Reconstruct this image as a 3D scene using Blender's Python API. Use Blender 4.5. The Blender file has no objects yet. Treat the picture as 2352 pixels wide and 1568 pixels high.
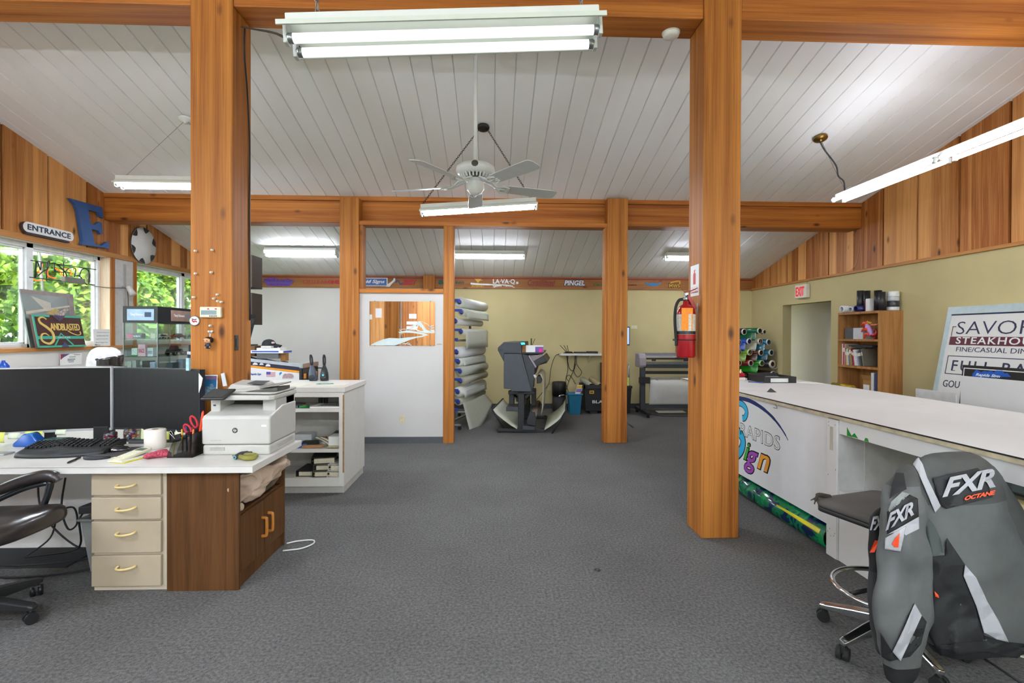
import bpy, bmesh, math, random
import numpy as np
from mathutils import Vector as V, Matrix, noise as mnoise
from mathutils.bvhtree import BVHTree
from mathutils.geometry import tessellate_polygon
R = math.radians
random.seed(7)
sc = bpy.context.scene
C = sc.collection

# ---------------------------------------------------------------- camera
FPX, PX0, PY0 = 1176.0, 1176.0, 776.0
EYE = V((0, 0, 1.5))
CAMR = (Matrix.Rotation(R(-2.1), 3, 'Z') @ Matrix.Rotation(R(90 - .4), 3, 'X') @ Matrix.Rotation(R(.2), 3, 'Z'))
cd = bpy.data.cameras.new('camera'); cam = bpy.data.objects.new('camera', cd); C.objects.link(cam)
cd.sensor_fit = 'HORIZONTAL'; cd.sensor_width = 36; cd.lens = 18.0
cd.shift_y = -8 / 2352
cd.clip_start = .05; cd.clip_end = 200
cam.matrix_world = Matrix.Translation(EYE) @ CAMR.to_4x4()
sc.camera = cam

def at(px, py, **k):
    """the point of the room seen at a pixel of the photograph, on the plane x=, y= or z="""
    d = CAMR @ V(((px - PX0) / FPX, -(py - PY0) / FPX, -1))
    (a, val), = k.items(); i = 'xyz'.index(a)
    return EYE + d * ((val - EYE[i]) / d[i])

# ---------------------------------------------------------------- world, sun, exposure
wd = bpy.data.worlds.new('sky'); sc.world = wd; wd.use_nodes = True
nt = wd.node_tree; nt.nodes.clear()
wo = nt.nodes.new('ShaderNodeOutputWorld'); bg = nt.nodes.new('ShaderNodeBackground')
bg.inputs[0].default_value = (.93, .965, 1, 1); bg.inputs[1].default_value = 3.4
nt.links.new(bg.outputs[0], wo.inputs[0])
sl = bpy.data.lights.new('sun', 'SUN'); so = bpy.data.objects.new('sun', sl); C.objects.link(so)
sl.energy = 5.0; sl.angle = R(1); sl.color = (1, .96, .88)
so.rotation_euler = (R(35), R(20), R(60)); so.location = (0, 0, 12)
so.rotation_euler = V((-.55, .25, -.8)).to_track_quat('-Z', 'Y').to_euler()
sc.view_settings.view_transform = 'Standard'; sc.view_settings.look = 'None'
sc.view_settings.exposure = 1.40; sc.view_settings.gamma = 1; sc.view_settings.use_curve_mapping = False
try:
    sc.cycles.use_denoising = True; sc.cycles.max_bounces = 8; sc.cycles.diffuse_bounces = 4
    sc.cycles.transparent_max_bounces = 12; sc.cycles.sample_clamp_indirect = 6
    sc.cycles.caustics_reflective = False; sc.cycles.caustics_refractive = False
except Exception: pass
TUBE = 58.0            # radiance of the fluorescent tubes

# ---------------------------------------------------------------- materials
def hx(h):
    h = h.lstrip('#'); o = []
    for i in (0, 2, 4):
        c = int(h[i:i+2], 16) / 255
        o.append(c / 12.92 if c <= .04045 else ((c + .055) / 1.055) ** 2.4)
    return (*o, 1)
MATS = {}
def nn(t, typ, **k):
    n = t.nodes.new(typ)
    for a, b in k.items(): setattr(n, a, b)
    return n
def mk(name):
    m = bpy.data.materials.new(name); m.use_nodes = True
    t = m.node_tree; b = t.nodes['Principled BSDF']
    return m, t, b
def mat(h, rough=.5, metal=0, var=.07, scale=14, bump=0, bscale=200, emit=None, es=0, alpha=1, trans=0, coat=0, spec=.5):
    """plain surface with a soft procedural mottle"""
    key = (h, rough, metal, var, scale, bump, bscale, emit, es, alpha, trans, coat, spec)
    if key in MATS: return MATS[key]
    m, t, b = mk('surface_' + h.strip('#'))
    c = hx(h)
    tc = nn(t, 'ShaderNodeTexCoord'); no = nn(t, 'ShaderNodeTexNoise'); no.inputs['Scale'].default_value = scale; no.inputs['Detail'].default_value = 3
    t.links.new(tc.outputs['Object'], no.inputs['Vector'])
    r = nn(t, 'ShaderNodeValToRGB')
    r.color_ramp.elements[0].position = .3; r.color_ramp.elements[1].position = .7
    r.color_ramp.elements[0].color = tuple(x * (1 - var) for x in c[:3]) + (1,)
    r.color_ramp.elements[1].color = tuple(min(1, x * (1 + var)) for x in c[:3]) + (1,)
    t.links.new(no.outputs['Fac'], r.inputs[0]); t.links.new(r.outputs[0], b.inputs['Base Color'])
    b.inputs['Roughness'].default_value = rough; b.inputs['Metallic'].default_value = metal
    b.inputs['Specular IOR Level'].default_value = spec
    if coat: b.inputs['Coat Weight'].default_value = coat; b.inputs['Coat Roughness'].default_value = .08
    if alpha < 1: b.inputs['Alpha'].default_value = alpha
    if trans: b.inputs['Transmission Weight'].default_value = trans
    if emit: b.inputs['Emission Color'].default_value = hx(emit); b.inputs['Emission Strength'].default_value = es
    if bump:
        n2 = nn(t, 'ShaderNodeTexNoise'); n2.inputs['Scale'].default_value = bscale; n2.inputs['Detail'].default_value = 2
        t.links.new(tc.outputs['Object'], n2.inputs['Vector'])
        bp = nn(t, 'ShaderNodeBump'); bp.inputs['Strength'].default_value = bump; bp.inputs['Distance'].default_value = .004
        t.links.new(n2.outputs['Fac'], bp.inputs['Height']); t.links.new(bp.outputs[0], b.inputs['Normal'])
    MATS[key] = m
    return m
def wood(name, dark, light, axis='z', across=7, along=.5, rough=.55, knots=.0, island=.35, contrast=(.3, .72), bump=.25, saw=0):
    m, t, b = mk(name); L = t.links.new
    tc = nn(t, 'ShaderNodeTexCoord'); geo = nn(t, 'ShaderNodeNewGeometry')
    mul = nn(t, 'ShaderNodeMath', operation='MULTIPLY'); mul.inputs[1].default_value = 41.3; L(geo.outputs['Random Per Island'], mul.inputs[0])
    cmb = nn(t, 'ShaderNodeCombineXYZ')
    for i in range(3): L(mul.outputs[0], cmb.inputs[i])
    add = nn(t, 'ShaderNodeVectorMath', operation='ADD'); L(tc.outputs['Object'], add.inputs[0]); L(cmb.outputs[0], add.inputs[1])
    def mp(ac, al):
        n = nn(t, 'ShaderNodeMapping'); s = [ac] * 3; s['xyz'.index(axis)] = al
        n.inputs['Scale'].default_value = s; L(add.outputs[0], n.inputs['Vector']); return n
    n1 = nn(t, 'ShaderNodeTexNoise'); n1.inputs['Scale'].default_value = 1; n1.inputs['Detail'].default_value = 5; n1.inputs['Distortion'].default_value = .8
    L(mp(across, along).outputs[0], n1.inputs['Vector'])
    n2 = nn(t, 'ShaderNodeTexNoise'); n2.inputs['Scale'].default_value = 1; n2.inputs['Detail'].default_value = 3
    L(mp(across * 14, along * 6).outputs[0], n2.inputs['Vector'])
    r = nn(t, 'ShaderNodeValToRGB'); e = r.color_ramp.elements
    e[0].position, e[1].position = contrast; e[0].color = hx(dark); e[1].color = hx(light)
    mix = nn(t, 'ShaderNodeMath', operation='MULTIPLY_ADD'); mix.inputs[1].default_value = .5; L(n2.outputs['Fac'], mix.inputs[0])
    sub = nn(t, 'ShaderNodeMath', operation='MULTIPLY_ADD'); sub.inputs[1].default_value = .85; sub.inputs[2].default_value = -.17; L(n1.outputs['Fac'], sub.inputs[0])
    L(sub.outputs[0], mix.inputs[2])
    isl = nn(t, 'ShaderNodeMath', operation='MULTIPLY_ADD'); isl.inputs[1].default_value = island; L(geo.outputs['Random Per Island'], isl.inputs[0])
    s2 = nn(t, 'ShaderNodeMath', operation='SUBTRACT'); s2.inputs[1].default_value = island / 2; L(mix.outputs[0], s2.inputs[0]); L(s2.outputs[0], isl.inputs[2])
    L(isl.outputs[0], r.inputs[0]); out = r.outputs[0]
    if knots:
        vo = nn(t, 'ShaderNodeTexVoronoi'); vo.inputs['Scale'].default_value = 1; vo.inputs['Randomness'].default_value = 1
        mk_ = mp(4.2, 1.9); L(mk_.outputs[0], vo.inputs['Vector'])
        kr = nn(t, 'ShaderNodeValToRGB'); k = kr.color_ramp.elements
        k[0].position = .04; k[1].position = .13; k[0].color = (knots, knots, knots, 1); k[1].color = (0, 0, 0, 1)
        L(vo.outputs['Distance'], kr.inputs[0])
        mx = nn(t, 'ShaderNodeMix', data_type='RGBA'); L(kr.outputs[0], mx.inputs[0]); L(out, mx.inputs[6]); mx.inputs[7].default_value = hx('3a1c0a'); out = mx.outputs[2]
    L(out, b.inputs['Base Color']); b.inputs['Roughness'].default_value = rough; b.inputs['Specular IOR Level'].default_value = .3
    bp = nn(t, 'ShaderNodeBump'); bp.inputs['Strength'].default_value = bump; bp.inputs['Distance'].default_value = .004
    L(n2.outputs['Fac'], bp.inputs['Height']); L(bp.outputs[0], b.inputs['Normal'])
    return m
def glow(name, col, s):
    m = bpy.data.materials.new(name); m.use_nodes = True; t = m.node_tree; t.nodes.clear()
    o = nn(t, 'ShaderNodeOutputMaterial'); e = nn(t, 'ShaderNodeEmission'); e.inputs[0].default_value = hx(col); e.inputs[1].default_value = s
    t.links.new(e.outputs[0], o.inputs[0]); return m
def pane_mat(name, tint='f4faf8', refl=.5):
    m = bpy.data.materials.new(name); m.use_nodes = True; t = m.node_tree; t.nodes.clear()
    o = nn(t, 'ShaderNodeOutputMaterial'); tr = nn(t, 'ShaderNodeBsdfTransparent'); tr.inputs[0].default_value = hx(tint)
    g = nn(t, 'ShaderNodeBsdfGlossy'); g.inputs['Roughness'].default_value = .02
    f = nn(t, 'ShaderNodeFresnel'); f.inputs[0].default_value = 1.45
    mu = nn(t, 'ShaderNodeMath', operation='MULTIPLY'); mu.inputs[1].default_value = refl
    mx = nn(t, 'ShaderNodeMixShader')
    t.links.new(f.outputs[0], mu.inputs[0]); t.links.new(mu.outputs[0], mx.inputs[0])
    t.links.new(tr.outputs[0], mx.inputs[1]); t.links.new(g.outputs[0], mx.inputs[2]); t.links.new(mx.outputs[0], o.inputs[0])
    return m
GLASS = pane_mat('window_glass')
CLEAR = pane_mat('clear_plastic', 'e6eef0', .8)
SMOKE = pane_mat('smoked_plastic', 'cfcfcf', .8)
CEDAR_V = wood('cedar_upright', '#84450f', '#c9843a', 'z', 15, .35, knots=.9, island=.1, contrast=(.26, .74))
CEDAR_X = wood('cedar_beam', '#87440f', '#cb8138', 'x', 15, .35, knots=.9, island=.1, contrast=(.26, .74))
CEDAR_W = wood('cedar_wall_boards', '#96541f', '#e6a764', 'z', 12, .4, knots=.9, island=.6, contrast=(.2, .82))
CEDAR_T = wood('cedar_trim_y', '#a8703a', '#c98f54', 'y', 7, .6, island=.15)
FASCIA = wood('sign_fascia', '#875328', '#ad7742', 'x', 6, .5, knots=.7, island=.1)
OAK = wood('oak_veneer', '#8f5e30', '#b37f4a', 'z', 16, .8, island=.05, contrast=(.32, .62), bump=.05)
BROWN = wood('brown_woodgrain_laminate', '#42270d', '#5f3d1e', 'z', 22, .9, island=.03, contrast=(.3, .66), bump=.03)
BROWN_Y = wood('brown_woodgrain_doors', '#4a2c10', '#68431f', 'z', 26, 1.0, island=.06, contrast=(.3, .66), bump=.03)
WHITE_LAM = mat('#d9d5cf', .35, var=.03); CREAM = mat('#c9bca6', .5, var=.06, scale=5)
BLACK = mat('#141416', .45); BLACKM = mat('#1b1c1f', .6, bump=.2, bscale=400); RUBBER = mat('#121212', .7)
CHROME = mat('#d8dade', .12, 1, var=.02); STEEL = mat('#9a9c9e', .35, 1, var=.03); DKGREY = mat('#3a3d42', .5)
WHITE = mat('#e6e6e4', .45, var=.02); PAPER = mat('#efeeea', .8, var=.02); OFFW = mat('#d4d0c6', .6, var=.03)
CARD = mat('#a5763f', .8, var=.08); RED = mat('#9c0f17', .35); BRASS = mat('#8a6a30', .3, .9)
TUBEM = glow('fluorescent_tube', '#e9f2ff', TUBE); TUBED = glow('fluorescent_tube_dimmed', '#f4fbf8', .55); TUBEB = glow('fluorescent_tube_far', '#eef3ff', 26.0); TUBER = glow('fluorescent_tube_bright', '#eef3ff', 10.0); TUBEF = glow('added_fill_tube', '#e9f2ff', 104.0)  # TUBED dimmed to keep tubes distinct; TUBEF drives lamps added for fill light

# ---------------------------------------------------------------- mesh builder
WL = {}
def lerp(a, b, t): return a + (b - a) * t
class MB:
    def __init__(s): s.v = []; s.f = []; s.mi = []; s.sm = []; s.ms = []; s.cur = 0; s.X = None
    def use(s, m):
        if m not in s.ms: s.ms.append(m)
        s.cur = s.ms.index(m); return s
    def add(s, vs, fs, smooth=False):
        o = len(s.v)
        for p in vs:
            p = V(p)
            s.v.append(s.X @ p if s.X else p)
        for f in fs: s.f.append([i + o for i in f]); s.mi.append(s.cur); s.sm.append(smooth)
        return s
    def box(s, x0, x1, y0, y1, z0, z1):
        return s.add([(x0,y0,z0),(x1,y0,z0),(x1,y1,z0),(x0,y1,z0),(x0,y0,z1),(x1,y0,z1),(x1,y1,z1),(x0,y1,z1)],
                     [(0,3,2,1),(4,5,6,7),(0,1,5,4),(1,2,6,5),(2,3,7,6),(3,0,4,7)])
    def hexa(s, b, t):
        """eight corners: bottom ring b and top ring t of four points"""
        return s.add(list(b) + list(t), [(3,2,1,0),(4,5,6,7),(0,1,5,4),(1,2,6,5),(2,3,7,6),(3,0,4,7)])
    def slab(s, o, ux, uy, uz):
        o, ux, uy, uz = V(o), V(ux), V(uy), V(uz)
        return s.hexa([o, o+ux, o+ux+uy, o+uy], [o+uz, o+ux+uz, o+ux+uy+uz, o+uy+uz])
    def prism(s, pts, vec):
        n = len(pts); vec = V(vec); a = [V(p) for p in pts]; b = [p + vec for p in a]
        return s.add(a + b, [list(range(n))[::-1], list(range(n, 2*n))] + [(i, (i+1) % n, n+(i+1) % n, n+i) for i in range(n)])
    def loft(s, rings, caps=True, closed=True, smooth=True, mfn=None):
        n = len(rings[0]); o = len(s.v); vs = [p for r in rings for p in r]; c0 = s.cur
        s.add(vs, [], smooth)
        for i in range(len(rings) - 1):
            for j in range(n if closed else n - 1):
                if mfn: s.use(mfn(i, j))
                k = (j + 1) % n
                s.f.append([o+i*n+j, o+i*n+k, o+(i+1)*n+k, o+(i+1)*n+j]); s.mi.append(s.cur); s.sm.append(smooth)
        if caps:
            for i, rv in ((0, True), (len(rings)-1, False)):
                if mfn: s.use(mfn(min(i, len(rings)-2), 0))
                f = [o+i*n+j for j in range(n)]
                s.f.append(f[::-1] if rv else f); s.mi.append(s.cur); s.sm.append(False)
        if not mfn: s.cur = c0
        return s
    def ring(s, c, r, ax, n=16, r2=None, ph=0):
        ax = V(ax).normalized(); t = V((0,0,1)) if abs(ax.z) < .9 else V((1,0,0))
        u = ax.cross(t).normalized(); w = ax.cross(u)
        return [V(c) + u * (r * math.cos(ph + 2*math.pi*i/n)) + w * ((r2 or r) * math.sin(ph + 2*math.pi*i/n)) for i in range(n)]
    def cyl(s, p0, p1, r0, r1=None, n=20, caps=True, smooth=True):
        p0, p1 = V(p0), V(p1); r1 = r0 if r1 is None else r1; ax = p1 - p0
        return s.loft([s.ring(p0, r0, ax, n), s.ring(p1, r1, ax, n)], caps, True, smooth)
    def pipe(s, p0, p1, r, ri, n=24):
        p0, p1 = V(p0), V(p1); ax = p1 - p0
        return s.loft([s.ring(p0, ri, ax, n), s.ring(p0, r, ax, n), s.ring(p1, r, ax, n), s.ring(p1, ri, ax, n), s.ring(p0, ri, ax, n)], False, True, True)
    def lathe(s, prof, c, ax=(0,0,1), n=24, caps=True):
        ax = V(ax).normalized(); c = V(c)
        return s.loft([s.ring(c + ax * z, max(r, 1e-4), ax, n) for r, z in prof], caps)
    def tube(s, pts, r, n=8, closed=False, caps=True, sub=0):
        pts = [V(p) for p in pts]
        if sub: pts = smooth_path(pts, sub, closed)
        rs = r if isinstance(r, (list, tuple)) else None; rings = []; prev = None; N = len(pts)
        for i, p in enumerate(pts):
            a = pts[i-1] if (i or closed) else p; b = pts[(i+1) % N] if (i < N-1 or closed) else p
            t = (b - a); t = t.normalized() if t.length > 1e-9 else V((0,0,1))
            if prev is None: u = t.orthogonal().normalized()
            else:
                u = prev - t * prev.dot(t); u = u.normalized() if u.length > 1e-6 else t.orthogonal().normalized()
            prev = u; w = t.cross(u); rr = rs[min(int(i*len(rs)/N), len(rs)-1)] if rs else r
            rings.append([p + u*(rr*math.cos(2*math.pi*k/n)) + w*(rr*math.sin(2*math.pi*k/n)) for k in range(n)])
        if closed: rings.append(rings[0]); caps = False
        return s.loft(rings, caps)
    def ell(s, c, r, n=18, m=12, ax=None):
        c = V(c); M = (ax.to_matrix() if hasattr(ax, 'to_matrix') else ax) if ax is not None else Matrix.Identity(3)
        vs = [c + M @ V((0,0,-r[2]))]; fs = []
        for i in range(1, m):
            th = math.pi * i / m
            for j in range(n):
                ph = 2*math.pi*j/n; vs.append(c + M @ V((r[0]*math.sin(th)*math.cos(ph), r[1]*math.sin(th)*math.sin(ph), -r[2]*math.cos(th))))
        vs.append(c + M @ V((0,0,r[2]))); L = len(vs)-1
        for j in range(n): fs.append((0, 1+(j+1) % n, 1+j)); fs.append((L, L-n+j, L-n+(j+1) % n))
        for i in range(m-2):
            for j in range(n): a = 1+i*n; fs.append((a+j, a+(j+1) % n, a+n+(j+1) % n, a+n+j))
        return s.add(vs, fs, True)
    def grid(s, fn, nu, nv, smooth=True):
        vs = [fn(i/nu, j/nv) for j in range(nv+1) for i in range(nu+1)]
        return s.add(vs, [(j*(nu+1)+i, j*(nu+1)+i+1, (j+1)*(nu+1)+i+1, (j+1)*(nu+1)+i) for j in range(nv) for i in range(nu)], smooth)
    def text(s, body, o, X, Y, w=None, h=None, th=.002, bold=0, shear=0, size=None, center=False, sp=1):
        vs, fs = text_mesh(body, bold, shear, sp)
        if not vs: return s
        x0 = min(p[0] for p in vs); x1 = max(p[0] for p in vs); y0 = min(p[1] for p in vs); y1 = max(p[1] for p in vs)
        if h is None: h = size if size else w * (y1-y0) / (x1-x0)
        if w is None: w = h * (x1-x0) / (y1-y0)
        X, Y = V(X).normalized(), V(Y).normalized(); Z = X.cross(Y); o = V(o)
        if center: o = o - X*(w/2)
        return s.add([o + X*((p[0]-x0)/(x1-x0)*w) + Y*((p[1]-y0)/(y1-y0)*h) + Z*((p[2]+.5)*th) for p in vs], fs)
    def poly(s, pts2, o, X, Y, th=.002):
        """flat shape with thickness th, outline pts2 in the frame o, X, Y"""
        X, Y = V(X), V(Y); Z = X.cross(Y).normalized(); o = V(o)
        P = [o + X*a + Y*b for a, b in pts2]
        tris = tessellate_polygon([[V((a, b, 0)) for a, b in pts2]]); n = len(P)
        top = [p + Z*th for p in P]
        fs = []
        for t in tris:
            a, b, c = t; nz = (pts2[b][0]-pts2[a][0])*(pts2[c][1]-pts2[a][1]) - (pts2[b][1]-pts2[a][1])*(pts2[c][0]-pts2[a][0])
            if nz < 0: t = (a, c, b)
            fs.append(tuple(i+n for i in t)); fs.append(tuple(t[::-1]))
        ar = sum(pts2[i][0]*pts2[(i+1) % n][1] - pts2[(i+1) % n][0]*pts2[i][1] for i in range(n))
        for i in range(n):
            k = (i+1) % n; fs.append((i, k, n+k, n+i) if ar > 0 else (k, i, n+i, n+k))
        return s.add(P + top, fs)
    def stroke(s, pts2, wd, o, X, Y, th=.002, closed=False, sub=0):
        """a flat ribbon of width wd along a 2-D path"""
        p = [V((a, b, 0)) for a, b in pts2]
        if sub: p = smooth_path(p, sub, closed)
        N = len(p); l = []; r = []
        for i in range(N):
            a = p[i-1] if (i or closed) else p[i]; b = p[(i+1) % N] if (i < N-1 or closed) else p[i]
            t = (b - a).normalized(); nrm = V((-t.y, t.x, 0)); k = wd[min(int(i*len(wd)/N), len(wd)-1)] if isinstance(wd, (list, tuple)) else wd
            l.append(p[i] + nrm*k/2); r.append(p[i] - nrm*k/2)
        X, Y = V(X), V(Y); Z = X.cross(Y).normalized(); o = V(o); f = lambda q, z: o + X*q.x + Y*q.y + Z*z
        for i in range(N if closed else N-1):
            k = (i+1) % N
            s.hexa([f(r[i],0), f(r[k],0), f(l[k],0), f(l[i],0)], [f(r[i],th), f(r[k],th), f(l[k],th), f(l[i],th)])
        return s
    def build(s, name, m=None, parent=None, bev=0, seg=2, sub=0, solid=0, label=None, cat=None, group=None, kind=None, org=None):
        if m is not None and not s.ms: s.ms = [m]
        if parent is not None: o = WL[parent]
        elif org is not None: o = V(org)
        else:
            a = np.array([tuple(p) for p in s.v]); lo, hi = a.min(0), a.max(0); o = V(((lo[0]+hi[0])/2, (lo[1]+hi[1])/2, lo[2]))
        me = bpy.data.meshes.new(name); me.from_pydata([tuple(p - o) for p in s.v], [], s.f); me.validate(clean_customdata=False)
        for q in s.ms: me.materials.append(q)
        if len(me.polygons) == len(s.mi):
            me.polygons.foreach_set('material_index', s.mi); me.polygons.foreach_set('use_smooth', s.sm)
        me.update()
        ob = bpy.data.objects.new(name, me); C.objects.link(ob)
        if parent is not None: ob.parent = parent; WL[ob] = o
        else: ob.location = o; WL[ob] = o
        if solid:
            d = ob.modifiers.new('s', 'SOLIDIFY'); d.thickness = solid; d.offset = 0
        if bev:
            d = ob.modifiers.new('b', 'BEVEL'); d.width = bev; d.segments = seg; d.limit_method = 'ANGLE'; d.angle_limit = R(40)
            d.harden_normals = False
        if sub:
            d = ob.modifiers.new('u', 'SUBSURF'); d.levels = sub; d.render_levels = sub
        if label: ob['label'] = label
        if cat: ob['category'] = cat
        if group: ob['group'] = group
        if kind: ob['kind'] = kind
        return ob
def smooth_path(pts, sub, closed=False):
    out = []; n = len(pts)
    for i in range(n if closed else n-1):
        p1, p2 = pts[i], pts[(i+1) % n]
        p0 = pts[i-1] if (i or closed) else p1*2 - p2
        p3 = pts[(i+2) % n] if (i+2 < n or closed) else p2*2 - p1
        for k in range(sub):
            t = k/sub; out.append(.5*((2*p1) + (p2-p0)*t + (2*p0-5*p1+4*p2-p3)*t*t + (3*p1-p0-3*p2+p3)*t**3))
    if not closed: out.append(pts[-1])
    return out
TXT = {}
def text_mesh(body, bold, shear, sp):
    k = (body, bold, shear, sp)
    if k in TXT: return TXT[k]
    cu = bpy.data.curves.new('t', 'FONT'); cu.body = body; cu.offset = bold; cu.shear = shear; cu.space_character = sp
    cu.extrude = .5; cu.resolution_u = 3
    ob = bpy.data.objects.new('t', cu); C.objects.link(ob); dg = bpy.context.evaluated_depsgraph_get(); dg.update()
    e = ob.evaluated_get(dg); me = e.to_mesh()
    r = ([tuple(v.co) for v in me.vertices], [tuple(p.vertices) for p in me.polygons])
    e.to_mesh_clear(); bpy.data.objects.remove(ob); bpy.data.curves.remove(cu)
    TXT[k] = r; return r
def thing(name, label, cat, loc=(0,0,0), rz=0, group=None, local=False):
    o = bpy.data.objects.new(name, None); C.objects.link(o); o.location = loc; o.rotation_euler = (0,0,rz); o.empty_display_size = .1
    o['label'] = label; o['category'] = cat
    if group: o['group'] = group
    WL[o] = V((0,0,0)) if (local or rz) else V(loc)
    return o
def dup(o, loc=None, rz=None, label=None, group=None, parent=None, rot=None):
    c = o.copy(); C.objects.link(c); WL[c] = WL[o]
    if parent is not None: c.parent = parent
    if loc is not None: c.location = loc
    if rz is not None: c.rotation_euler = (0,0,rz)
    if rot is not None: c.rotation_euler = rot
    if label: c['label'] = label
    if group: c['group'] = group
    for ch in list(o.children): dup(ch, parent=c)
    return c
def box(name, m, x0, x1, y0, y1, z0, z1, parent=None, bev=0, **k):
    return MB().box(x0,x1,y0,y1,z0,z1).build(name, m, parent, bev=bev, **k)
XP, XN, YP, YN, ZP = V((1,0,0)), V((-1,0,0)), V((0,1,0)), V((0,-1,0)), V((0,0,1))
# ================================================================ the setting
XL, XR, YB, YF = -5.33, 5.314, 10.35, -2.65
RIDGE = 3.85
def ceil_z(y): return 2.66 + .24 * (YB - y) if y >= RIDGE else 2.66 + .24 * (y - YF)
def S(mb, name, m=None, **k): return mb.build(name, m, kind='structure', **k)
def speckle(name, base, dark, light, fine=700, bump=.5, stain=.25):
    m, t, b = mk(name); L = t.links.new
    tc = nn(t, 'ShaderNodeTexCoord')
    n1 = nn(t, 'ShaderNodeTexNoise'); n1.inputs['Scale'].default_value = fine; n1.inputs['Detail'].default_value = 1; L(tc.outputs['Object'], n1.inputs['Vector'])
    n3 = nn(t, 'ShaderNodeTexNoise'); n3.inputs['Scale'].default_value = fine*.22; n3.inputs['Detail'].default_value = 2; L(tc.outputs['Object'], n3.inputs['Vector'])
    av = nn(t, 'ShaderNodeMath', operation='ADD'); L(n1.outputs['Fac'], av.inputs[0]); L(n3.outputs['Fac'], av.inputs[1])
    hf = nn(t, 'ShaderNodeMath', operation='MULTIPLY'); hf.inputs[1].default_value = .5; L(av.outputs[0], hf.inputs[0])
    r = nn(t, 'ShaderNodeValToRGB'); e = r.color_ramp.elements
    e[0].position = .36; e[1].position = .64; e[0].color = hx(dark); e[1].color = hx(light)
    L(hf.outputs[0], r.inputs[0])
    n2 = nn(t, 'ShaderNodeTexNoise'); n2.inputs['Scale'].default_value = .9; n2.inputs['Detail'].default_value = 5; n2.inputs['Roughness'].default_value = .65; L(tc.outputs['Object'], n2.inputs['Vector'])
    r2 = nn(t, 'ShaderNodeValToRGB'); e = r2.color_ramp.elements; e[0].position = .34; e[1].position = .6
    e[0].color = (1-stain,)*3 + (1,); e[1].color = (1, 1, 1, 1); L(n2.outputs['Fac'], r2.inputs[0])
    mx = nn(t, 'ShaderNodeMix', data_type='RGBA', blend_type='MULTIPLY'); mx.inputs[0].default_value = 1
    L(r.outputs[0], mx.inputs[6]); L(r2.outputs[0], mx.inputs[7]); L(mx.outputs[2], b.inputs['Base Color'])
    b.inputs['Roughness'].default_value = .95; b.inputs['Specular IOR Level'].default_value = .1
    bp = nn(t, 'ShaderNodeBump'); bp.inputs['Strength'].default_value = bump; bp.inputs['Distance'].default_value = .006
    L(hf.outputs[0], bp.inputs['Height']); L(bp.outputs[0], b.inputs['Normal'])
    return m
CARPET = speckle('grey_carpet', '', '#4a4948', '#7a7877', 300, .6, .16)
def wallpaint(name, h, var=.04): return mat(h, .85, var=var, scale=2.2, bump=.25, bscale=120, spec=.2)
YELLOW = wallpaint('y', '#c6b88a'); WWALL = wallpaint('w', '#dcd8d4', .02); HALL = wallpaint('h', '#d8d3c6', .02)
m_, t_, b_ = mk('white_painted_planks'); gg = nn(t_, 'ShaderNodeNewGeometry'); rr_ = nn(t_, 'ShaderNodeValToRGB')
rr_.color_ramp.elements[0].color = hx('#f1f0ef'); rr_.color_ramp.elements[1].color = hx('#f6f5f4')
t_.links.new(gg.outputs['Random Per Island'], rr_.inputs[0]); t_.links.new(rr_.outputs[0], b_.inputs['Base Color']); b_.inputs['Roughness'].default_value = .6
tc_ = nn(t_, 'ShaderNodeTexCoord'); no_ = nn(t_, 'ShaderNodeTexNoise'); no_.inputs['Scale'].default_value = 60; bp_ = nn(t_, 'ShaderNodeBump'); bp_.inputs['Strength'].default_value = .12; bp_.inputs['Distance'].default_value = .003
t_.links.new(tc_.outputs['Object'], no_.inputs['Vector']); t_.links.new(no_.outputs['Fac'], bp_.inputs['Height']); t_.links.new(bp_.outputs[0], b_.inputs['Normal'])
PLANKS = m_

S(MB().box(XL-.2, XR+1.6, YF-.2, YB+.2, -.1, 0), 'floor', CARPET, org=(0,0,0))
# ceiling: planks down both slopes, V-joints between them
c = MB(); w = .194; x = 2.337 - 40*w
while x < XR + .2:
    a, b2 = max(x, XL-.15), min(x+w, XR+.15)
    if b2 - a > .02:
        for (ya, yb) in ((RIDGE, YB+.1), (YF-.1, RIDGE)):
            za = 4.22 if ya == RIDGE else ceil_z(YF) - .024
            zb = 4.22 if yb == RIDGE else ceil_z(YB) - .024
            g, h = .0075, .014
            c.hexa([(a+g,ya,za),(b2-g,ya,za),(b2-g,yb,zb),(a+g,yb,zb)], [(a+.001,ya,za+h),(b2-.001,ya,za+h),(b2-.001,yb,zb+h),(a+.001,yb,zb+h)])
    x += w
za, zb = 4.234, ceil_z(YB) - .01
for (ya, z1, yb, z2) in ((RIDGE, za, YB+.1, zb), (YF-.1, zb, RIDGE, za)):
    c.hexa([(XL-.2,ya,z1),(XR+.2,ya,z1),(XR+.2,yb,z2),(XL-.2,yb,z2)], [(XL-.2,ya,z1+.1),(XR+.2,ya,z1+.1),(XR+.2,yb,z2+.1),(XL-.2,yb,z2+.1)])
S(c, 'ceiling', PLANKS)

# back wall: white on the left, yellow from the divider post on; wooden sign fascia above
b = MB(); b.use(WWALL).box(XL-.2, -1.28, YB, YB+.15, 0, 2.68); b.use(YELLOW).box(-1.28, XR+.15, YB, YB+.15, 0, 2.68)
S(b, 'wall_back')
f = MB().use(FASCIA).box(XL, XR, YB-.022, YB, 2.43, 2.665)
f.use(mat('#8c2a17', .6)).box(XL, XR, YB-.034, YB-.018, 2.612, 2.640); f.use(FASCIA).box(XL, XR, YB-.04, YB, 2.42, 2.442)
S(f, 'trim_1')
S(MB().box(-1.395, -1.165, YB-.14, YB-.001, 0, 2.67), 'trim_2', CEDAR_V, bev=.006)
S(MB().box(-1.165, XR, YB-.014, YB, 0, .10), 'baseboard_back', mat('#3d3d40', .5))

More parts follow.
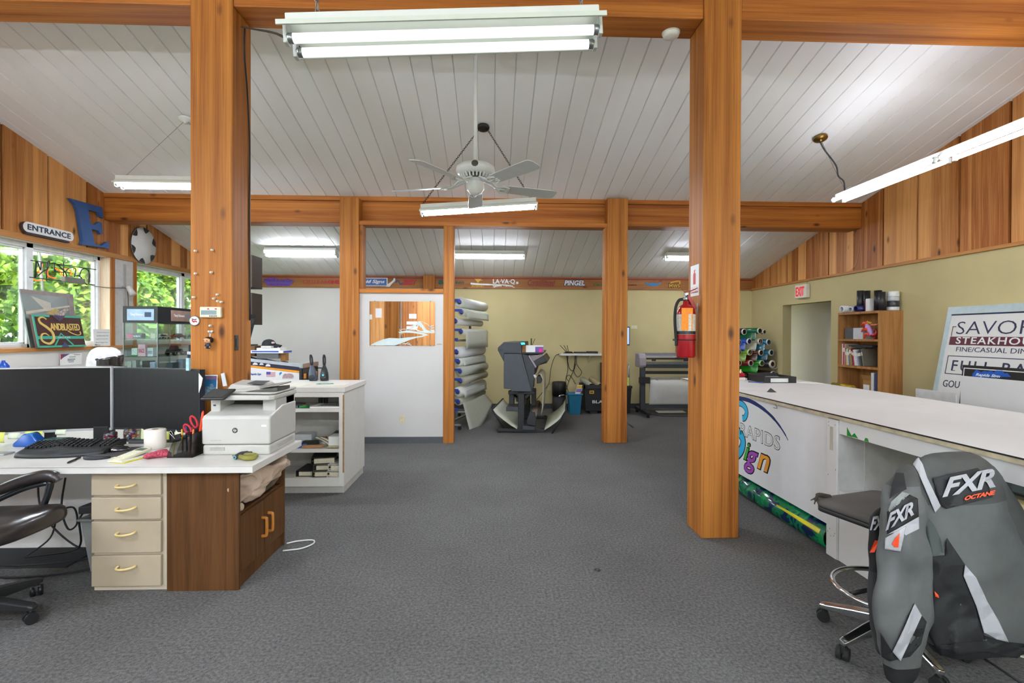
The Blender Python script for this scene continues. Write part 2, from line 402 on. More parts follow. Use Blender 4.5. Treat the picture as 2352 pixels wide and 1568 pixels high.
# right wall with the doorway into the side passage
DY0, DY1, DZ = 7.875, 9.221, 2.05
b = MB()
for y0, y1, z0, z1 in ((YF-.2, DY0, 0, 2.45), (DY1, YB+.15, 0, 2.45), (DY0, DY1, DZ, 2.45)): b.box(XR, XR+.16, y0, y1, z0, z1)
S(b, 'wall_right', YELLOW, org=(XR, 0, 0))
b = MB().use(HALL).box(XR+.9, XR+1.0, DY0-.6, DY1+1.6, 0, 2.5).box(XR+.16, XR+.9, DY0-.7, DY0-.6, 0, 2.5).box(XR+.16, XR+.9, DY1+1.5, DY1+1.6, 0, 2.5).box(XR+.16, XR+1.0, DY0-.7, DY1+1.6, 2.5, 2.6)
S(b, 'wall_passage')
yl = [at(px, py, x=XR).y for px, py in ((1853,600),(1904,590),(1962,580),(2029,560),(2107,545),(2204,520),(2321,480))]
def board_wall(name, xw, sgn, zl, cuts, m, th=.022):
    """upright cedar boards up to the sloping ceiling, a dark joint at every cut"""
    b = MB().use(mat('#43210f', .8)); xb = xw + sgn*th
    ys = [YF-.1, RIDGE, YB+.05]
    for ya, yb in ((YF-.1, RIDGE), (RIDGE, YB+.05)):
        b.hexa([(xb,ya,zl),(xb+sgn*.12,ya,zl),(xb+sgn*.12,yb,zl),(xb,yb,zl)], [(xb,ya,ceil_z(ya)+.05),(xb+sgn*.12,ya,ceil_z(ya)+.05),(xb+sgn*.12,yb,ceil_z(yb)+.05),(xb,yb,ceil_z(yb)+.05)])
    b.use(m); rnd = random.Random(3)
    for y0, y1 in zip(cuts[:-1], cuts[1:]):
        ya = y0 + .014; q = [ya] + ([lerp(y0, y1, rnd.uniform(.28, .42)), lerp(y0, y1, rnd.uniform(.6, .76))] if rnd.random() < .45 else [lerp(y0, y1, rnd.uniform(.35, .65))]) + [y1-.014]
        for u, v in zip(q[:-1], q[1:]):
            d = rnd.uniform(0, .004); x0 = xw - sgn*d; v -= .0015
            segs = [(u, v)] if not (u < RIDGE < v) else [(u, RIDGE), (RIDGE, v)]
            for (p, r) in segs:
                b.hexa([(x0,p,zl),(xb,p,zl),(xb,r,zl),(x0,r,zl)], [(x0,p,ceil_z(p)+.03),(xb,p,ceil_z(p)+.03),(xb,r,ceil_z(r)+.03),(x0,r,ceil_z(r)+.03)])
    return S(b, name, org=(xw, 0, 0))
st = (yl[0] - yl[-1]) / 6; cuts = sorted(yl)
while cuts[0] > YF: cuts.insert(0, cuts[0] - st)
while cuts[-1] < YB: cuts.append(cuts[-1] + st)
board_wall('wall_right_boards', XR-.004, 1, 2.43, cuts, CEDAR_W)
S(MB().box(XR-.03, XR, YF, YB, 2.415, 2.455), 'trim_3', CEDAR_T, bev=.005)

# left wall with its two windows, and an unseen third added for daylight
Z0, Z1 = 1.325, 2.555; WT = .2; XO = XL - WT
W1 = (4.9, 7.33); W2 = (7.842, 10.15); W3 = (.6, 4.4)
b = MB()
for y0, y1, z0, z1 in ((YF-.2, YB+.15, 0, Z0-.01), (YF-.2, W3[0], Z0-.01, 2.62), (W3[1], W1[0], Z0-.01, 2.62), (W1[1], W2[0], Z0-.01, 2.62), (W2[1], YB+.15, Z0-.01, 2.62), (W1[0], W1[1], Z1, 2.62), (W2[0], W2[1], Z1, 2.62), (W3[0], W3[1], Z1, 2.62)):
    b.box(XO, XL, y0, y1, z0, z1)
S(b, 'wall_left', WWALL, org=(XL, 0, 0))
yl = [at(px, py, x=XL).y for px, py in ((3,480),(111,500),(199,520),(274.5,540),(337,560),(393,580))]
cuts = sorted(yl); st = (cuts[-1] - cuts[0]) / 5
while cuts[0] > YF: cuts.insert(0, cuts[0] - st)
while cuts[-1] < YB: cuts.append(cuts[-1] + st)
board_wall('wall_left_boards', XL+.004, -1, 2.61, cuts, CEDAR_W)
S(MB().box(XL-.001, XL+.022, YF, YB, 2.548, 2.618), 'trim_4', CEDAR_T, bev=.004)
t = MB()
for y0, y1 in ((7.33, 7.403), (7.778, 7.842)): t.box(XL-.002, XL+.018, y0, y1, Z0, 2.548)
S(t, 'trim_5', CEDAR_V, bev=.003)
S(MB().box(XL-.001, XL+.004, 7.403, 7.778, Z0, 2.548), 'trim_6', mat('#c9c7c3', .6))
JAMB = wood('jamb_pine', '#cfae8c', '#ecd6be', 'z', 9, .7, island=.1, bump=.1)
for n, (y0, y1), mull in (('window_1', W1, at(55, 700, x=XO).y), ('window_2', W2, at(411, 700, x=XO).y), ('window_3_added', W3, 2.5)):
    fr = MB().use(mat('#eceef0', .35)); d = .07
    for a, bb, z0, z1 in ((y0, y0+.055, Z0, Z1), (y1-.055, y1, Z0, Z1), (y0, y1, Z0, Z0+.045), (y0, y1, Z1-.055, Z1), (mull-.045, mull+.045, Z0, Z1)):
        fr.box(XO-.01, XO+d, a, bb, z0, z1)
    for a, bb in ((y0+.055, mull-.045), (mull+.045, y1-.055)):          # inner sash bead
        for c0, c1, z0, z1 in ((a, a+.022, Z0+.045, Z1-.055), (bb-.022, bb, Z0+.045, Z1-.055), (a, bb, Z0+.045, Z0+.067), (a, bb, Z1-.077, Z1-.055)):
            fr.box(XO, XO+.045, c0, c1, z0, z1)
    wo_ = S(fr, n, bev=.004)
    MB().box(XO+.018, XO+.024, y0+.05, y1-.05, Z0+.04, Z1-.05).build('pane', GLASS, wo_)
    j = MB()
    for a, bb in ((y0-.001, y0+.012), (y1-.012, y1+.001)): j.box(XO+d, XL+.004, a, bb, Z0, Z1)
    j.build('jamb', JAMB, wo_)
S(MB().box(XO+.06, XL+.035, YF, 7.7, Z0-.045, Z0), 'trim_7', CEDAR_T, bev=.005)
S(MB().box(XO+.06, XL+.035, 7.7, YB, Z0-.045, Z0), 'trim_8', CEDAR_T, bev=.005)

# wall behind the photographer: cedar panelling and a long window added for fill light
b = MB()
RX0, RX1, RZ0, RZ1 = -1.2, 4.6, .8, 2.3
for x0, x1, z0, z1 in ((XL-.2, RX0, 0, 2.7), (RX1, XR+.16, 0, 2.7), (RX0, RX1, 0, RZ0), (RX0, RX1, RZ1, 2.7)): b.box(x0, x1, YF-.15, YF, z0, z1)
S(b, 'wall_front', WWALL)
b = MB(); x = XL; rnd = random.Random(5)
while x < RX0-.06:
    w = rnd.uniform(.16, .3); b.box(x+.003, min(x+w-.003, RX0-.05), YF, YF+.02, 1.0, 2.66); x += w
S(b, 'wall_front_boards', CEDAR_W)
fr = MB().use(mat('#eceef0', .35))
for k in range(5): xx = lerp(RX0, RX1, k/4); fr.box(xx-.04, xx+.04, YF-.14, YF-.02, RZ0, RZ1)
fr.box(RX0, RX1, YF-.14, YF-.02, RZ0, RZ0+.06).box(RX0, RX1, YF-.14, YF-.02, RZ1-.06, RZ1)
w4 = S(fr, 'window_4_added'); MB().box(RX0, RX1, YF-.09, YF-.084, RZ0+.03, RZ1-.03).build('pane', GLASS, w4)
S(MB().box(RX0-.1, RX1+.1, YF, YF+.02, RZ1, RZ1+.09).box(RX0-.1, RX0, YF, YF+.02, RZ0-.09, RZ1).box(RX1, RX1+.1, YF, YF+.02, RZ0-.09, RZ1).box(RX0-.1, RX1+.1, YF, YF+.04, RZ0-.09, RZ0), 'trim_9', CEDAR_X)

# posts and beams
NP = ((-2.146, -1.852), (1.537, 1.818))
for k, (x0, x1) in enumerate(NP): S(MB().box(x0, x1, 3.71, 3.99, 0, 4.215), 'pillar_near_' + ('left', 'right')[k], CEDAR_V, bev=.008)
for k, (x0, x1) in enumerate(((XL, NP[0][0]), (NP[0][1], NP[1][0]), (NP[1][1], XR))):
    S(MB().box(x0, x1, 3.722, 3.985, 3.822, 4.215), 'beam_ridge_' + ('left', 'middle', 'right')[k], CEDAR_X, bev=.008)
S(MB().box(XL, XR, 7.22, 7.5, 3.045, 3.35).box(XL, XR, 7.205, 7.5, 3.353, 3.415), 'beam_far', CEDAR_X, bev=.006)
S(MB().box(-2.086, -1.829, 7.035, 7.33, 0, 3.352), 'pillar_far_left', CEDAR_V, bev=.006)
S(MB().box(1.574, 1.859, 7.035, 7.33, 0, 3.39), 'pillar_far_right', CEDAR_V, bev=.006)
S(MB().box(-.685, -.541, 7.06, 7.21, 0, 2.985), 'pillar_far_middle', CEDAR_V, bev=.004)
S(MB().box(-1.829, 1.574, 7.05, 7.26, 2.985, 3.044), 'trim_10', CEDAR_X, bev=.004)
S(MB().box(-1.829, -1.782, 7.06, 7.24, 2.12, 2.985), 'trim_11', CEDAR_V, bev=.004)
S(MB().box(1.545, 1.574, 7.05, 7.24, 0, 2.985), 'trim_12', CEDAR_V, bev=.003)
S(MB().box(-1.829, -.685, 7.05, 7.23, 2.06, 2.12), 'trim_13', CEDAR_X, bev=.004)
S(MB().box(-1.829, -.685, 7.08, 7.2, 0, 2.06), 'partition', wallpaint('p', '#cdc9c5', .02))
S(MB().box(-1.829, -.685, 7.068, 7.08, 0, .088), 'baseboard_partition', mat('#505256', .5))
S(MB().box(-30, 40, -40, 60, -.35, -.12), 'ground', mat('#5a6a3a', .95, var=.3, scale=.5))

# ================================================================ trees outside the windows
leafm, lt, lb = mk('leaves'); gq = nn(lt, 'ShaderNodeNewGeometry'); lr = nn(lt, 'ShaderNodeValToRGB')
lr.color_ramp.elements[0].color = hx('#3f6a17'); lr.color_ramp.elements[1].color = hx('#a8cc4a')
lt.links.new(gq.outputs['Random Per Island'], lr.inputs[0]); lt.links.new(lr.outputs[0], lb.inputs['Base Color']); lb.inputs['Roughness'].default_value = .45
lo_ = lt.nodes['Material Output']; tl = nn(lt, 'ShaderNodeBsdfTranslucent'); ad = nn(lt, 'ShaderNodeMixShader'); ad.inputs[0].default_value = .3
lt.links.new(lr.outputs[0], tl.inputs[0]); lt.links.new(lb.outputs[0], ad.inputs[1]); lt.links.new(tl.outputs[0], ad.inputs[2]); lt.links.new(ad.outputs[0], lo_.inputs[0])
BARK = wood('bark', '#3a2c20', '#5a4632', 'z', 20, 3)
def crown_mesh(seed, n=7000, rx=1.5, rz=2.6, zc=2.5):
    r = np.random.RandomState(seed); b = MB().use(leafm); L = []
    for q in range(46):
        d = r.normal(size=3); d /= np.linalg.norm(d); k = r.uniform(.35, .92); cc = d*k*np.array([rx, rx, rz]); cr = r.uniform(.4, .7)
        for i in range(n // 46):
            e = r.normal(size=3); e /= np.linalg.norm(e); p = cc + e*cr*(r.uniform(.55, 1)); p[2] += zc
            if p[2] < .05: continue
            nrm = e + r.normal(size=3)*.55 + np.array([0, 0, .5]); nrm /= np.linalg.norm(nrm)
            t1 = np.cross(nrm, r.normal(size=3)); t1 /= np.linalg.norm(t1); t2 = np.cross(nrm, t1); s = r.uniform(.07, .13)
            L.append([p - t1*s, p + t2*s*.55 - nrm*.01, p + t1*s, p - t2*s*.55 - nrm*.01])
    vs = [q for l in L for q in l]; b.v = [V(q) for q in vs]; b.f = [[4*i, 4*i+1, 4*i+2, 4*i+3] for i in range(len(L))]; b.mi = [0]*len(L); b.sm = [False]*len(L)
    return b
def tree(loc, seed, label):
    t = thing('leafy_tree', label, 'tree', loc, group='trees outside the windows', local=True)
    crown_mesh(seed).build('crown', None, t, kind=None)
    k = MB().tube([(0,0,-.12),(.05,.03,1.0),(-.05,.06,2.0),(.08,-.03,3.6)], [.14,.12,.10,.06], 8)
    for a in range(5): k.tube([(0,.03,.9+.4*a),(.5*math.cos(a*2.1),.5*math.sin(a*2.1),1.5+.45*a),(1.0*math.cos(a*2.1),1.0*math.sin(a*2.1),1.9+.55*a)], [.05,.035,.02], 6)
    k.build('trunk', BARK, t)
    return t
T1 = tree((-9.3, 8.2, 0), 1, 'bright green leafy tree outside the left edge of the near window')
T2 = tree((-9.5, 12.4, 0), 2, 'bright green leafy tree outside, behind the neon sign in the near window')
dup(T1, (-9.4, 16.6, 0), 2.1, 'bright green leafy tree outside the second window, above the glass display case')
for (x, y, rz, l) in ((-15.6, 9.6, .4, 'taller bright green tree in the back row at the near window mullion'), (-15.2, 16.2, 1.2, 'taller bright green tree in the back row, between the two windows'), (-15.6, 22.8, 2.6, 'taller bright green tree in the back row, beside the big left post')):
    dup(T2, (x, y, 0), rz, l).scale = (1.5, 1.5, 1.35)
# ================================================================ lamps
LAMPW = mat('#e9ebe6', .35, var=.02); REFL = mat('#dfe4d8', .3, var=.02); SOCK = mat('#c9ccc8', .4)
def fixture(label, c, l, rot=(0,0,0), tubes=((-.05, 0), (.05, 0)), wing=.12, body=.06, name='fluorescent_light', lens=False, r=.016, grp='fluorescent shop lights', tm=None):
    t = thing(name, label, 'ceiling light', c, 0, grp, local=True); t.rotation_euler = rot; h = l/2
    MB().box(-h, h, -body, body, .05, .095).build('housing', LAMPW, t, bev=.004)
    if wing:
        k = MB()
        for s in (-1, 1): k.hexa([(-h,s*body,.05),(h,s*body,.05),(h,s*wing,.018),(-h,s*wing,.018)][::s], [(-h,s*body,.056),(h,s*body,.056),(h,s*wing,.024),(-h,s*wing,.024)][::s])
        k.box(-h, h, -body, body, .046, .05); k.box(-h-.012, h+.012, -wing-.004, -wing+.004, .012, .03).box(-h-.012, h+.012, wing-.004, wing+.004, .012, .03)
        k.build('reflector', REFL, t)
    for (y, z) in tubes:
        MB().cyl((-h+.025, y, z), (h-.025, y, z), r, n=14).build('tube', tm or TUBEM, t)
        for s in (-1, 1):
            MB().cyl((s*(h-.004), y, z), (s*(h-.026), y, z), r+.001, n=14).build('tube_cap', STEEL, t)
            MB().box(s*h-.008, s*h+.008, y-.018, y+.018, z-.024, .05).build('socket', SOCK, t, bev=.003)
    if lens:
        pr = [(math.cos(a)*.125, -.005 - math.sin(a)*.075+.05) for a in [math.pi*i/12 for i in range(13)]]
        MB().loft([[V((x, p, q)) for p, q in pr] for x in (-h+.01, h-.01)], False, False).build('lens', pane_mat('lamp_lens', 'f6f6f2', .5), t)
        for s in (-1, 1): MB().prism([(s*h, p, q) for p, q in pr], (-s*.01, 0, 0)).build('end_cap', LAMPW, t)
    return t
def link_chain(mb, a, b, L=.034, r=.0022, wd=.008):
    a, b = V(a), V(b); d = b - a; n = max(2, int(d.length / (L*.72))); t = d.normalized(); u = t.orthogonal().normalized(); w = t.cross(u)
    for i in range(n):
        m = a + d*((i+.5)/n); s = u if i % 2 else w
        mb.tube([m - t*L*.5 + s*0, m - t*L*.28 + s*wd, m + t*L*.28 + s*wd, m + t*L*.5, m + t*L*.28 - s*wd, m - t*L*.28 - s*wd], r, 5, True)
def canopy_on_ceiling(mb, x, y, r=.065, h=.03):
    n = V((0, -.24, -1)).normalized() if y > RIDGE else V((0, .24, -1)).normalized(); c = V((x, y, ceil_z(y) - .024))
    mb.lathe([(0, .045), (.014, .044), (.02, .03), (r*.55, h), (r*.9, h*.6), (r, h*.25), (r, -.01)], c, n, 24)

# near lamp hanging over the photographer's head
t = fixture('nearest fluorescent lamp, two bare tubes in a white reflector, hanging under the front beam', (-.19, 2.06, 2.668), 1.215, (0, R(-3.4), R(.6)), tm=TUBED, r=.0185)
for p, q in (((-.5, 0, .095), (-.5, .0, 1.2)), ((.55, 0, .095), (.55, .0, 1.13))): k = MB(); link_chain(k, p, q); k.build('chain', STEEL, t)
MB().tube([Matrix.Rotation(R(3.4), 3, 'Y') @ (q - V((-.19, 2.06, 2.668))) for q in (V((-.79, 2.12, 2.66)), at(640, 80, y=2.6), at(590, 70, y=3.3), at(563, 65, y=3.78))], .006, 6, sub=4).build('power_cord', BLACKM, t)
cw = MB().tube([at(562, 64, y=3.72), at(561, 120, y=3.716) + V((.0,0,0)), V((-1.838, 3.9, 3.3)), V((-1.84, 3.94, 2.9)), V((-1.845, 3.945, 2.4)), V((-1.842, 3.95, 1.6))], .006, 6, sub=5)
cw.build('electric_cable', BLACKM, label='black cable running down the side of the big left post', cat='cable')
hk = MB().tube([at(566, 58, y=3.8), at(561, 62, y=3.78), at(562, 68, y=3.78), at(567, 66, y=3.8)], .003, 6, sub=3)
hk.build('screw_hook', STEEL, label='small metal hook at the top of the big left post holding the black cable', cat='hook')
# lamp behind the fan
a0, a1 = at(968, 491, y=5.5), at(1232, 475, y=5.5); c0 = (a0 + a1)/2; tilt = -math.atan2(a1.z - a0.z, a1.x - a0.x)
t = fixture('fluorescent lamp hanging on two black chains behind the white ceiling fan', c0, (a1-a0).length, (0, tilt, 0), tubes=((-.035, 0), (.035, 0)), wing=.075, body=.04)
can = V((-.117, 5.64, ceil_z(5.64)-.05))
for p in (V((-.6, 0, .1)), V((.56, 0, .1))):
    k = MB(); e = Matrix.Rotation(tilt, 3, 'Y') @ p + c0; inv = Matrix.Rotation(-tilt, 3, 'Y')
    link_chain(k, inv @ (e - c0), inv @ (can + V((.05 if p.x > 0 else -.05, 0, 0)) - c0))
    k.build('chain', mat('#2a2622', .45, .6), t)
k = MB(); canopy_on_ceiling(k, -.117, 5.64, .068)
k.build('ceiling_canopy', mat('#3a3733', .35, .7), label='round dark metal canopy on the ceiling holding the chains behind the fan', cat='ceiling canopy')
# left lamp, mostly behind the big left post
t = fixture('fluorescent lamp hanging over the left windows, cut off by the big left post', (-3.30, 5.5, 3.035), 1.215, (0, 0, 0), wing=.09)
for p, q in (((-.55, 0, .095), (.01, .1, .735)), ((.55, 0, .095), (.03, .1, .735))): MB().tube([p, q], .002, 5).build('hanging_wire', STEEL, t)
k = MB(); canopy_on_ceiling(k, -3.285, 5.6, .07, .02)
k.build('ceiling_canopy', LAMPW, label='round white canopy on the ceiling, half behind the big left post', cat='ceiling canopy')
# right lamp: long bare strip in two lengths
RT = thing('fluorescent_light', 'long bare-tube fluorescent strip hanging along the right wall, two lengths end to end', 'ceiling light', (3.8, 0, 2.985), 0, 'fluorescent shop lights', local=True)
y1 = 5.52; j = at(2170, 357, x=3.8).y; y2 = 2*j - y1
MB().box(-.03, .03, y2-.02, y1+.02, .03, .075).build('housing', LAMPW, RT, bev=.003)
for k, (ya, yb) in enumerate(((y1, j+.03), (j-.03, y2))):
    for s in (-1, 1):
        MB().cyl((s*.062, ya, .005), (s*.062, yb, .005), .019, n=16).build('tube', TUBER, RT)
        for yy in (ya, yb): MB().box(s*.062-.016, s*.062+.016, yy-.012, yy+.012, -.02, .03).box(min(0, s*.07), max(0, s*.07), yy-.01, yy+.01, .02, .035).build('socket', SOCK, RT, bev=.003)
cz = ceil_z(5.72) - 2.985
MB().tube([(-.09, 5.72, cz-.05), (-.06, 5.68, .62), (.02, 5.6, .42), (.0, 5.53, .28), (.02, 5.47, .2), (.0, 5.42, .075)], .008, 8, sub=4).build('power_cord', DKGREY, RT)
MB().tube([(-.07, 5.72, cz-.05), (.0, 5.62, .42), (.02, 5.45, .11), (0, 5.42, .075)], .002, 5).tube([(.02, 5.45, .1), (.06, 5.40, .13), (.03, 5.36, .075)], .002, 5, sub=3).build('hanging_wire', STEEL, RT)
k = MB(); canopy_on_ceiling(k, 3.72, 5.72, .075)
k.build('ceiling_canopy', BRASS, label='round brass canopy on the ceiling above the long right lamp', cat='ceiling canopy')
# three lamps fixed to the far ceiling
sl_ = math.atan(.24)
for x, l, ln in ((-3.32, 'far ceiling lamp with a white lens, right of the big left post', True), (-.07, 'far ceiling lamp with two bare tubes, in the middle behind the thin wood post', False), (3.67, 'far ceiling lamp with two bare tubes, half hidden by the big right post', False)):
    z = ceil_z(9.0) - .024 - .098
    fixture(l, (x, 9.0, z), 1.22, (-sl_, 0, 0), tubes=((-.05, -.005), (.05, -.005)), wing=0 if ln else .085, body=.06 if not ln else .1, lens=ln, tm=TUBEB)
# unseen bright lamps added behind the photographer to light ceiling and room
for n, (x, y) in enumerate(((-3.4, .6), (4.2, -.7), (-1.6, -1.3), (.9, -1.4))):
    z = 2.95
    t = fixture(('added unseen fill lamp behind the photographer over the left front of the shop', 'added unseen fill lamp behind the photographer over the right front of the shop', 'added unseen fill lamp near the front wall, left of the added window', 'added unseen fill lamp near the front wall, over the added window')[n], (x, y, z), 1.215, (0, 0, 0), wing=0, body=.03, tm=TUBEF)
    for s in (-.5, .5): k = MB(); link_chain(k, (s, 0, .095), (s, 0, ceil_z(y) - 2.98), L=.06); k.build('chain', STEEL, t)

# ---------------------------------------------------------------- ceiling fan
FW = mat('#dedfdc', .4, var=.02); FB = mat('#d3d4d2', .45, var=.03)
FX, FY = -.158, 4.45
t = thing('ceiling_fan', 'white five-blade ceiling fan on a long rod in the middle of the room', 'ceiling fan', (FX, FY, 2.70))
zc = ceil_z(FY) - .02
MB().cyl((FX, FY, 2.98), (FX, FY, zc-.05), .0175, n=14).build('downrod', FW, t)
MB().lathe([(.02, -.11), (.035, -.10), (.06, -.05), (.075, -.01), (.075, .04)], (FX, FY, zc), ZP, 28).build('canopy', FW, t)
MB().lathe([(.018, .305), (.03, .30), (.06, .292), (.13, .275), (.165, .25), (.17, .215), (.15, .19), (.13, .18)], (FX, FY, 2.69), ZP, 40).build('motor_housing', FW, t)
v = MB(); 
for k in range(26):
    a = 2*math.pi*k/26; c_ = V((math.cos(a), math.sin(a), 0)); s_ = V((-c_.y, c_.x, 0)); o = V((FX, FY, 0))
    v.hexa([o + c_*.125 - s_*.006 + ZP*2.84, o + c_*.125 + s_*.006 + ZP*2.84, o + c_*.108 + s_*.006 + ZP*2.84, o + c_*.108 - s_*.006 + ZP*2.84], [o + c_*.14 - s_*.006 + ZP*2.872, o + c_*.14 + s_*.006 + ZP*2.872, o + c_*.118 + s_*.006 + ZP*2.872, o + c_*.118 - s_*.006 + ZP*2.872])
v.build('vent_ribs', FW, t)
MB().lathe([(.115, .185), (.105, .15), (.09, .145)], (FX, FY, 2.69), ZP, 30).build('motor_core', mat('#4b4b49', .6), t)
MB().lathe([(.09, .15), (.095, .14), (.07, .125), (.07, .12), (.072, .11), (.074, .06), (.06, .045), (.05, .03), (.03, .02), (.01, .015)], (FX, FY, 2.69), ZP, 32).build('switch_housing', FW, t)
bd = MB().lathe([(.028, 0), (.028, .006), (.022, .008)], (FX, FY-.166, 2.925), (0, -1, .25), 20); bd.build('badge', mat('#5d5a52', .4, .5), t)
MB().tube([(FX+.03, FY-.03, 2.74), (FX+.03, FY-.03, 2.70), (FX+.0, FY-.03, 2.68)], .0015, 5).build('pull_chain', BRASS, t)
for k in range(5):
    a = R(20 + 72*k); u = V((math.cos(a), math.sin(a), 0)); w = V((-u.y, u.x, 0)); tl = R(-13)
    wq = w*math.cos(tl) + ZP*math.sin(tl); n_ = u.cross(wq); o = V((FX, FY, 2.785))
    prof = [(.235, .052), (.26, .062), (.60, .073), (.735, .072), (.762, .056), (.768, .03)]
    ring = [o + u*r + wq*h for r, h in prof] + [o + u*r - wq*h for r, h in prof[::-1]]
    bl = MB().prism([p - n_*.003 for p in ring], n_*.006).build('blade', FB, t, bev=.0015)
    ir = MB()
    for s in (-1, 1):
        ir.tube([o + u*.08 + w*s*.02 + ZP*.055, o + u*.13 + w*s*.045 + ZP*.04, o + u*.19 + w*s*.018 + ZP*.008, o + u*.24 + wq*s*.05 - n_*.008, o + u*.30 + wq*s*.03 - n_*.008, o + u*.27 + wq*s*.01 - n_*.008], .008, 7, sub=5)
    ir.tube([o + u*.07 + ZP*.055, o + u*.14 + ZP*.03, o + u*.2 - ZP*.002, o + u*.31 - n_*.008], [.012, .011, .009, .007], 7, sub=4)
    ir.build('blade_bracket', FW, bl)
MB().text('Hunter', (FX, FY-.171, 2.918), XP, (0, .24, .97), w=.036, th=.004, center=True).build('badge_lettering', WHITE, t)
# ---------------------------------------------------------------- smoke detector
c_ = at(1541, 75, z=3.822); t = thing('smoke_detector', 'round white smoke detector under the front beam, left of the big right post', 'smoke detector', c_)
MB().lathe([(.062, 0), (.064, -.012), (.058, -.03), (.045, -.038), (0, -.04)], c_, ZP, 32).build('body', mat('#e9e6dd', .4), t)
MB().lathe([(.068, 0), (.068, -.008)], c_, ZP, 32).build('base', mat('#dcd9cf', .4), t)
# ================================================================ fixed small things on the walls and posts
def lab(o, label, cat, group=None):
    o['label'] = label; o['category'] = cat
    if group: o['group'] = group
    return o
# ---- blank cut letters and logos along the fascia of the back wall
FY_ = YB - .022
def fpx(x, y): p = at(x, y, y=FY_); return p
def fascia_text(body, x0, y0, x1, y1, m, name, label, bold=.02, shear=0, th=.012, bg=None, cat='sign', sp=1):
    """cut-out lettering between two image corners of the fascia"""
    a, b = fpx(x0, y1), fpx(x1, y0)
    q = MB()
    if bg: q.use(bg).text(body, a - XP*.012 - ZP*.012, XP, ZP, w=b.x-a.x+.024, h=b.z-a.z+.024, th=.008, bold=bold+.06, shear=shear, sp=sp); q.use(m).text(body, a - YP*.007, XP, ZP, w=b.x-a.x, h=b.z-a.z, th=th, bold=bold, shear=shear, sp=sp)
    else: q.use(m).text(body, a, XP, ZP, w=b.x-a.x, h=b.z-a.z, th=th, bold=bold, shear=shear, sp=sp)
    return q
GR = 'sample signs along the wooden fascia'
PUR = mat('#6d4aa8', .5); DPUR = mat('#4d2f7d', .5); SRED = mat('#c0162c', .5); SCRED = mat('#b23a2a', .6); NAVY = mat('#1d2c66', .45); YEL = mat('#d9a91c', .5); BLU = mat('#1555a8', .4)
t = thing('fascia_sign', 'purple cut-out script sign on the fascia, left of the red phone-company lettering', 'sign', fpx(640, 657), group=GR)
a = fpx(606, 657); b = fpx(675, 638); w, h = b.x - a.x, b.z - a.z
MB().poly([(w*x, h*y) for x, y in ((.0,.8),(.12,.97),(.4,1.0),(.47,.84),(.62,.72),(.72,.9),(.85,.82),(1.0,.7),(.96,.32),(.9,.25),(.86,.0),(.12,.02),(.08,.28),(.02,.4))], a, XP, ZP, .012).build('backing', PUR, t)
q = MB().text('Wheels in the City', a + XP*.03*w + ZP*h*.42 - YP*.012, XP, ZP, w=w*.93, h=h*.46, th=.004, shear=.3); q.text('Parts & Service', a + XP*.2*w + ZP*h*.1 - YP*.012, XP, ZP, w=w*.62, h=h*.2, th=.004, shear=.2)
q.build('lettering', DPUR, t)
t = thing('fascia_sign', 'red sign reading CELLULARONE on the fascia, beside the far left post', 'sign', fpx(740, 652), group=GR)
fascia_text('CELLULAR', 696, 643, 752, 651.5, SCRED, '', '', 0, sp=.95).build('lettering', None, t, label='thin red letters')
fascia_text('ONE', 753, 643, 779, 651.5, SRED, '', '', .05).build('bold_lettering', None, t, label='bold red letters')
t = thing('fascia_sign', 'blue and white sign reading Rapid Signs on the fascia', 'sign', fpx(855, 657), group=GR)
a = fpx(815, 657); b = fpx(890.5, 638); w, h = b.x-a.x, b.z-a.z
MB().box(a.x, b.x, FY_-.014, FY_, a.z, b.z).build('panel', WHITE, t, bev=.006)
MB().box(a.x+.02, b.x-.02, FY_-.018, FY_-.012, a.z+.016, b.z-.016).build('blue_field', BLU, t, bev=.003)
MB().text('Rapid Signs', a + XP*.06*w + ZP*h*.24 - YP*.018, XP, ZP, w=w*.86, h=h*.52, th=.004, bold=.03, shear=.3).build('lettering', WHITE, t)
t = thing('fascia_sign', 'white lightning-shaped cut-out on the fascia beside the blue Rapid Signs panel', 'sign', fpx(897, 658), group=GR)
P = [fpx(x, y) for x, y in ((887,659),(890,653),(899,647),(904,642),(903,637),(908,637),(908,645),(900,652),(895,659))]
MB().prism(P, (0, -.012, 0)).build('cut_out', WHITE, t)
t = thing('fascia_sign', 'blue wave and red BEST cut-out sign on the fascia', 'sign', fpx(934, 655), group=GR)
o = fpx(909, 649); sc_ = (fpx(910, 649) - o).length
MB().stroke([(0,0),(3*sc_,4.5*sc_),(7*sc_,2*sc_),(11*sc_,-3.5*sc_),(16*sc_,-1.5*sc_)], .02, o, XP, ZP, .012, sub=5).build('wave', mat('#3b3f8f', .5), t, label='blue wave')
fascia_text('BEST', 926, 642, 957, 654, SRED, '', '', .05, .2).build('lettering', None, t)
t = thing('fascia_sign', 'small dark green cut-out sign on the fascia behind the thin wood post', 'sign', fpx(1015, 656), group=GR)
fascia_text('Evergreen', 1008, 644, 1066, 654, mat('#1f4a3c', .6), '', '', .01, .3).build('lettering', None, t)
MB().lathe([(.05, 0), (.05, .01)], fpx(1012, 648), YN, 20).build('emblem', mat('#1f5a4a', .5), t)
t = thing('fascia_sign', 'yellow triangle sign reading INTERNET on the fascia', 'sign', fpx(1098, 659), group=GR)
MB().prism([fpx(1090, 640), fpx(1098, 650), fpx(1106, 640)], (0, -.012, 0)).prism([fpx(1101, 645), fpx(1109, 644), fpx(1109, 643), fpx(1102, 643)], (0, -.014, 0)).build('triangle', YEL, t)
fascia_text('INTERNET', 1083, 654, 1113, 659, YEL, '', '', .02, .25).build('lettering', None, t)
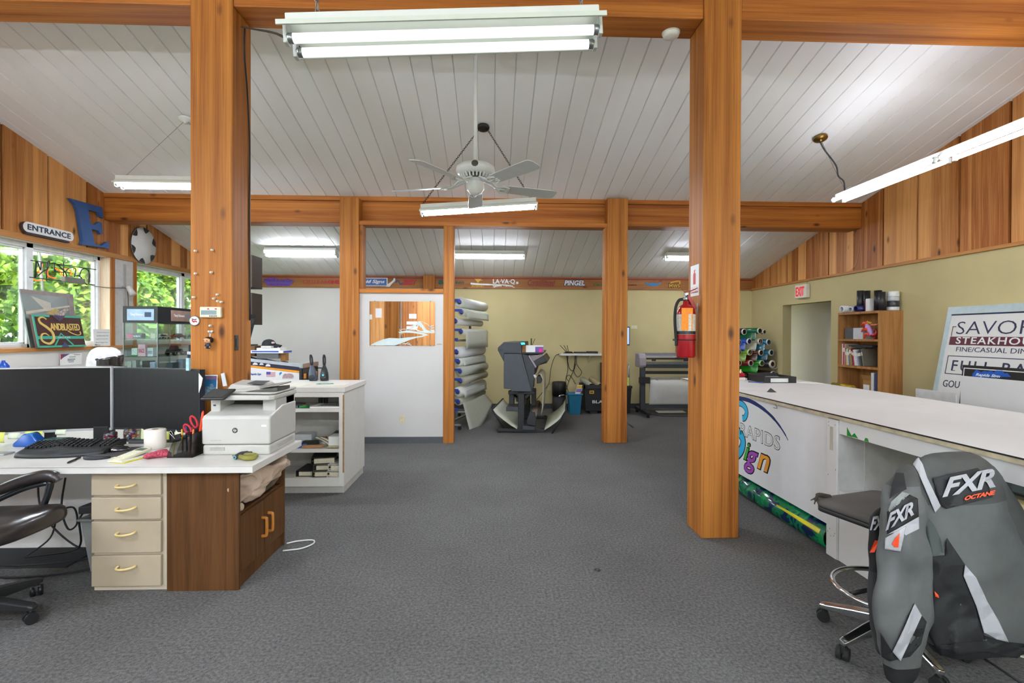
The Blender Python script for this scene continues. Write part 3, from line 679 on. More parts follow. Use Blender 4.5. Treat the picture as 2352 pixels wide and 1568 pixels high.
t = thing('fascia_sign', 'white bait shop sign reading LA-VA-Qs on the fascia', 'sign', fpx(1160, 661), group=GR)
fascia_text('LA·VA·Q', 1132, 641, 1183, 653, WHITE, '', '', .03).build('lettering', None, t); fascia_text('s', 1185, 647, 1191, 652, WHITE, '', '', .03).build('lettering', None, t)
fascia_text('Bait & Tackle', 1132, 654, 1178, 658, WHITE, '', '', .01).build('small_lettering', None, t)
o = fpx(1081, 651); MB().stroke([(0,0), (20*sc_,-1.5*sc_), (55*sc_,-2.5*sc_), (80*sc_,-3*sc_), (95*sc_,-5.5*sc_), (103*sc_,-9.5*sc_)], [.035,.03,.02,.018,.016,.014], o - YP*.004, XP, ZP, .012, sub=5).stroke([(52*sc_,-10*sc_), (58*sc_,-6.5*sc_), (68*sc_,-4.5*sc_)], .016, o - YP*.002, XP, ZP, .010, sub=4).build('rod', WHITE, t)
t = thing('fascia_sign', 'dark red script sign reading Consolidated on the fascia', 'sign', fpx(1243, 657), group=GR)
fascia_text('Consolidated', 1212, 643, 1275, 655, mat('#8a1a1e', .5), '', '', .01, .35).build('lettering', None, t)
o = fpx(1215, 656.5); MB().box(o.x, o.x+.5, FY_-.01, FY_, o.z-.004, o.z+.006).build('underline', mat('#8a1a1e', .5), t)
t = thing('fascia_sign', 'navy sign with white letters reading PINGEL on the fascia', 'sign', fpx(1320, 656), group=GR)
fascia_text('PINGEL', 1296, 644, 1343, 655.5, WHITE, '', '', .03, .2, bg=NAVY).build('lettering', None, t)
t = thing('fascia_sign', 'small green cut-out sign on the fascia, left of the far right post', 'sign', fpx(1375, 657), group=GR)
fascia_text('Care', 1363, 650, 1384, 656, mat('#1e6b3a', .5), '', '', .02, .3).build('lettering', None, t)
t = thing('fascia_sign', 'small dark red lettered sign on the fascia, right of the far right post', 'sign', fpx(1452, 656), group=GR)
fascia_text('RAPIDS', 1443, 653, 1462, 656, mat('#7d1c1c', .5), '', '', .02).build('lettering', None, t)
t = thing('fascia_sign', 'blue winged cut-out sign on the fascia, left of the yellow pipe letters', 'sign', fpx(1500, 658), group=GR)
MB().prism([fpx(x, y) for x, y in ((1480,648),(1484,653),(1494,657),(1500,658),(1508,656),(1516,652),(1519,648),(1508,651),(1503,649),(1498,649),(1494,651))], (0, -.012, 0)).build('wings', mat('#2b79b0', .5), t)
t = thing('fascia_sign', 'yellow pipe-shaped letters reading MWS on the fascia', 'sign', fpx(1550, 660), group=GR)
fascia_text('MWS', 1536.5, 652, 1561, 660, YEL, '', '', .01, bg=mat('#221c10', .6)).build('lettering', None, t)
o = fpx(1540, 652); q = lambda x, y: ((x-1540)*sc_, (652-y)*sc_)
MB().stroke([q(1541,651), q(1541.5,648.5), q(1556,645), q(1562,645), q(1562,652)], .022, o, XP, ZP, .012).build('pipe', YEL, t)
t = thing('fascia_sign', 'cream cut-out emblem on the fascia, next to the dark cabinet edge', 'sign', fpx(582, 657), group=GR)
o = fpx(578, 648); MB().stroke([(0, .08), (.05, .06), (.07, 0), (.04, -.04), (.01, -.05)], .035, o, XP, ZP, .012, sub=4).prism([fpx(579, 651), fpx(587, 652), fpx(586, 657), fpx(579, 657)], (0, -.01, 0)).build('emblem', mat('#e2c88c', .5), t)

# ---- mirror with an etched mountain on the partition
MY = 7.08
t = thing('etched_mirror', 'frameless wall mirror etched with a snowy mountain and river, on the white partition', 'mirror', at(924, 793.5, y=MY))
a = at(849, 793.5, y=MY); b = at(999.5, 692.5, y=MY); w, h = b.x-a.x, b.z-a.z
mm, mt, mb_ = mk('mirror_silver'); mb_.inputs['Metallic'].default_value = 1; mb_.inputs['Roughness'].default_value = .015
tcx = nn(mt, 'ShaderNodeTexCoord'); nx = nn(mt, 'ShaderNodeTexNoise'); nx.inputs['Scale'].default_value = 3; rx_ = nn(mt, 'ShaderNodeValToRGB')
rx_.color_ramp.elements[0].color = (.86, .88, .88, 1); rx_.color_ramp.elements[1].color = (.92, .93, .93, 1)
mt.links.new(tcx.outputs['Object'], nx.inputs['Vector']); mt.links.new(nx.outputs['Fac'], rx_.inputs[0]); mt.links.new(rx_.outputs[0], mb_.inputs['Base Color'])
MB().box(a.x, b.x, MY-.006, MY-.0005, a.z, b.z).build('glass', mm, t)
ETCH = mat('#cfdcdb', .8, var=.05); oo = a - YP*.0062
mp_ = lambda L: [(x*w, y*h) for x, y in L]
e = MB().use(ETCH)
e.poly(mp_([(.01,.01),(.10,.08),(.2,.14),(.3,.175),(.45,.165),(.6,.19),(.75,.215),(.82,.235),(.8,.255),(.72,.275),(.66,.29),(.5,.30),(.45,.305),(.52,.318),(.64,.33),(.74,.318),(.80,.30),(.9,.245),(.82,.205),(.72,.18),(.63,.14),(.52,.075),(.44,.03),(.38,.005)]), oo, XP, ZP, .0006)
e.poly(mp_([(.57,.30),(.62,.335),(.68,.34),(.70,.36),(.74,.33),(.8,.31),(.85,.29),(.95,.285),(.995,.29),(.995,.34),(.93,.33),(.88,.36),(.84,.42),(.80,.5),(.77,.56),(.745,.55),(.70,.50),(.64,.44),(.60,.39),(.55,.35),(.58,.38),(.60,.36),(.66,.40),(.70,.44),(.73,.49),(.725,.42),(.735,.40),(.75,.46),(.77,.44),(.775,.40),(.79,.43),(.81,.37),(.83,.34),(.80,.33),(.77,.34),(.72,.37),(.66,.345),(.6,.345),(.5,.325),(.47,.33),(.48,.31)]), oo - YP*.0003, XP, ZP, .0006)
for L, wd in (([(.47,.335),(.50,.37),(.54,.375),(.58,.36),(.56,.33)], .006), ([(.55,.34),(.62,.40),(.68,.47),(.75,.55),(.82,.53),(.90,.47),(.93,.40)], .006), ([(.9,.40),(.93,.44),(.98,.46)], .01), ([(.90,.42),(.95,.40),(.99,.41)], .012), ([(.92,.36),(.96,.35),(.99,.36)], .012), ([(.44,.31),(.47,.29),(.52,.285)], .006), ([(.50,.04),(.55,.05),(.60,.03),(.64,.01)], .008), ([(.54,.02),(.58,.07),(.62,.04)], .006)):
    e.stroke(mp_(L), wd, oo - YP*.0002, XP, ZP, .0006, sub=3)
e.build('etching', None, t)
for x in (.08, .93):
    for z, dz in ((a.z-.006, 1), (b.z-.006, 1)): MB().box(a.x + x*w - .008, a.x + x*w + .008, MY-.01, MY-.001, z, z+.014).build('mirror_clip', CLEAR, t, bev=.002)
q = at(995, 788, y=MY); MB().poly([(0,0),(.075,0),(.075,.012),(.05,.022),(.02,.02),(.0,.01)], at(1003, 792, y=MY), XP, ZP, .002).build('sticker', mat('#b9a98f', .7), label='tiny tan sticker on the partition at the lower right of the mirror', cat='sticker')
def outlet(c, X, label, m=mat('#d6c9a8', .4)):
    Z = V(X).cross(ZP); c = V(c); t = thing('wall_outlet', label, 'outlet', c); X = V(X)
    q = MB().slab(c - X*.036 - ZP*.058, X*.072, ZP*.116, Z*.006); q.build('cover_plate', m, t, bev=.002)
    q = MB()
    for s in (-1, 1):
        MB().slab(c - X*.017 + ZP*(s*.026-.014) + Z*.005, X*.034, ZP*.028, Z*.003).build('receptacle', m, t, bev=.003)
        for d in (-.007, .005): q.slab(c + X*d + ZP*(s*.026-.004) + Z*.0075, X*.002, ZP*.009, Z*.001)
        q.slab(c - X*.002 + ZP*(s*.026-.011) + Z*.0075, X*.004, ZP*.004, Z*.001)
    q.build('slots', BLACK, t)
    return t
outlet(at(923.5, 963, y=MY) + YN*0, XP, 'cream wall outlet low on the white partition, under the mirror')
# ---- exit sign
e0 = at(1832.5, 684, x=XR); e1 = at(1861.5, 654, x=XR)
t = thing('exit_sign', 'white EXIT sign with red letters above the doorway in the yellow wall', 'exit sign', (XR-.03, (e0.y+e1.y)/2, e1.z-.22))
yc, zc_ = (e0.y+e1.y)/2, (e0.z+e1.z)/2 ; zc_ = at(1846, 669, x=XR).z
MB().box(XR-.065, XR, yc-.165, yc+.165, zc_-.115, zc_+.115).build('case', mat('#e4dfd2', .45), t, bev=.01)
MB().text('EXIT', (XR-.066, yc+.125, zc_-.08), YN, ZP, w=.235, h=.155, th=.004, bold=.015).build('lettering', mat('#d3202c', .4, emit='#d3202c', es=.25), t)
q = MB().tube([at(1974, 552, x=XR-.012), at(1970, 590, x=XR-.012), at(1962, 612, x=XR-.012), at(1940, 628, x=XR-.03), at(1890, 637, x=XR-.04), at(1862, 640, x=XR-.04), at(1850, 655, x=XR-.03)], .004, 6, sub=4)
q.build('sign_cord', mat('#b9905c', .6), label='thin tan cord running from a hole in the cedar boards to the EXIT sign', cat='cord')

# ---- fire extinguisher and its sign on the left face of the big right post
PXF = 1.537
t = thing('fire_extinguisher_sign', 'white sign with a red extinguisher picture on the big right post', 'sign', (PXF, 3.85, 1.74))
sp = [at(1585.5, 613, x=PXF-.002), at(1586, 681, x=PXF-.002), at(1606, 675, x=PXF-.002), at(1606, 608, x=PXF-.002)]
ya, yb = 3.775, 3.935; z0, z1 = at(1596, 680, x=PXF).z, at(1596, 609, x=PXF).z
MB().box(PXF-.004, PXF, ya, yb, z0, z1).build('panel', WHITE, t, bev=.0015)
X_ = V((0, -1, 0)); o = V((PXF-.0045, yb, z0)); w = yb-ya; h = z1-z0
q = MB().poly([(w*.36, h*.38), (w*.64, h*.38), (w*.64, h*.70), (w*.58, h*.755), (w*.42, h*.755), (w*.36, h*.70)], o, X_, ZP, .001).poly([(w*.46, h*.76), (w*.54, h*.76), (w*.56, h*.82), (w*.66, h*.84), (w*.5, h*.85), (w*.44, h*.80)], o, X_, ZP, .001)
q.build('picture', mat('#cf3a3c', .5), t)
MB().box(PXF-.0053, PXF-.0045, ya+.012, yb-.012, z0+h*.285, z0+h*.29).text('FIRE', o + X_*w*.32 + ZP*h*.19, X_, ZP, w=w*.36, h=h*.05, th=.001).text('EXTINGUISHER', o + X_*w*.08 + ZP*h*.1, X_, ZP, w=w*.84, h=h*.05, th=.001).build('lettering', mat('#cf3a3c', .5), t)
ec = V((1.448, 3.80, 1.33))
t = thing('fire_extinguisher', 'red fire extinguisher with an orange tag on the side of the big right post', 'fire extinguisher', ec)
MB().lathe([(.0, .0), (.062, .002), (.068, .014), (.068, .33), (.060, .37), (.038, .395), (.024, .40), (.022, .425)], ec, ZP, 32).build('cylinder', mat('#9c0d18', .25, coat=.5), t)
MB().lathe([(.0688, .175), (.0688, .325)], ec, ZP, 32, False).build('paper_label', mat('#c9c4b8', .5, var=.25, scale=90), t)
q = MB().lathe([(.0696, .176), (.0696, .20)], ec, ZP, 32, False); q.build('label_band', BLACK, t)
MB().lathe([(.071, .13), (.071, .137)], ec, ZP, 32, False).box(ec.x-.095, ec.x-.066, ec.y-.012, ec.y+.012, ec.z+.127, ec.z+.14).build('strap', BLACK, t, solid=.002)
MB().cyl(ec + ZP*.42, ec + ZP*.465, .016, n=16).cyl(ec + V((-.028, 0, .44)), ec + V((.0, 0, .44)), .013, n=14).box(ec.x-.012, ec.x+.012, ec.y-.012, ec.y+.012, ec.z+.45, ec.z+.485).build('valve', STEEL, t)
MB().hexa([ec + V(p) for p in ((-.012,-.011,.487),(-.012,.011,.487),(.035,.011,.497),(.035,-.011,.497))], [ec + V(p) for p in ((-.012,-.011,.496),(-.012,.011,.496),(.035,.011,.506),(.035,-.011,.506))]).hexa([ec + V(p) for p in ((.035,-.011,.497),(.035,.011,.497),(.085,.011,.522),(.085,-.011,.522))], [ec + V(p) for p in ((.035,-.011,.506),(.035,.011,.506),(.085,.011,.527),(.085,-.011,.527))]).build('lever', RED, t, bev=.002)
MB().hexa([ec + V(p) for p in ((-.008,-.012,.46),(-.008,.012,.46),(.012,.012,.455),(.012,-.012,.455))], [ec + V(p) for p in ((.0,-.012,.475),(.0,.012,.475),(.02,.012,.475),(.02,-.012,.475))]).hexa([ec + V(p) for p in ((.058,-.014,.36),(.058,.014,.36),(.08,.014,.372),(.08,-.014,.372))], [ec + V(p) for p in ((-.002,-.012,.462),(-.002,.012,.462),(.02,.012,.476),(.02,-.012,.476))]).build('carry_handle', RED, t, bev=.003)
MB().tube([ec + V(p) for p in ((-.024,0,.44),(-.055,0,.43),(-.08,-.005,.38),(-.088,-.008,.30),(-.084,-.008,.22),(-.076,-.005,.13),(-.074,-.004,.09))], .011, 10, sub=4).build('hose', RUBBER, t)
MB().slab(ec + V((-.062, -.0705, .205)), (.086, .006, 0), (.002, 0, .165), (0, -.0015, 0)).build('inspection_tag', mat('#f08c1a', .6, var=.1, scale=60), t)
MB().slab(ec + V((-.022, -.012, .50)), (.016, 0, -.016), (0, .012, 0), (-.022, 0, .022)).build('safety_flag', mat('#f4511c', .5), t)
MB().box(PXF-.045, PXF, ec.y-.008, ec.y+.008, ec.z+.37, ec.z+.385).box(PXF-.004, PXF, ec.y-.012, ec.y+.012, ec.z+.34, ec.z+.41).build('wall_bracket', mat('#8f8a80', .5), t, bev=.002)

# ---- things on the big left post
PF = 3.71
def ppx(x, y, d=0): return at(x, y, y=PF-d)
c = ppx(487.5, 717); t = thing('thermostat', 'cream digital thermostat on the big left post', 'thermostat', c - ZP*.04)
MB().box(c.x-.074, c.x+.074, PF-.028, PF, c.z-.038, c.z+.038).build('case', mat('#dcd6bd', .4), t, bev=.008, seg=3)
MB().box(c.x-.062, c.x+.044, PF-.0295, PF-.027, c.z-.018, c.z+.012).build('display', mat('#8fa3a6', .2), t)
MB().box(c.x-.062, c.x+.048, PF-.0295, PF-.027, c.z+.018, c.z+.027).build('label_strip', WHITE, t)
q = MB()
for x in (-.012, .04): MB().box(c.x+x-.007, c.x+x+.007, PF-.0305, PF-.027, c.z+.0185, c.z+.0265).build('red_marker', mat('#c23b3f', .4), t)
for i in range(5): MB().box(c.x-.005+i*.011, c.x+.002+i*.011, PF-.031, PF-.027, c.z-.030, c.z-.024).build('button', DKGREY, t)
PINL = ['white push pin, upper left of the pin group on the big left post', 'white push pin, upper right, over the dark knot on the big left post', 'white push pin, middle left, near the window edge of the big left post', 'white push pin below the dark knot on the big left post', 'white push pin left of the crack above the thermostat', 'white push pin, topmost of the cluster of four above the thermostat', 'white push pin, leftmost of the cluster of four above the thermostat', 'white push pin, middle of the cluster of four above the thermostat', 'white push pin, rightmost of the cluster of four above the thermostat', 'white push pin between the thermostat and the earphones']
for (x, y), l in zip(((452,577),(490,575),(452,629),(488,626),(448,683),(502,677),(494,686),(503,692),(511,694),(486,748)), PINL):
    p = ppx(x, y); MB().lathe([(.0015, 0), (.0015, .008), (.009, .009), (.009, .012), (.0055, .014), (.005, .022), (.008, .026), (.006, .029), (.0, .03)], p, YN, 14).build('push_pin', mat('#e9e2d4', .3), label=l, cat='push pin', group='push pins on the big left post')
p = ppx(448, 736.5); t = thing('round_badge', 'round white badge with a red emblem, left of the thermostat', 'badge', p - ZP*.03)
MB().lathe([(.033, 0), (.034, .004), (.031, .008), (.0, .009)], p, YN, 32).build('disc', WHITE, t)
MB().lathe([(.036, 0), (.036, .006), (.033, .008)], p, YN, 32).build('rim', STEEL, t)
q = MB().stroke([(-.016,.006),(-.005,-.008),(.006,-.002),(.018,-.008)], .009, p - YP*.0092, XP, ZP, .0008, sub=4); q.build('emblem', SRED, t)
MB().stroke([(-.018,.014),(.0,.008),(.016,.012)], .006, p - YP*.0092, XP, ZP, .0008, sub=4).build('emblem_lettering', BLACK, t)
p = ppx(485, 761); t = thing('hanging_figurine', 'little big-headed figurine in a dark suit hanging on the big left post', 'figurine', p - ZP*.11)
MB().ell(p + V((-.009,-.012,0)), (.009,.009,.008)).ell(p + V((.011,-.012,0)), (.010,.009,.008)).build('wad', mat('#e6e2e0', .6), t)
for s in (-1, 1): MB().tube([p + V((s*.006,-.012,-.004)), p + V((s*.003,-.014,-.025)), p + V((-.002,-.015,-.046))], .0016, 6).build('loop', WHITE, t)
hc = p + V((-.004, -.034, -.063)); SK = mat('#e0a678', .5)
MB().ell(hc, (.029, .024, .021)).build('head', SK, t)
MB().ell(hc + V((.003, .005, .007)), (.030, .024, .019)).ell(hc + V((.026, 0, .0)), (.006, .02, .016)).build('hair', mat('#20150f', .6), t)
for s in (-1, 1): MB().ell(hc + V((s*.011-.006, -.0228, -.001)), (.0035, .002, .0035), 10, 6).build('eye', BLACK, t)
MB().ell(hc + V((.0275, -.006, -.001)), (.003, .004, .005), 10, 6).build('ear', SK, t)
bc = hc + V((0, .002, -.034))
MB().loft([[bc + V((math.cos(a)*rx*1.0, math.sin(a)*rx*.7, z)) for a in [2*math.pi*i/12 for i in range(12)]] for rx, z in ((.013,-.012),(.014,0),(.012,.012),(.008,.016))]).build('torso', mat('#2a3348', .6), t)
for s in (-1, 1):
    MB().tube([bc + V((s*.013, 0, .008)), bc + V((s*.018, -.004, -.004)), bc + V((s*.016, -.008, -.009))], .0045, 8).build('arm', mat('#2a3348', .6), t)
    MB().tube([bc + V((s*.006, 0, -.010)), bc + V((s*.007, -.002, -.024))], .006, 8).build('leg', mat('#1f2635', .6), t)
    MB().ell(bc + V((s*.016, -.010, -.012)), (.004, .004, .004), 8, 6).build('hand', SK, t)
# slim black lock plate on the side of the left post
q0 = V((-1.852, 3.755, at(539, 787, y=3.755).z)); t = thing('switch_plate', 'slim black switch plate on the right side of the big left post', 'switch', q0 - ZP*.055)
MB().box(-1.852, -1.846, q0.y-.018, q0.y+.03, q0.z-.055, q0.z+.055).build('plate', BLACK, t, bev=.002)
MB().box(-1.847, -1.841, q0.y-.004, q0.y+.016, q0.z-.03, q0.z+.03).build('rocker', DKGREY, t, bev=.002)
# ---- framed things on the wall behind the photographer (seen in the mirror)
def framed(x, z, w, h, m, label, lines=0, mfr=mat('#2b221c', .5)):
    t = thing('framed_certificate', label, 'picture', (x, YF+.02, z-h/2))
    MB().box(x-w/2, x+w/2, YF+.021, YF+.045, z-h/2, z+h/2).build('frame', mfr, t, bev=.004)
    MB().box(x-w/2+.03, x+w/2-.03, YF+.045, YF+.048, z-h/2+.03, z+h/2-.03).build('sheet', m, t)
    if lines:
        q = MB()
        for i in range(lines): ww = w*(.62 if i % 2 else .4); q.box(x-ww/2, x+ww/2, YF+.048, YF+.049, z+h*.3-i*h*.11-.006, z+h*.3-i*h*.11+.006)
        q.build('printed_lines', mat('#5d6a66', .7), t)
framed(-3.22, 2.14, .5, .42, mat('#dfe9e2', .6), 'framed certificate on the front wall, reflected in the etched mirror', 6)
framed(-3.22, 1.62, .48, .40, mat('#8fa0aa', .6, var=.35, scale=9), 'framed landscape print on the front wall, reflected under the certificate in the mirror')
for x, z, w, h, l in ((-4.05, 2.05, .24, .16, 'white card pinned to the front wall boards, leftmost in the mirror'), (-2.62, 2.08, .24, .15, 'white card pinned to the front wall boards, right of the certificate'), (-2.65, 1.86, .34, .1, 'white strip pinned to the front wall, second below the right-hand card'), (-2.65, 1.7, .34, .11, 'white strip pinned to the front wall, lowest in the mirror'), (-3.72, 2.18, .2, .3, 'tall white sheet pinned to the front wall boards, left of the certificate')):
    MB().box(x-w/2, x+w/2, YF+.021, YF+.026, z-h/2, z+h/2).build('pinned_card', WHITE, label=l, cat='card', group='cards on the front wall')
# ================================================================ desk at the left
DZT = .74
t = thing('desk_worktop', 'long white laminate desk worktop with a chamfer-free square edge, carrying monitors and printer', 'worktop', (-2.8, 3.3, .699))
t['label'] = 'white laminate desk worktop carrying the two monitors and the printer'
MB().prism([(-4.3,2.99,.70),(-1.378,2.985,.70),(-1.365,3.704,.70),(-2.165,3.704,.70),(-2.165,4.3,.70),(-4.3,4.3,.70)], (0,0,.04)).build('top', WHITE_LAM, t, bev=.002)
MB().box(-4.3,-1.38,2.9845,2.989,.7365,.7385).build('edge_line', mat('#8d8984', .5), t)
S(MB().box(-4.3, -1.9, 3.685, 3.70, 0, .699), 'partition_low', WWALL)
S(MB().box(-4.3, -4.2, 3.2, 4.3, 0, .699).box(-4.3, -2.2, 4.2, 4.3, 0, .699), 'partition_desk', WWALL)
# drawers
t = thing('drawer_pedestal', 'cream drawer unit with four drawers under the white desk', 'drawer unit', (-2.108, 3.3, 0))
MB().box(-2.319, -1.898, 3.06, 3.66, 0, .698).build('carcass', CREAM, t, bev=.003)
DRW = mat('#ae9f88', .5, var=.07, scale=4)
for z0, z1, zh in ((.561,.690,.622), (.421,.548,.489), (.227,.409,.346), (.032,.211,.150)):
    d = MB().box(-2.318, -1.925, 3.037, 3.059, z0, z1).build('drawer', DRW, t, bev=.004)
    MB().tube([(-2.163,3.036,zh),(-2.166,3.018,zh-.003),(-2.15,3.004,zh-.006),(-2.113,2.998,zh-.004),(-2.08,3.004,zh),(-2.064,3.018,zh+.004),(-2.066,3.036,zh+.004)], .0065, 10, sub=4).build('handle', mat('#e3c98a', .35), d, label='yellowish curved handle')
# brown cabinet
t = thing('low_cabinet', 'brown woodgrain cabinet with two small doors and an open shelf under the desk corner', 'cabinet', (-1.69, 3.37, 0))
x0, x1, y0, y1 = -1.892, -1.48, 3.037, 3.70
MB().box(x0, x1, y0, y0+.018, 0, .698).box(x0, x1, y1-.018, y1, 0, .698).box(x0, x0+.018, y0+.018, y1-.018, 0, .698).box(x0+.018, x1-.02, y0+.018, y1-.018, .42, .438).box(x0+.018, x1-.02, y0+.018, y1-.018, .075, .095).build('body', BROWN, t, bev=.002)
MB().box(x1-.03, x1-.014, y0+.018, y1-.018, 0, .088).build('toe_board', BROWN_Y, t)
for a, b, hy in ((3.058, 3.374, 3.335), (3.38, 3.68, 3.425)):
    d = MB().box(x1-.018, x1-.001, a, b, .092, .424).build('door', BROWN_Y, t, bev=.002)
    MB().tube([(x1-.002,hy,.20),(x1+.022,hy,.203),(x1+.03,hy,.215),(x1+.03,hy,.305),(x1+.022,hy,.317),(x1-.002,hy,.32)], .010, 10, sub=3).build('handle', mat('#b5732c', .35, var=.15), d, label='honey-coloured loop handle')
def lump(name, rings, m, amp=.02, sc=9, seed=0, parent=None, n=28, sub=4, **k):
    """a soft bundle: oval sections along a path, wrinkled with noise; rings = (centre, ru, rv, axis_u, axis_v)"""
    rr = []; cs = smooth_path([V(r[0]) for r in rings], sub)
    N = len(cs)
    for i, c in enumerate(cs):
        f = i/(N-1)*(len(rings)-1); a = min(int(f), len(rings)-2); q = f - a
        ru, rv = lerp(rings[a][1], rings[a+1][1], q), lerp(rings[a][2], rings[a+1][2], q)
        U = lerp(V(rings[a][3]), V(rings[a+1][3]), q).normalized(); W = lerp(V(rings[a][4]), V(rings[a+1][4]), q).normalized()
        R_ = []
        for j in range(n):
            an = 2*math.pi*j/n; p = c + U*math.cos(an)*ru + W*math.sin(an)*rv
            d = mnoise.noise(p*sc + V((seed, seed*.7, 0)))*amp + abs(mnoise.noise(p*sc*2.3 + V((0, seed, 3))))*amp*1.1 - amp*.3
            R_.append(p + (p - c).normalized()*d)
        rr.append(R_)
    return MB().loft(rr).build(name, m, parent, sub=1, **k)
QM = mat('#b39c88', .85, var=.12, scale=8, bump=.3, bscale=150)
Q = lump('quilt', [((-1.60,3.07,.57),.02,.02,YP,ZP), ((-1.535,3.10,.56),.06,.10,YP,ZP), ((-1.515,3.20,.56),.11,.085,(1,0,.2),ZP), ((-1.505,3.36,.592),.12,.075,(1,0,.2),ZP), ((-1.50,3.52,.615),.13,.052,(1,0,.15),ZP), ((-1.53,3.62,.62),.10,.045,(1,0,.1),ZP), ((-1.60,3.655,.635),.02,.02,XP,ZP)], QM, .046, 13, 3, n=44, sub=8, label='folded tan quilt stuffed into the open shelf of the brown cabinet', cat='quilt')
lump('bedding_roll', [((-1.70,3.28,.475),.03,.02,YP,ZP), ((-1.62,3.33,.482),.10,.038,YP,ZP), ((-1.52,3.44,.50),.10,.055,YP,ZP), ((-1.485,3.54,.52),.09,.05,YP,ZP), ((-1.52,3.62,.51),.03,.035,YP,ZP)], mat('#5f503c', .9, var=.2, scale=12, bump=.3), .02, 13, 9, label='dark brown rolled bedding under the tan quilt in the brown cabinet', cat='bedding')
lump('folded_cloth', [((-1.62,3.085,.452),.012,.01,YP,ZP), ((-1.53,3.09,.464),.028,.024,YP,ZP), ((-1.497,3.10,.466),.025,.024,YP,ZP), ((-1.488,3.11,.462),.012,.012,YP,ZP)], mat('#b9a890', .9, bump=.3), .008, 20, 5, label='small beige folded cloth at the front corner of the brown cabinet shelf', cat='cloth')
# wastebasket, plug and cables under the desk
t = thing('wastebasket', 'grey plastic wastebasket under the desk, left of the drawers', 'wastebasket', (-2.44, 3.42, 0))
MB().loft([[V((-2.44 + sx*rx, 3.42 + sy*ry, z)) for sx, sy in ((-1,-1),(1,-1),(1,1),(-1,1))] for rx, ry, z in ((.085,.12,0),(.112,.16,.33),(.125,.175,.335),(.125,.175,.35),(.115,.165,.35),(.108,.155,.335),(.08,.115,.01))], True, True, False).build('bin', mat('#8f8f8e', .5), t, bev=.01)
MB().prism([(-2.60,3.3,.36),(-2.47,3.27,.375),(-2.42,3.32,.40),(-2.42,3.45,.40),(-2.50,3.46,.39)], (0,0,.05)).build('power_adapter', BLACKM, label='black power adapter lying on the grey wastebasket under the desk', cat='power adapter', bev=.008)
for pts, l in (([(-2.58,3.32,.37),(-2.63,3.35,.30),(-2.70,3.45,.12),(-2.85,3.55,.03),(-3.1,3.5,.012)], 'thin black cable dropping from the power adapter under the desk'),
               ([(-3.3,3.3,.012),(-3.0,3.22,.012),(-2.7,3.24,.012),(-2.45,3.38,.012),(-2.36,3.50,.02)], 'black cable lying on the carpet in front of the wastebasket'),
               ([(-3.4,3.45,.012),(-3.1,3.38,.012),(-2.8,3.42,.012),(-2.62,3.5,.02),(-2.55,3.6,.1)], 'black cable lying on the carpet along the white panel under the desk'),
               ([(-2.95,3.64,.5),(-2.96,3.62,.3),(-2.9,3.6,.16),(-2.84,3.6,.2),(-2.88,3.62,.3),(-2.98,3.62,.26),(-3.02,3.6,.1),(-3.1,3.5,.012)], 'black cable hanging in a loop behind the office chair'),
               ([(-3.12,3.63,.6),(-3.1,3.61,.35),(-3.0,3.58,.2),(-2.8,3.56,.05),(-2.6,3.57,.012)], 'thin black cable sloping down behind the office chair')):
    MB().tube(pts, .006, 6, sub=6).build('cable', BLACKM, label=l, cat='cable')
box('floor_mat', mat('#26272a', .8), -4.2, -2.72, 3.36, 3.66, 0, .009, label='dark rubber mat on the carpet under the desk', cat='mat', bev=.003)
outlet((-2.62, 3.684, .40), XP, 'cream wall outlet on the white panel under the desk')
MB().tube([(-1.46,3.68,.012),(-1.40,3.72,.012),(-1.30,3.74,.01),(-1.275,3.68,.008),(-1.33,3.60,.008),(-1.44,3.56,.01)], .005, 6, sub=6).build('cable', WHITE, label='white cable curling on the carpet at the back corner of the brown cabinet', cat='cable')

# ---------------------------------------------------------------- monitors
SCR = mat('#151516', .35, var=.02, spec=.3); SILV = mat('#c4c6c8', .3, .4)
def monitor(name, label, A, B, z0, z1, sag, fm, bw, chin):
    A, B = V(A), V(B); t = thing(name, label, 'monitor', ((A.x+B.x)/2, (A.y+B.y)/2+.12, DZT)); d = (B-A); n = V((-d.y, d.x, 0)).normalized()
    c = lambda u, z, o: lerp(A, B, u) + n*(sag*4*u*(1-u) + o) + ZP*z
    N = 14
    def shell(u0, u1, za, zb, o0, o1):
        r = []
        for i in range(N+1):
            u = lerp(u0, u1, i/N); r.append([c(u,za,o0), c(u,zb,o0), c(u,zb,o1), c(u,za,o1)])
        return r
    MB().loft(shell(0,1,z0,z1,.004,.045), True, True, False).build('back_shell', fm, t, bev=.003)
    L = d.length; f = MB()
    for u0, u1, za, zb in ((0,1,z1-bw,z1),(0,1,z0,z0+chin),(0,bw/L,z0,z1),(1-bw/L,1,z0,z1)): f.loft(shell(u0,u1,za,zb,-.002,.006), True, True, False)
    f.build('bezel', fm, t)
    MB().loft(shell(bw/L,1-bw/L,z0+chin,z1-bw,0,.0045), True, True, False).build('screen', SCR, t)
    m = c(.5, 0, .06); MB().box(m.x-.03, m.x+.03, m.y-.01, m.y+.02, DZT, z0+.15).build('stand', BLACKM, t)
    MB().box(m.x-.12, m.x+.12, m.y-.12, m.y+.06, DZT, DZT+.012).build('stand_base', BLACKM, t, bev=.005)
    return t
zA = at(258, 983, y=3.75).z
mA, mB_, mC = at(259, 900, y=3.76), at(459, 900, y=3.56), at(-75, 900, y=3.50)
monitor('computer_monitor', 'left curved monitor with a silver bezel and dark blank screen on the desk', (mC.x, mC.y, 0), (mA.x-.008, mA.y, 0), zA-.015, at(258, 842, y=3.75).z, .045, SILV, .008, .017)
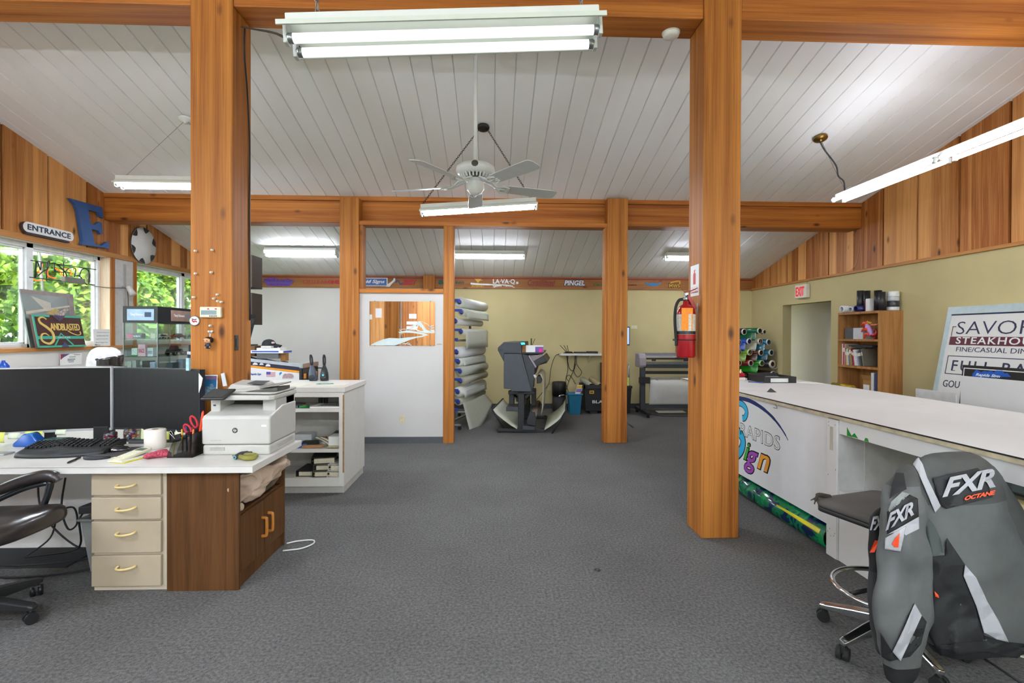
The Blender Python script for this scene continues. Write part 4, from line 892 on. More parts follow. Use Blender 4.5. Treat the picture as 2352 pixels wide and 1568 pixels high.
monitor('computer_monitor', 'right curved monitor with a thin black bezel and dark blank screen on the desk', (mA.x+.004, mA.y, 0), (mB_.x, mB_.y, 0), zA-.01, at(300, 845, y=3.72).z, .04, mat('#20222c', .35), .007, .014)
NOTE = [('#d6da5e', 30, 75, 862), ]
def note(x0, y0, x1, y1, Y, h, label, tilt=.012):
    a, b = at(x0, y0, y=Y), at(x1, y0, y=Y); z1 = at(x0, y1, y=Y).z
    MB().grid(lambda u, v: V((lerp(a.x, b.x, u), Y - .004 - tilt*math.sin(v*math.pi*.8) , lerp(a.z, z1, v))), 3, 6).build('sticky_note', mat(h, .8, var=.05), solid=.0008, label=label, cat='sticky note', group='sticky notes on the monitors')
note(0, 992, 14, 1016, 3.56, '#cdd26a', 'yellow-green sticky note at the left edge of the picture under the left monitor')
note(22, 993, 49, 1007, 3.57, '#d5dcc4', 'pale green sticky note under the left monitor, left of the big yellow one')
note(60, 990, 100, 1016, 3.60, '#d9de6c', 'big yellow sticky note hanging from the bottom bezel of the left monitor')
note(131, 986, 154, 998, 3.66, '#d9dfc6', 'pale sticky note under the left monitor, nearest its silver right corner')
note(313, 984, 340, 1014, 3.735, '#dfe0b4', 'pale yellow sticky note under the right monitor, partly behind the toilet paper roll')
note(343, 983, 358, 990, 3.735, '#e3e4dc', 'white sticky note under the right monitor, just above the toilet paper roll')
note(372, 984, 392, 1013, 3.70, '#d8d86c', 'bright yellow sticky note under the right monitor, right of the toilet paper roll')
note(405, 986, 424, 1004, 3.66, '#e2e4c8', 'pale sticky note under the right monitor, above the pen holder')
p = at(461, 858, y=3.55); MB().prism([at(457,857,y=3.552), at(466,868,y=3.56), at(463,885,y=3.56), at(457,902,y=3.552)], (0,-.004,0)).build('paper_slip', PAPER, label='white paper slip stuck to the right edge of the right monitor', cat='paper')
a = at(436, 832, y=3.60); MB().box(a.x-.012, a.x+.008, 3.575, 3.60, a.z-.055, a.z+.03).build('tag', mat('#a9d3dc', .4, var=.2, scale=40), label='small pale blue tag clipped on the top of the right monitor', cat='tag')

# ---------------------------------------------------------------- keyboard
t = thing('ergonomic_keyboard', 'black ergonomic keyboard with a padded palm rest in front of the left monitor', 'keyboard', (-2.68, 3.35, DZT), 0); t.rotation_euler = (0, 0, R(9)); WL[t] = V((0,0,0))
KB = mat('#1f2124', .5); W_ = .25
prof = [(-.13, .004), (-.125, .018), (-.10, .026), (-.055, .033), (-.02, .036), (.09, .052), (.125, .055), (.13, .035), (.13, .02), (-.12, .0)]
def kx(u, y, z):
    s = abs(2*u-1); bow = .03*(1 - s*s); k = .012*math.exp(-((u-.42)/.14)**2)
    yy = y - (bow if y < -.05 else bow*.35); return V((lerp(-W_, W_, u)*(1 - .04*(y < -.05)*s), yy + (.02*s*s if y < -.1 else 0), z + (k if z > .03 else 0)))
MB().loft([[kx(i/24, y, z) for y, z in prof] for i in range(25)], True, True, True).build('body', KB, t)
q = MB()
for r in range(6):
    for cidx in range(15):
        u = (cidx+.75)/20.2
        c0 = kx(u, -.012 + r*.0225, .039 + r*.0035); q.hexa([c0 + V(v) for v in ((-.0098,-.0092,-.004),(.0098,-.0092,-.004),(.0098,.0092,-.001),(-.0098,.0092,-.001))], [c0 + V(v) for v in ((-.008,-.0075,.0065),(.008,-.0075,.0065),(.008,.0075,.0085),(-.008,.0075,.0085))])
q.build('key_block', mat('#131416', .35), t)
q = MB()
for r in range(6):
    for cidx in (16, 17, 18):
        c0 = kx((cidx+.75)/20.2, -.012 + r*.0225, .039 + r*.0035); q.hexa([c0 + V(v) for v in ((-.0098,-.0092,-.004),(.0098,-.0092,-.004),(.0098,.0092,-.001),(-.0098,.0092,-.001))], [c0 + V(v) for v in ((-.008,-.0075,.0065),(.008,-.0075,.0065),(.008,.0075,.0085),(-.008,.0075,.0085))])
q.build('number_pad', mat('#131416', .35), t)
q = MB()
for r in range(6):
    for cidx in range(19):
        if cidx == 15 or (cidx*7+r*3) % 4 == 0: continue
        c0 = kx((cidx+.75)/20.2, -.012 + r*.0225, .039 + r*.0035); q.add([c0 + V(v) for v in ((-.0045,.000,.0079),(.001,.000,.0079),(.001,.004,.0083),(-.0045,.004,.0083))], [(0,1,2,3)])
q.build('key_legends', mat('#c8ccd0', .5), t)
q = MB()
for i in range(25):
    u = i/24; q.v.append(kx(u, -.122, .0205)); q.v.append(kx(u, -.03, .0365) + V((0,0,.001)))
MB().grid(lambda u, v: kx(.04+.92*u, lerp(-.122, -.032, v), lerp(.019, .036, v)) + V((0,0,.004*math.sin(math.pi*v))), 24, 6).build('palm_rest', mat('#26282a', .75, bump=.2, bscale=300), t, label='soft padded palm rest')
# ---- mouse, pad, wrist rest, pen
MB().loft([[V((-2.35 + math.cos(a)*rx*(1.0 if math.sin(a) > 0 else .95), 3.36 + math.sin(a)*ry, z)) for a in [2*math.pi*i/36 for i in range(36)]] for rx, ry, z in ((.135,.135,DZT),(.137,.137,DZT+.003),(.135,.135,DZT+.005))]).build('mouse_pad', mat('#4b4446', .85, bump=.3, bscale=500), label='round grey mouse pad on the desk under the black mouse', cat='mouse pad')
t = thing('computer_mouse', 'glossy black computer mouse on the grey mouse pad', 'mouse', (-2.40, 3.37, DZT+.005), R(-62))
MB().loft([[V((s*w_*math.cos(a), y, max(0, h*math.sin(a)))) for a in [math.pi*i/14 for i in range(15)]] for (y, w_, h), s in [((q[0], q[1], q[2]), 1) for q in ((-.058,.012,.008),(-.05,.026,.024),(-.025,.034,.037),(.01,.033,.039),(.04,.030,.030),(.056,.024,.018),(.062,.012,.008))]], True, True, True).build('shell', mat('#0d0e11', .15, coat=1), t)
MB().cyl((-.004,.036,.029), (.004,.036,.029), .009, n=14).build('scroll_wheel', STEEL, t)
c = (at(190,1052,z=.745) + at(251,1050,z=.745))/2
MB().loft([[V((c.x + math.cos(a)*.078*k, c.y + math.sin(a)*(.035 if math.sin(a) > 0 else .042)*k + (.010*math.cos(a)**2), z)) for a in [2*math.pi*i/32 for i in range(32)]] for k, z in ((.96,DZT),(1,DZT+.006),(.97,DZT+.013),(.85,DZT+.019),(.5,DZT+.022))]).build('wrist_rest', mat('#22252a', .6), label='small black gel wrist rest in front of the mouse pad', cat='wrist rest')
a, b = at(154,1063,z=.746), at(184,1050,z=.746); t = thing('ballpoint_pen', 'black ballpoint pen lying on the desk in front of the keyboard', 'pen', V(((a.x+b.x)/2, (a.y+b.y)/2, DZT)))
d = b - a; MB().tube([a, lerp(a,b,.08), lerp(a,b,.5)], [.0015,.0055,.006], 10).build('barrel', mat('#2a2a2d', .4), t); MB().tube([lerp(a,b,.5), b], .0055, 10).build('grip', BLACK, t)
MB().tube([lerp(a,b,.68) + ZP*.007, lerp(a,b,.98) + ZP*.007], .0018, 6).build('clip', STEEL, t)
# ---- calculator on a notepad
t = thing('pocket_calculator', 'beige pocket calculator with a grey display lying on notepads', 'calculator', (-2.19, 3.19, DZT+.016), R(-38)); t.rotation_euler = (R(7), 0, R(-12))
MB().prism([V(p) for p in ((-.032,-.115,0),(.025,-.12,0),(.04,-.105,0),(.042,.09,0),(.032,.108,0),(-.036,.108,0),(-.044,.09,0),(-.042,-.10,0))], (0,0,.016)).build('case', mat('#cfccae', .45), t, bev=.005)
MB().box(-.028,.028,.045,.085,.0155,.0175).build('display', mat('#5f6c60', .25), t)
q = MB()
for r in range(6):
    for k in range(4): q.box(-.03+k*.017, -.03+k*.017+.011, -.09+r*.02, -.09+r*.02+.011, .0155, .0185)
q.build('keys', mat('#e2e0cc', .5), t)
t = thing('notepad', 'notepad with a yellow bottom edge under the beige calculator', 'notepad', (-2.18, 3.17, DZT), R(-14))
MB().box(-.045,.06,-.10,.11,.0,.006).build('yellow_sheets', mat('#d6c93c', .8), t, label='yellow sheets'); MB().box(-.055,.05,-.105,.105,.006,.012).build('white_sheets', mat('#dfe3dc', .8), t, label='white sheets')
# ---- crumpled cloth by the pen holder
lump('bandana', [((-2.115,3.17,.748),.01,.008,YP,ZP), ((-2.08,3.19,.757),.045,.018,YP,ZP), ((-2.03,3.22,.764),.05,.022,YP,ZP), ((-1.985,3.22,.755),.02,.012,YP,ZP)], mat('#b3485c', .9, var=.6, scale=110), .012, 40, 2, label='crumpled pink patterned cloth on the desk left of the pen holder', cat='cloth')
# ---- desk organizer
t = thing('pen_holder', 'smoked plastic desk organizer with a binder clip, beside the printer', 'pen holder', (-1.91, 3.28, DZT))
y0, y1, x0, x1 = 3.19, 3.38, -1.985, -1.835
side = [(x0,.002),(x1,.002),(x1,.145),(x0+.06,.138),(x0+.03,.09),(x0+.005,.03)]
for yy, nm in ((y0, 'front_wall'), (y1-.003, 'back_wall'), ((y0+y1)/2, 'divider')): MB().prism([V((x, yy, DZT+z)) for x, z in side], (0,.003,0)).build(nm, SMOKE, t)
MB().box(x1-.003,x1,y0,y1,DZT,DZT+.145).build('side_wall', SMOKE, t); MB().box(x0,x1,y0,y1,DZT,DZT+.003).build('base', SMOKE, t)
t = thing('binder_clip', 'black binder clip with wire loops on the rim of the desk organizer', 'binder clip', (-1.945, 3.195, DZT+.115))
MB().prism([V(p) for p in ((-1.955,3.185,DZT+.112),(-1.90,3.185,DZT+.128),(-1.905,3.185,DZT+.15),(-1.96,3.185,DZT+.134))], (0,.014,0)).build('body', BLACK, t, bev=.003)
MB().tube([(-1.94,3.185,DZT+.12),(-1.945,3.18,DZT+.15),(-1.955,3.18,DZT+.165),(-1.963,3.18,DZT+.155),(-1.93,3.18,DZT+.118)], .0016, 6, sub=4).build('wire_loop', CHROME, t)
t = thing('scissors', 'scissors with red handles standing in the desk organizer', 'scissors', (-1.90, 3.30, DZT+.01))
for c, r in (((-1.925,3.30,DZT+.155),(.020,.03)), ((-1.892,3.31,DZT+.20),(.018,.036))): MB().tube([V(c) + V((math.cos(a)*r[0] - math.sin(a)*.012, 0, math.sin(a)*r[1])) for a in [2*math.pi*i/18 for i in range(18)]], .007, 8, True).build('handle', mat('#b3202f', .35), t)
for a, b in (((-1.91,3.30,DZT+.13),(-1.905,3.30,DZT+.012)), ((-1.90,3.306,DZT+.165),(-1.915,3.306,DZT+.012))): MB().tube([a, b], [.005,.003], 6).build('blade', STEEL, t)
for (x, y, dx, h, col, l) in ((-1.868,3.30,.035,.27,'#f0461c','bright orange ruler-like pen sticking up beside the printer'), (-1.94,3.32,-.01,.17,'#2d5bb0','blue pen in the desk organizer'), (-1.955,3.30,-.008,.155,'#e0a526','yellow-capped pen in the desk organizer'), (-1.915,3.35,-.004,.165,'#d02a55','pink pen in the desk organizer'), (-1.855,3.34,.006,.16,'#1d1d20','black pen in the desk organizer, nearest the printer'), (-1.885,3.27,.01,.16,'#e3772a','orange pen in the desk organizer beside the scissors')):
    q = MB().tube([(x, y, DZT+.005), (x+dx, y+.004, DZT+h*.95), (x+dx*1.04, y+.004, DZT+h)], [.0055 if h < .2 else .008, .0055 if h < .2 else .008, .003], 8); q.build('pen', mat('#'+col.strip('#'), .4), label=l, cat='pen', group='pens in the desk organizer')
MB().tube([(-1.955,3.196,DZT+.006),(-1.94,3.197,DZT+.095)], .004, 6).build('pencil', mat('#c9c33a', .5), label='yellow-green pencil seen through the smoked front of the desk organizer', cat='pencil')
# ---- toilet paper rolls
def tproll(c, label, r=.062, h=.125):
    t = thing('toilet_paper_roll', label, 'toilet paper roll', c); c = V(c)
    MB().lathe([(.021,0),(r-.004,0),(r,.004),(r,h-.004),(r-.004,h),(.021,h)], c, ZP, 36, False).build('paper', mat('#ece4da', .9, var=.02, bump=.4, bscale=60), t); MB().pipe(c + ZP*.001, c + ZP*(h-.002), .021, .019).build('core', CARD, t)
c = at(352, 1030, z=DZT); tproll((c.x, c.y+.02, DZT), 'white toilet paper roll standing on the desk below the right monitor')
tproll((-1.98, 3.62, DZT+.055), 'second toilet paper roll, pinkish in shade between monitor and printer', .055, .11)
box('paper_stack', PAPER, -2.08, -1.90, 3.56, 3.68, DZT, DZT+.055, label='stack of paper under the second toilet paper roll', cat='paper stack')
# ---- clutter under the monitors
def jar(c, r, h, label, cols):
    t = thing('candy_jar', label, 'jar', c); c = V(c)
    MB().lathe([(r*.9,0),(r,.01),(r,h*.8),(r*.92,h)], c, ZP, 20, True).build('glass', CLEAR, t)
    rn = random.Random(4); q = MB()
    for i in range(70):
        q.use(mat(rn.choice(cols), .4)); a = rn.uniform(0, 6.28); d = r*.8*math.sqrt(rn.random()); q.ell(c + V((d*math.cos(a), d*math.sin(a), rn.uniform(.012, h*.9))), (.011,.008,.007), 7, 5, Matrix.Rotation(rn.uniform(0,3), 3, 'X'))
    o = q.build('wrapped_candy', None, t); o['kind'] = 'stuff'
jar((-2.66, 3.66, DZT), .04, .07, 'clear jar of small wrapped candies behind the keyboard', ['#b7283b','#d8d4cd','#3d6a8a','#8a8f96','#7a3030'])
jar((-2.55, 3.72, DZT), .055, .085, 'bigger clear box of colourful candies under the gap between the monitors', ['#d88a86','#2f8a4f','#e0602c','#5a3470','#d6b8a0','#8c8174'])
box('sound_bar', DKGREY, -2.50, -2.28, 3.60, 3.66, DZT, DZT+.022, label='low dark bar lying on the desk behind the mouse', cat='speaker', bev=.004)
MB().prism([at(296,985,y=3.83), at(345,985,y=3.83), at(345,1004,y=3.83), at(300,1001,y=3.83)], (0,.004,0)).build('desk_calendar', mat('#d8d4b4', .8, var=.12, scale=60), label='cream printed calendar sheet propped behind the right monitor', cat='calendar')
box('webcam_box', BLACK, -2.84, -2.74, 3.74, 3.82, DZT, DZT+.095, label='small black box standing behind the keyboard under the left monitor', cat='box', bev=.004)
t = thing('tape_dispenser', 'blue tape dispenser half hidden under the left monitor', 'tape dispenser', (-3.10, 3.55, DZT))
MB().loft([[V((-3.10 + s*rx, 3.55 + q*ry, z)) for s, q in ((-1,-1),(1,-1),(1,1),(-1,1))] for rx, ry, z in ((.09,.04,DZT),(.09,.04,DZT+.02),(.06,.035,DZT+.05),(.03,.03,DZT+.085))]).build('body', mat('#1b4f9e', .25), t, bev=.01)
MB().cyl((-3.09,3.52,DZT+.06), (-3.09,3.58,DZT+.06), .03, n=20).build('tape_reel', mat('#2c6fb0', .2), t)
box('file_tray', mat('#17463f', .4), -3.0, -2.88, 3.52, 3.60, DZT, DZT+.05, label='dark green box beside the blue tape dispenser', cat='box', bev=.006)
lump('eraser_pile', [((-2.90,3.48,.747),.01,.006,YP,ZP), ((-2.885,3.48,.758),.02,.016,YP,ZP), ((-2.86,3.49,.756),.02,.014,YP,ZP), ((-2.845,3.50,.747),.008,.006,YP,ZP)], mat('#d77fae', .6, var=.5, scale=60), .004, 30, 1, label='small pink and green eraser behind the keyboard', cat='eraser')
box('mobile_phone', mat('#a9adb6', .3, .3), -3.17, -3.02, 3.27, 3.35, DZT, DZT+.010, label='silver phone lying on the desk at the left edge of the picture', cat='phone', bev=.004)
# ---- hand gripper
t = thing('hand_gripper', 'olive green hand gripper on the desk in front of the printer', 'hand gripper', (-1.50, 3.14, DZT))
z = DZT + .016
MB().tube([(-1.585,3.175,z),(-1.56,3.165,z),(-1.535,3.15,z),(-1.48,3.115,z),(-1.44,3.12,z),(-1.43,3.145,z+.004),(-1.45,3.168,z+.006),(-1.50,3.17,z+.006),(-1.53,3.163,z+.004)], [.004,.006,.014,.016,.016,.013,.012,.012,.010], 12, sub=5).build('grip_band', mat('#7d7a34', .6), t)
MB().tube([(-1.545,3.13,z),(-1.535,3.16,z+.008),(-1.51,3.182,z+.012),(-1.475,3.188,z+.012)], [.015,.016,.014,.010], 12, sub=4).build('dark_handle', mat('#33383b', .5), t)
MB().lathe([(.012,0),(.012,.004),(.006,.004)], (-1.548,3.128,z), (-.5,-1,0), 16, False).build('ring', mat('#6aa7b8', .4), t)
# ---- card and strip leaning on the post
p = [at(466,908,y=3.62), at(499,908,y=3.62), at(500,863,y=3.700), at(468,861,y=3.700)]
t = thing('postcard', 'blue picture postcard with a white border leaning on the big left post', 'postcard', ((p[0].x+p[1].x)/2, 3.65, p[0].z))
X_ = (p[1]-p[0]); Y_ = (p[3]-p[0]); o = p[0]; L = lambda q: [(a, b) for a, b in q]
MB().poly([(0,0),(1,0),(1,1),(0,1)], o, X_, Y_, .002).build('card', WHITE, t)
n_ = X_.cross(Y_).normalized()*.0021
MB().poly([(.07,.05),(.93,.05),(.93,.95),(.07,.95)], o + n_, X_, Y_, .0004).build('sky_picture', mat('#1c5f8c', .4, var=.1), t)
MB().poly([(.07,.05),(.93,.05),(.93,.42),(.75,.36),(.72,.52),(.62,.58),(.5,.55),(.46,.40),(.3,.44),(.07,.38)], o + n_*1.2, X_, Y_, .0004).build('town_picture', mat('#5f7f92', .5, var=.6, scale=120), t)
MB().text('SALUTE', o + X_*.22 + Y_*.78 + n_*1.3, X_, Y_, w=.135*.55, h=.02, th=.0005, bold=.03).build('lettering', mat('#b8405a', .5), t)
MB().prism([at(507,858,y=3.69), at(515,856,y=3.69), at(520,886,y=3.64), at(512,887,y=3.64)], (0,.010,.0)).build('plastic_strip', mat('#cfd4d8', .25), label='pale clear plastic strip leaning on the big left post behind the printer', cat='strip')

# ---------------------------------------------------------------- printer
t = thing('laser_printer', 'white multifunction laser printer with a tilted touch screen on the desk corner', 'printer', (-1.605, 3.47, DZT))
px0, px1, py0, py1 = -1.815, -1.395, 3.255, 3.68
PW = mat('#c3c1bb', .4, var=.02); PW2 = mat('#bab8b2', .4, var=.02)
MB().box(px0+.004, px1-.004, py0+.004, py1, DZT, .803).build('paper_drawer', PW, t, bev=.012, seg=3)
MB().prism([V((px0, y, z)) for y, z in ((py0,.806),(py1,.806),(py1,1.03),(py0+.19,1.03),(py0+.06,.995),(py0+.012,.985),(py0,.965))], (px1-px0,0,0)).build('body', PW, t, bev=.012, seg=3)
MB().box(px0+.05, px0+.14, py0-.001, py0+.012, .77, .788).build('drawer_pull', mat('#a8a59e', .6), t)
MB().box(px0+.01, px0+.07, py0+.085, py1-.02, .985, 1.078).box(px1-.09, px1-.006, py0+.10, py1-.02, .99, 1.078).box(px0+.01, px1-.006, py1-.16, py1-.005, .99, 1.078).build('support_towers', PW2, t, bev=.006)
MB().prism([V((px0+.072, y, z)) for y, z in ((py0+.08,.995),(py0+.10,1.0),(py1-.16,1.035),(py1-.16,1.024),(py0+.10,.988))], (px1-px0-.164,0,0)).build('output_tray', mat('#4a4b4b', .6), t)
MB().box(px0+.072, px1-.092, py1-.162, py1-.158, 1.036, 1.078).build('output_slot', BLACK, t)
MB().prism([V((x, y, 1.078)) for x, y in ((px0+.005,py0+.055),(px0+.10,py0+.03),(px1-.02,py0+.03),(px1+.004,py0+.055),(px1+.004,py1),(px0+.005,py1))], (0,0,.03)).build('scanner_base', PW, t, bev=.008, seg=3)
MB().prism([V((x, y, 1.112)) for x, y in ((px0+.03,py0+.10),(px1-.02,py0+.06),(px1+.002,py0+.08),(px1+.002,py1),(px0+.03,py1))], (0,0,.012)).build('scanner_lid', PW2, t, bev=.005)
MB().hexa([V(p) for p in ((px0+.06,py0+.16,1.122),(px1-.10,py0+.10,1.122),(px1-.10,py1-.005,1.122),(px0+.04,py1-.005,1.122))], [V(p) for p in ((px0+.08,py0+.2,1.165),(px1-.16,py0+.2,1.150),(px1-.16,py1-.01,1.165),(px0+.05,py1-.01,1.178))]).build('document_feeder', PW, t, bev=.012, seg=3)
MB().slab((px0+.18,py0+.21,1.166), (.10,0,-.002), (0,.12,.008), (0,0,.004)).build('feeder_slot', mat('#45474a', .6), t, bev=.002)
MB().hexa([V(p) for p in ((px1-.165,py0+.17,1.135),(px1-.01,py0+.17,1.158),(px1-.01,py1-.06,1.162),(px1-.165,py1-.06,1.142))], [V(p) for p in ((px1-.165,py0+.17,1.141),(px1-.01,py0+.17,1.166),(px1-.01,py1-.06,1.170),(px1-.165,py1-.06,1.148))]).build('input_tray', mat('#8b8a80', .5), t, bev=.002)
MB().hexa([V(p) for p in ((px1-.20,py0+.09,1.125),(px1-.004,py0+.12,1.126),(px1-.004,py1-.1,1.126),(px1-.16,py1-.1,1.126))], [V(p) for p in ((px1-.19,py0+.10,1.128),(px1-.004,py0+.12,1.148),(px1-.004,py1-.1,1.148),(px1-.16,py1-.1,1.130))]).build('exit_tray', mat('#4d4e49', .6), t, bev=.002)
o = V((px0+.0, py0-.012, 1.082)); X_ = V((.145,0,.0)); Y_ = V((.04,.075,.058))
MB().slab(o, X_, Y_, V((0,-.012,.012))).build('control_panel', mat('#2a2c2b', .35), t, bev=.006)
nn_ = X_.cross(Y_).normalized(); MB().slab(o + X_*.1 + Y_*.16 + nn_*.0165, X_*.78, Y_*.72, nn_*.001).build('touch_screen', mat('#404342', .2), t)
lg = V((px0+.205, py0-.0005, .895)); MB().lathe([(.0,0),(.0165,0),(.0165,.0015),(.0,.0015)], lg, YN, 32).build('logo_disc', mat('#3a302c', .4), t)
MB().text('hp', lg + V((0,-.0016,-.011)), XP, ZP, w=.021, h=.020, th=.0006, bold=.005, shear=.3, center=True).build('logo_lettering', WHITE, t)
q = MB().text('Color LaserJet Pro MFP', (px0+.055,py0-.0005,.83), XP, ZP, w=.065, h=.0045, th=.0005); q.build('model_lettering', mat('#8e8b85', .5), t)
MB().box(px1-.052, px1-.022, py0-.0012, py0+.002, .918, .930).build('badge', mat('#f2f1ec', .4), t)
MB().box(px0+.073-.045, px0+.073-.03, py0+.083, py0+.086, 1.035, 1.045).build('usb_port', mat('#2c3550', .4), t)
MB().box(px1-.004, px1+.001, py0+.12, py1-.06, .765, .785).build('side_grip', mat('#b3b0a8', .6), t)
# ================================================================ white shelf unit behind the desk
t = thing('open_shelf_unit', 'white open shelf unit standing behind the printer, right of the big left post', 'shelf unit', (-1.8, 5.2, 0))
ux0, ux1, uy0, uy1 = -2.35, -1.394, 4.842, 5.62
MB().box(ux0-.01, ux1+.012, uy0-.012, uy1, .955, 1.0).build('top', WHITE_LAM, t, bev=.002)
UW = mat('#cfccc6', .5, var=.03)
MB().box(ux1-.018, ux1, uy0+.018, uy1-.01, .072, .952).build('side_panel', UW, t); MB().box(ux0, ux0+.018, uy0+.018, uy1-.01, .072, .952).build('side_panel', UW, t)
MB().box(ux1-.047, ux1-.001, uy0, uy0+.018, .072, .953).box(ux0, ux0+.045, uy0, uy0+.018, .072, .953).box(ux0+.045, ux1-.047, uy0, uy0+.018, .908, .953).box(ux0+.045, ux1-.047, uy0, uy0+.018, .072, .152).build('face_frame', WHITE_LAM, t, bev=.001)
MB().box(ux1-.012, ux1-.0005, uy0-.0008, uy0+.01, .2, .93).build('worn_edge', mat('#9a7444', .7, var=.2, scale=30), t, label='worn brown edge where the laminate is missing')
for z in (.766, .386, .117): MB().box(ux0+.018, ux1-.018, uy0+.018, uy0+.42, z, z+.033).build('shelf', WHITE_LAM, t)
MB().box(ux0+.018, ux1-.018, uy0+.42, uy0+.43, .1, .95).build('back_panel', mat('#a9a49b', .6), t)
MB().box(ux0, ux1-.01, uy0+.04, uy1-.03, 0, .071).build('toe_kick', mat('#b9b6b0', .6), t)
# ring binders on the lowest shelf
def binder(loc, rz, w, l, h, cover, label):
    t = thing('ring_binder', label, 'binder', loc, rz, 'ring binders on the lowest shelf')
    MB().box(0,w,0,l,0,.004).box(0,w,0,l,h-.004,h).box(0,.004,0,l,0,h).build('cover', mat(cover, .5), t, bev=.001)
    MB().box(.025,w-.012,.008,l-.01,.006,h-.012).build('sheets', mat('#cfc6ae', .85, var=.1, scale=90), t)
    MB().cyl((.015,.006,h*.5),(.015,.012,h*.5),.010,n=12).build('ring_hole', BLACK, t)
    return t
for (x, y, z, rz, w, l, h, c, lb) in ((-1.86,4.90,.150,-2,.20,.28,.055,'#23282b','dark binder lying flat on the lowest shelf, left of the stack of three'), (-1.70,4.87,.150,3,.22,.29,.058,'#3d3f35','bottom binder of the stack of three on the lowest shelf'), (-1.69,4.88,.2085,6,.215,.285,.055,'#57594a','middle binder of the stack of three on the lowest shelf'), (-1.715,4.89,.264,12,.22,.28,.062,'#2a2320','black-brown top binder of the stack of three on the lowest shelf'), (-1.47,4.875,.150,0,.0,.0,.0,'',''),):
    if w: binder((x, y, z), R(rz), w, l, h, c, lb)
binder((-1.565,4.875,.150), R(-3), .13, .28, .058, '#c9cbc4', 'white binder at the bottom of the right-hand pair on the lowest shelf')
binder((-1.555,4.88,.2085), R(-6), .125, .28, .062, '#d4d5cf', 'white binder on top of the right-hand pair on the lowest shelf')
# middle shelf
box('software_box', mat('#2f5fa8', .5, var=.3, scale=30), -1.95, -1.76, 4.90, 5.08, .419, .46, label='flat blue and white box on the middle shelf, beside the printer', cat='box', bev=.002)
box('carton', mat('#b2b5b8', .6), -1.90, -1.73, 4.95, 5.10, .4605, .54, label='small grey box standing on the blue and white box on the middle shelf', cat='box', bev=.002)
t = thing('scrub_brush', 'dark brush with a tan block lying at the front of the middle shelf', 'brush', (-1.73, 4.91, .42))
MB().prism([V(p) for p in ((-1.80,4.88,.4195),(-1.62,4.90,.4195),(-1.60,4.95,.4195),(-1.78,4.96,.4195))], (0,0,.03)).build('block', mat('#a77f5c', .8, var=.15), t, bev=.006)
MB().prism([V(p) for p in ((-1.80,4.905,.45),(-1.66,4.92,.45),(-1.66,4.95,.45),(-1.79,4.955,.45))], (0,0,.035)).build('bristles', mat('#23241d', .9, var=.3, scale=200), t)
MB().cyl((-1.66,4.99,.447),(-1.60,4.97,.447), .026, n=16).build('tape_roll', mat('#b9bcb8', .35), label='roll of clear tape on the middle shelf behind the brush', cat='tape')
for i, (dx, l) in enumerate(((0, 'curled strip sheet draped over the middle shelf, left one'), (.045, 'curled strip sheet draped over the middle shelf, right one'))):
    MB().grid(lambda u, v: V((-1.69+dx + .16*u + .03*v*u, 4.93 + .05*v, .475 + .035*math.cos(u*2.6) - .02*u)), 14, 2).build('curled_sheet', mat('#d8d2bd', .7, var=.1), solid=.0015, label=l, cat='paper')
t = thing('paper_tray', 'white paper block with a dark frame on the right of the middle shelf', 'paper tray', (-1.50, 4.97, .419))
MB().box(-1.565,-1.445,4.93,5.10,.4195,.52).build('paper_block', PAPER, t); MB().prism([V(p) for p in ((-1.60,5.11,.4195),(-1.445,5.11,.4195),(-1.445,5.11,.545),(-1.55,5.11,.545),(-1.62,5.11,.48))], (0,.01,0)).build('frame', DKGREY, t)
for x, l in ((-1.648, 'red marker cap on the middle shelf, left one'), (-1.618, 'red marker cap on the middle shelf, right one')): MB().cyl((x, 5.03, .4195), (x, 5.03, .50), .010, n=12).build('marker', mat('#b0202a', .4), label=l, cat='marker')
lump('loose_papers', [((-1.57,4.90,.428),.01,.005,YP,ZP), ((-1.54,4.90,.430),.03,.009,YP,ZP), ((-1.48,4.91,.430),.03,.009,YP,ZP), ((-1.455,4.91,.427),.01,.005,YP,ZP)], mat('#c2b78c', .8, var=.3, scale=60), .004, 30, 4, label='small crumpled papers at the front right of the middle shelf', cat='paper')
# upper shelf
box('paper_stack', PAPER, -1.72, -1.445, 4.87, 5.12, .8, .815, label='stack of white papers on the upper shelf', cat='paper stack')
q = MB()
for i in range(6): q.slab((-1.66+i*.035, 4.90, .816+i*.0025), (.03,0,.012), (0,.2,0), (0,0,.002))
q.build('sample_booklet', mat('#4a4244', .6, var=.2), label='dark fanned sample booklet on the white papers of the upper shelf', cat='booklet')
t = thing('tape_roll', 'green roll of tape on the upper shelf beside the printer', 'tape', (-1.79, 4.92, .8)); MB().pipe((-1.79,4.92,.8),(-1.79,4.92,.823),.045,.03).build('tape', mat('#0f7a3a', .35), t); MB().pipe((-1.79,4.92,.8005),(-1.79,4.92,.8225),.03,.026).build('core', CARD, t)
box('dark_folder', mat('#585b5e', .5), -1.95, -1.84, 4.90, 5.1, .8, .822, label='grey folder at the left of the upper shelf', cat='folder')
for x, l in ((-1.715, 'clear drinking glass on the upper shelf, left one'), (-1.665, 'clear drinking glass on the upper shelf, right one')):
    MB().lathe([(.02,.0),(.023,.06),(.021,.06),(.018,.004),(.0,.004)], (x, 5.16, .8), ZP, 20).build('drinking_glass', CLEAR, label=l, cat='glass', group='glasses on the upper shelf')
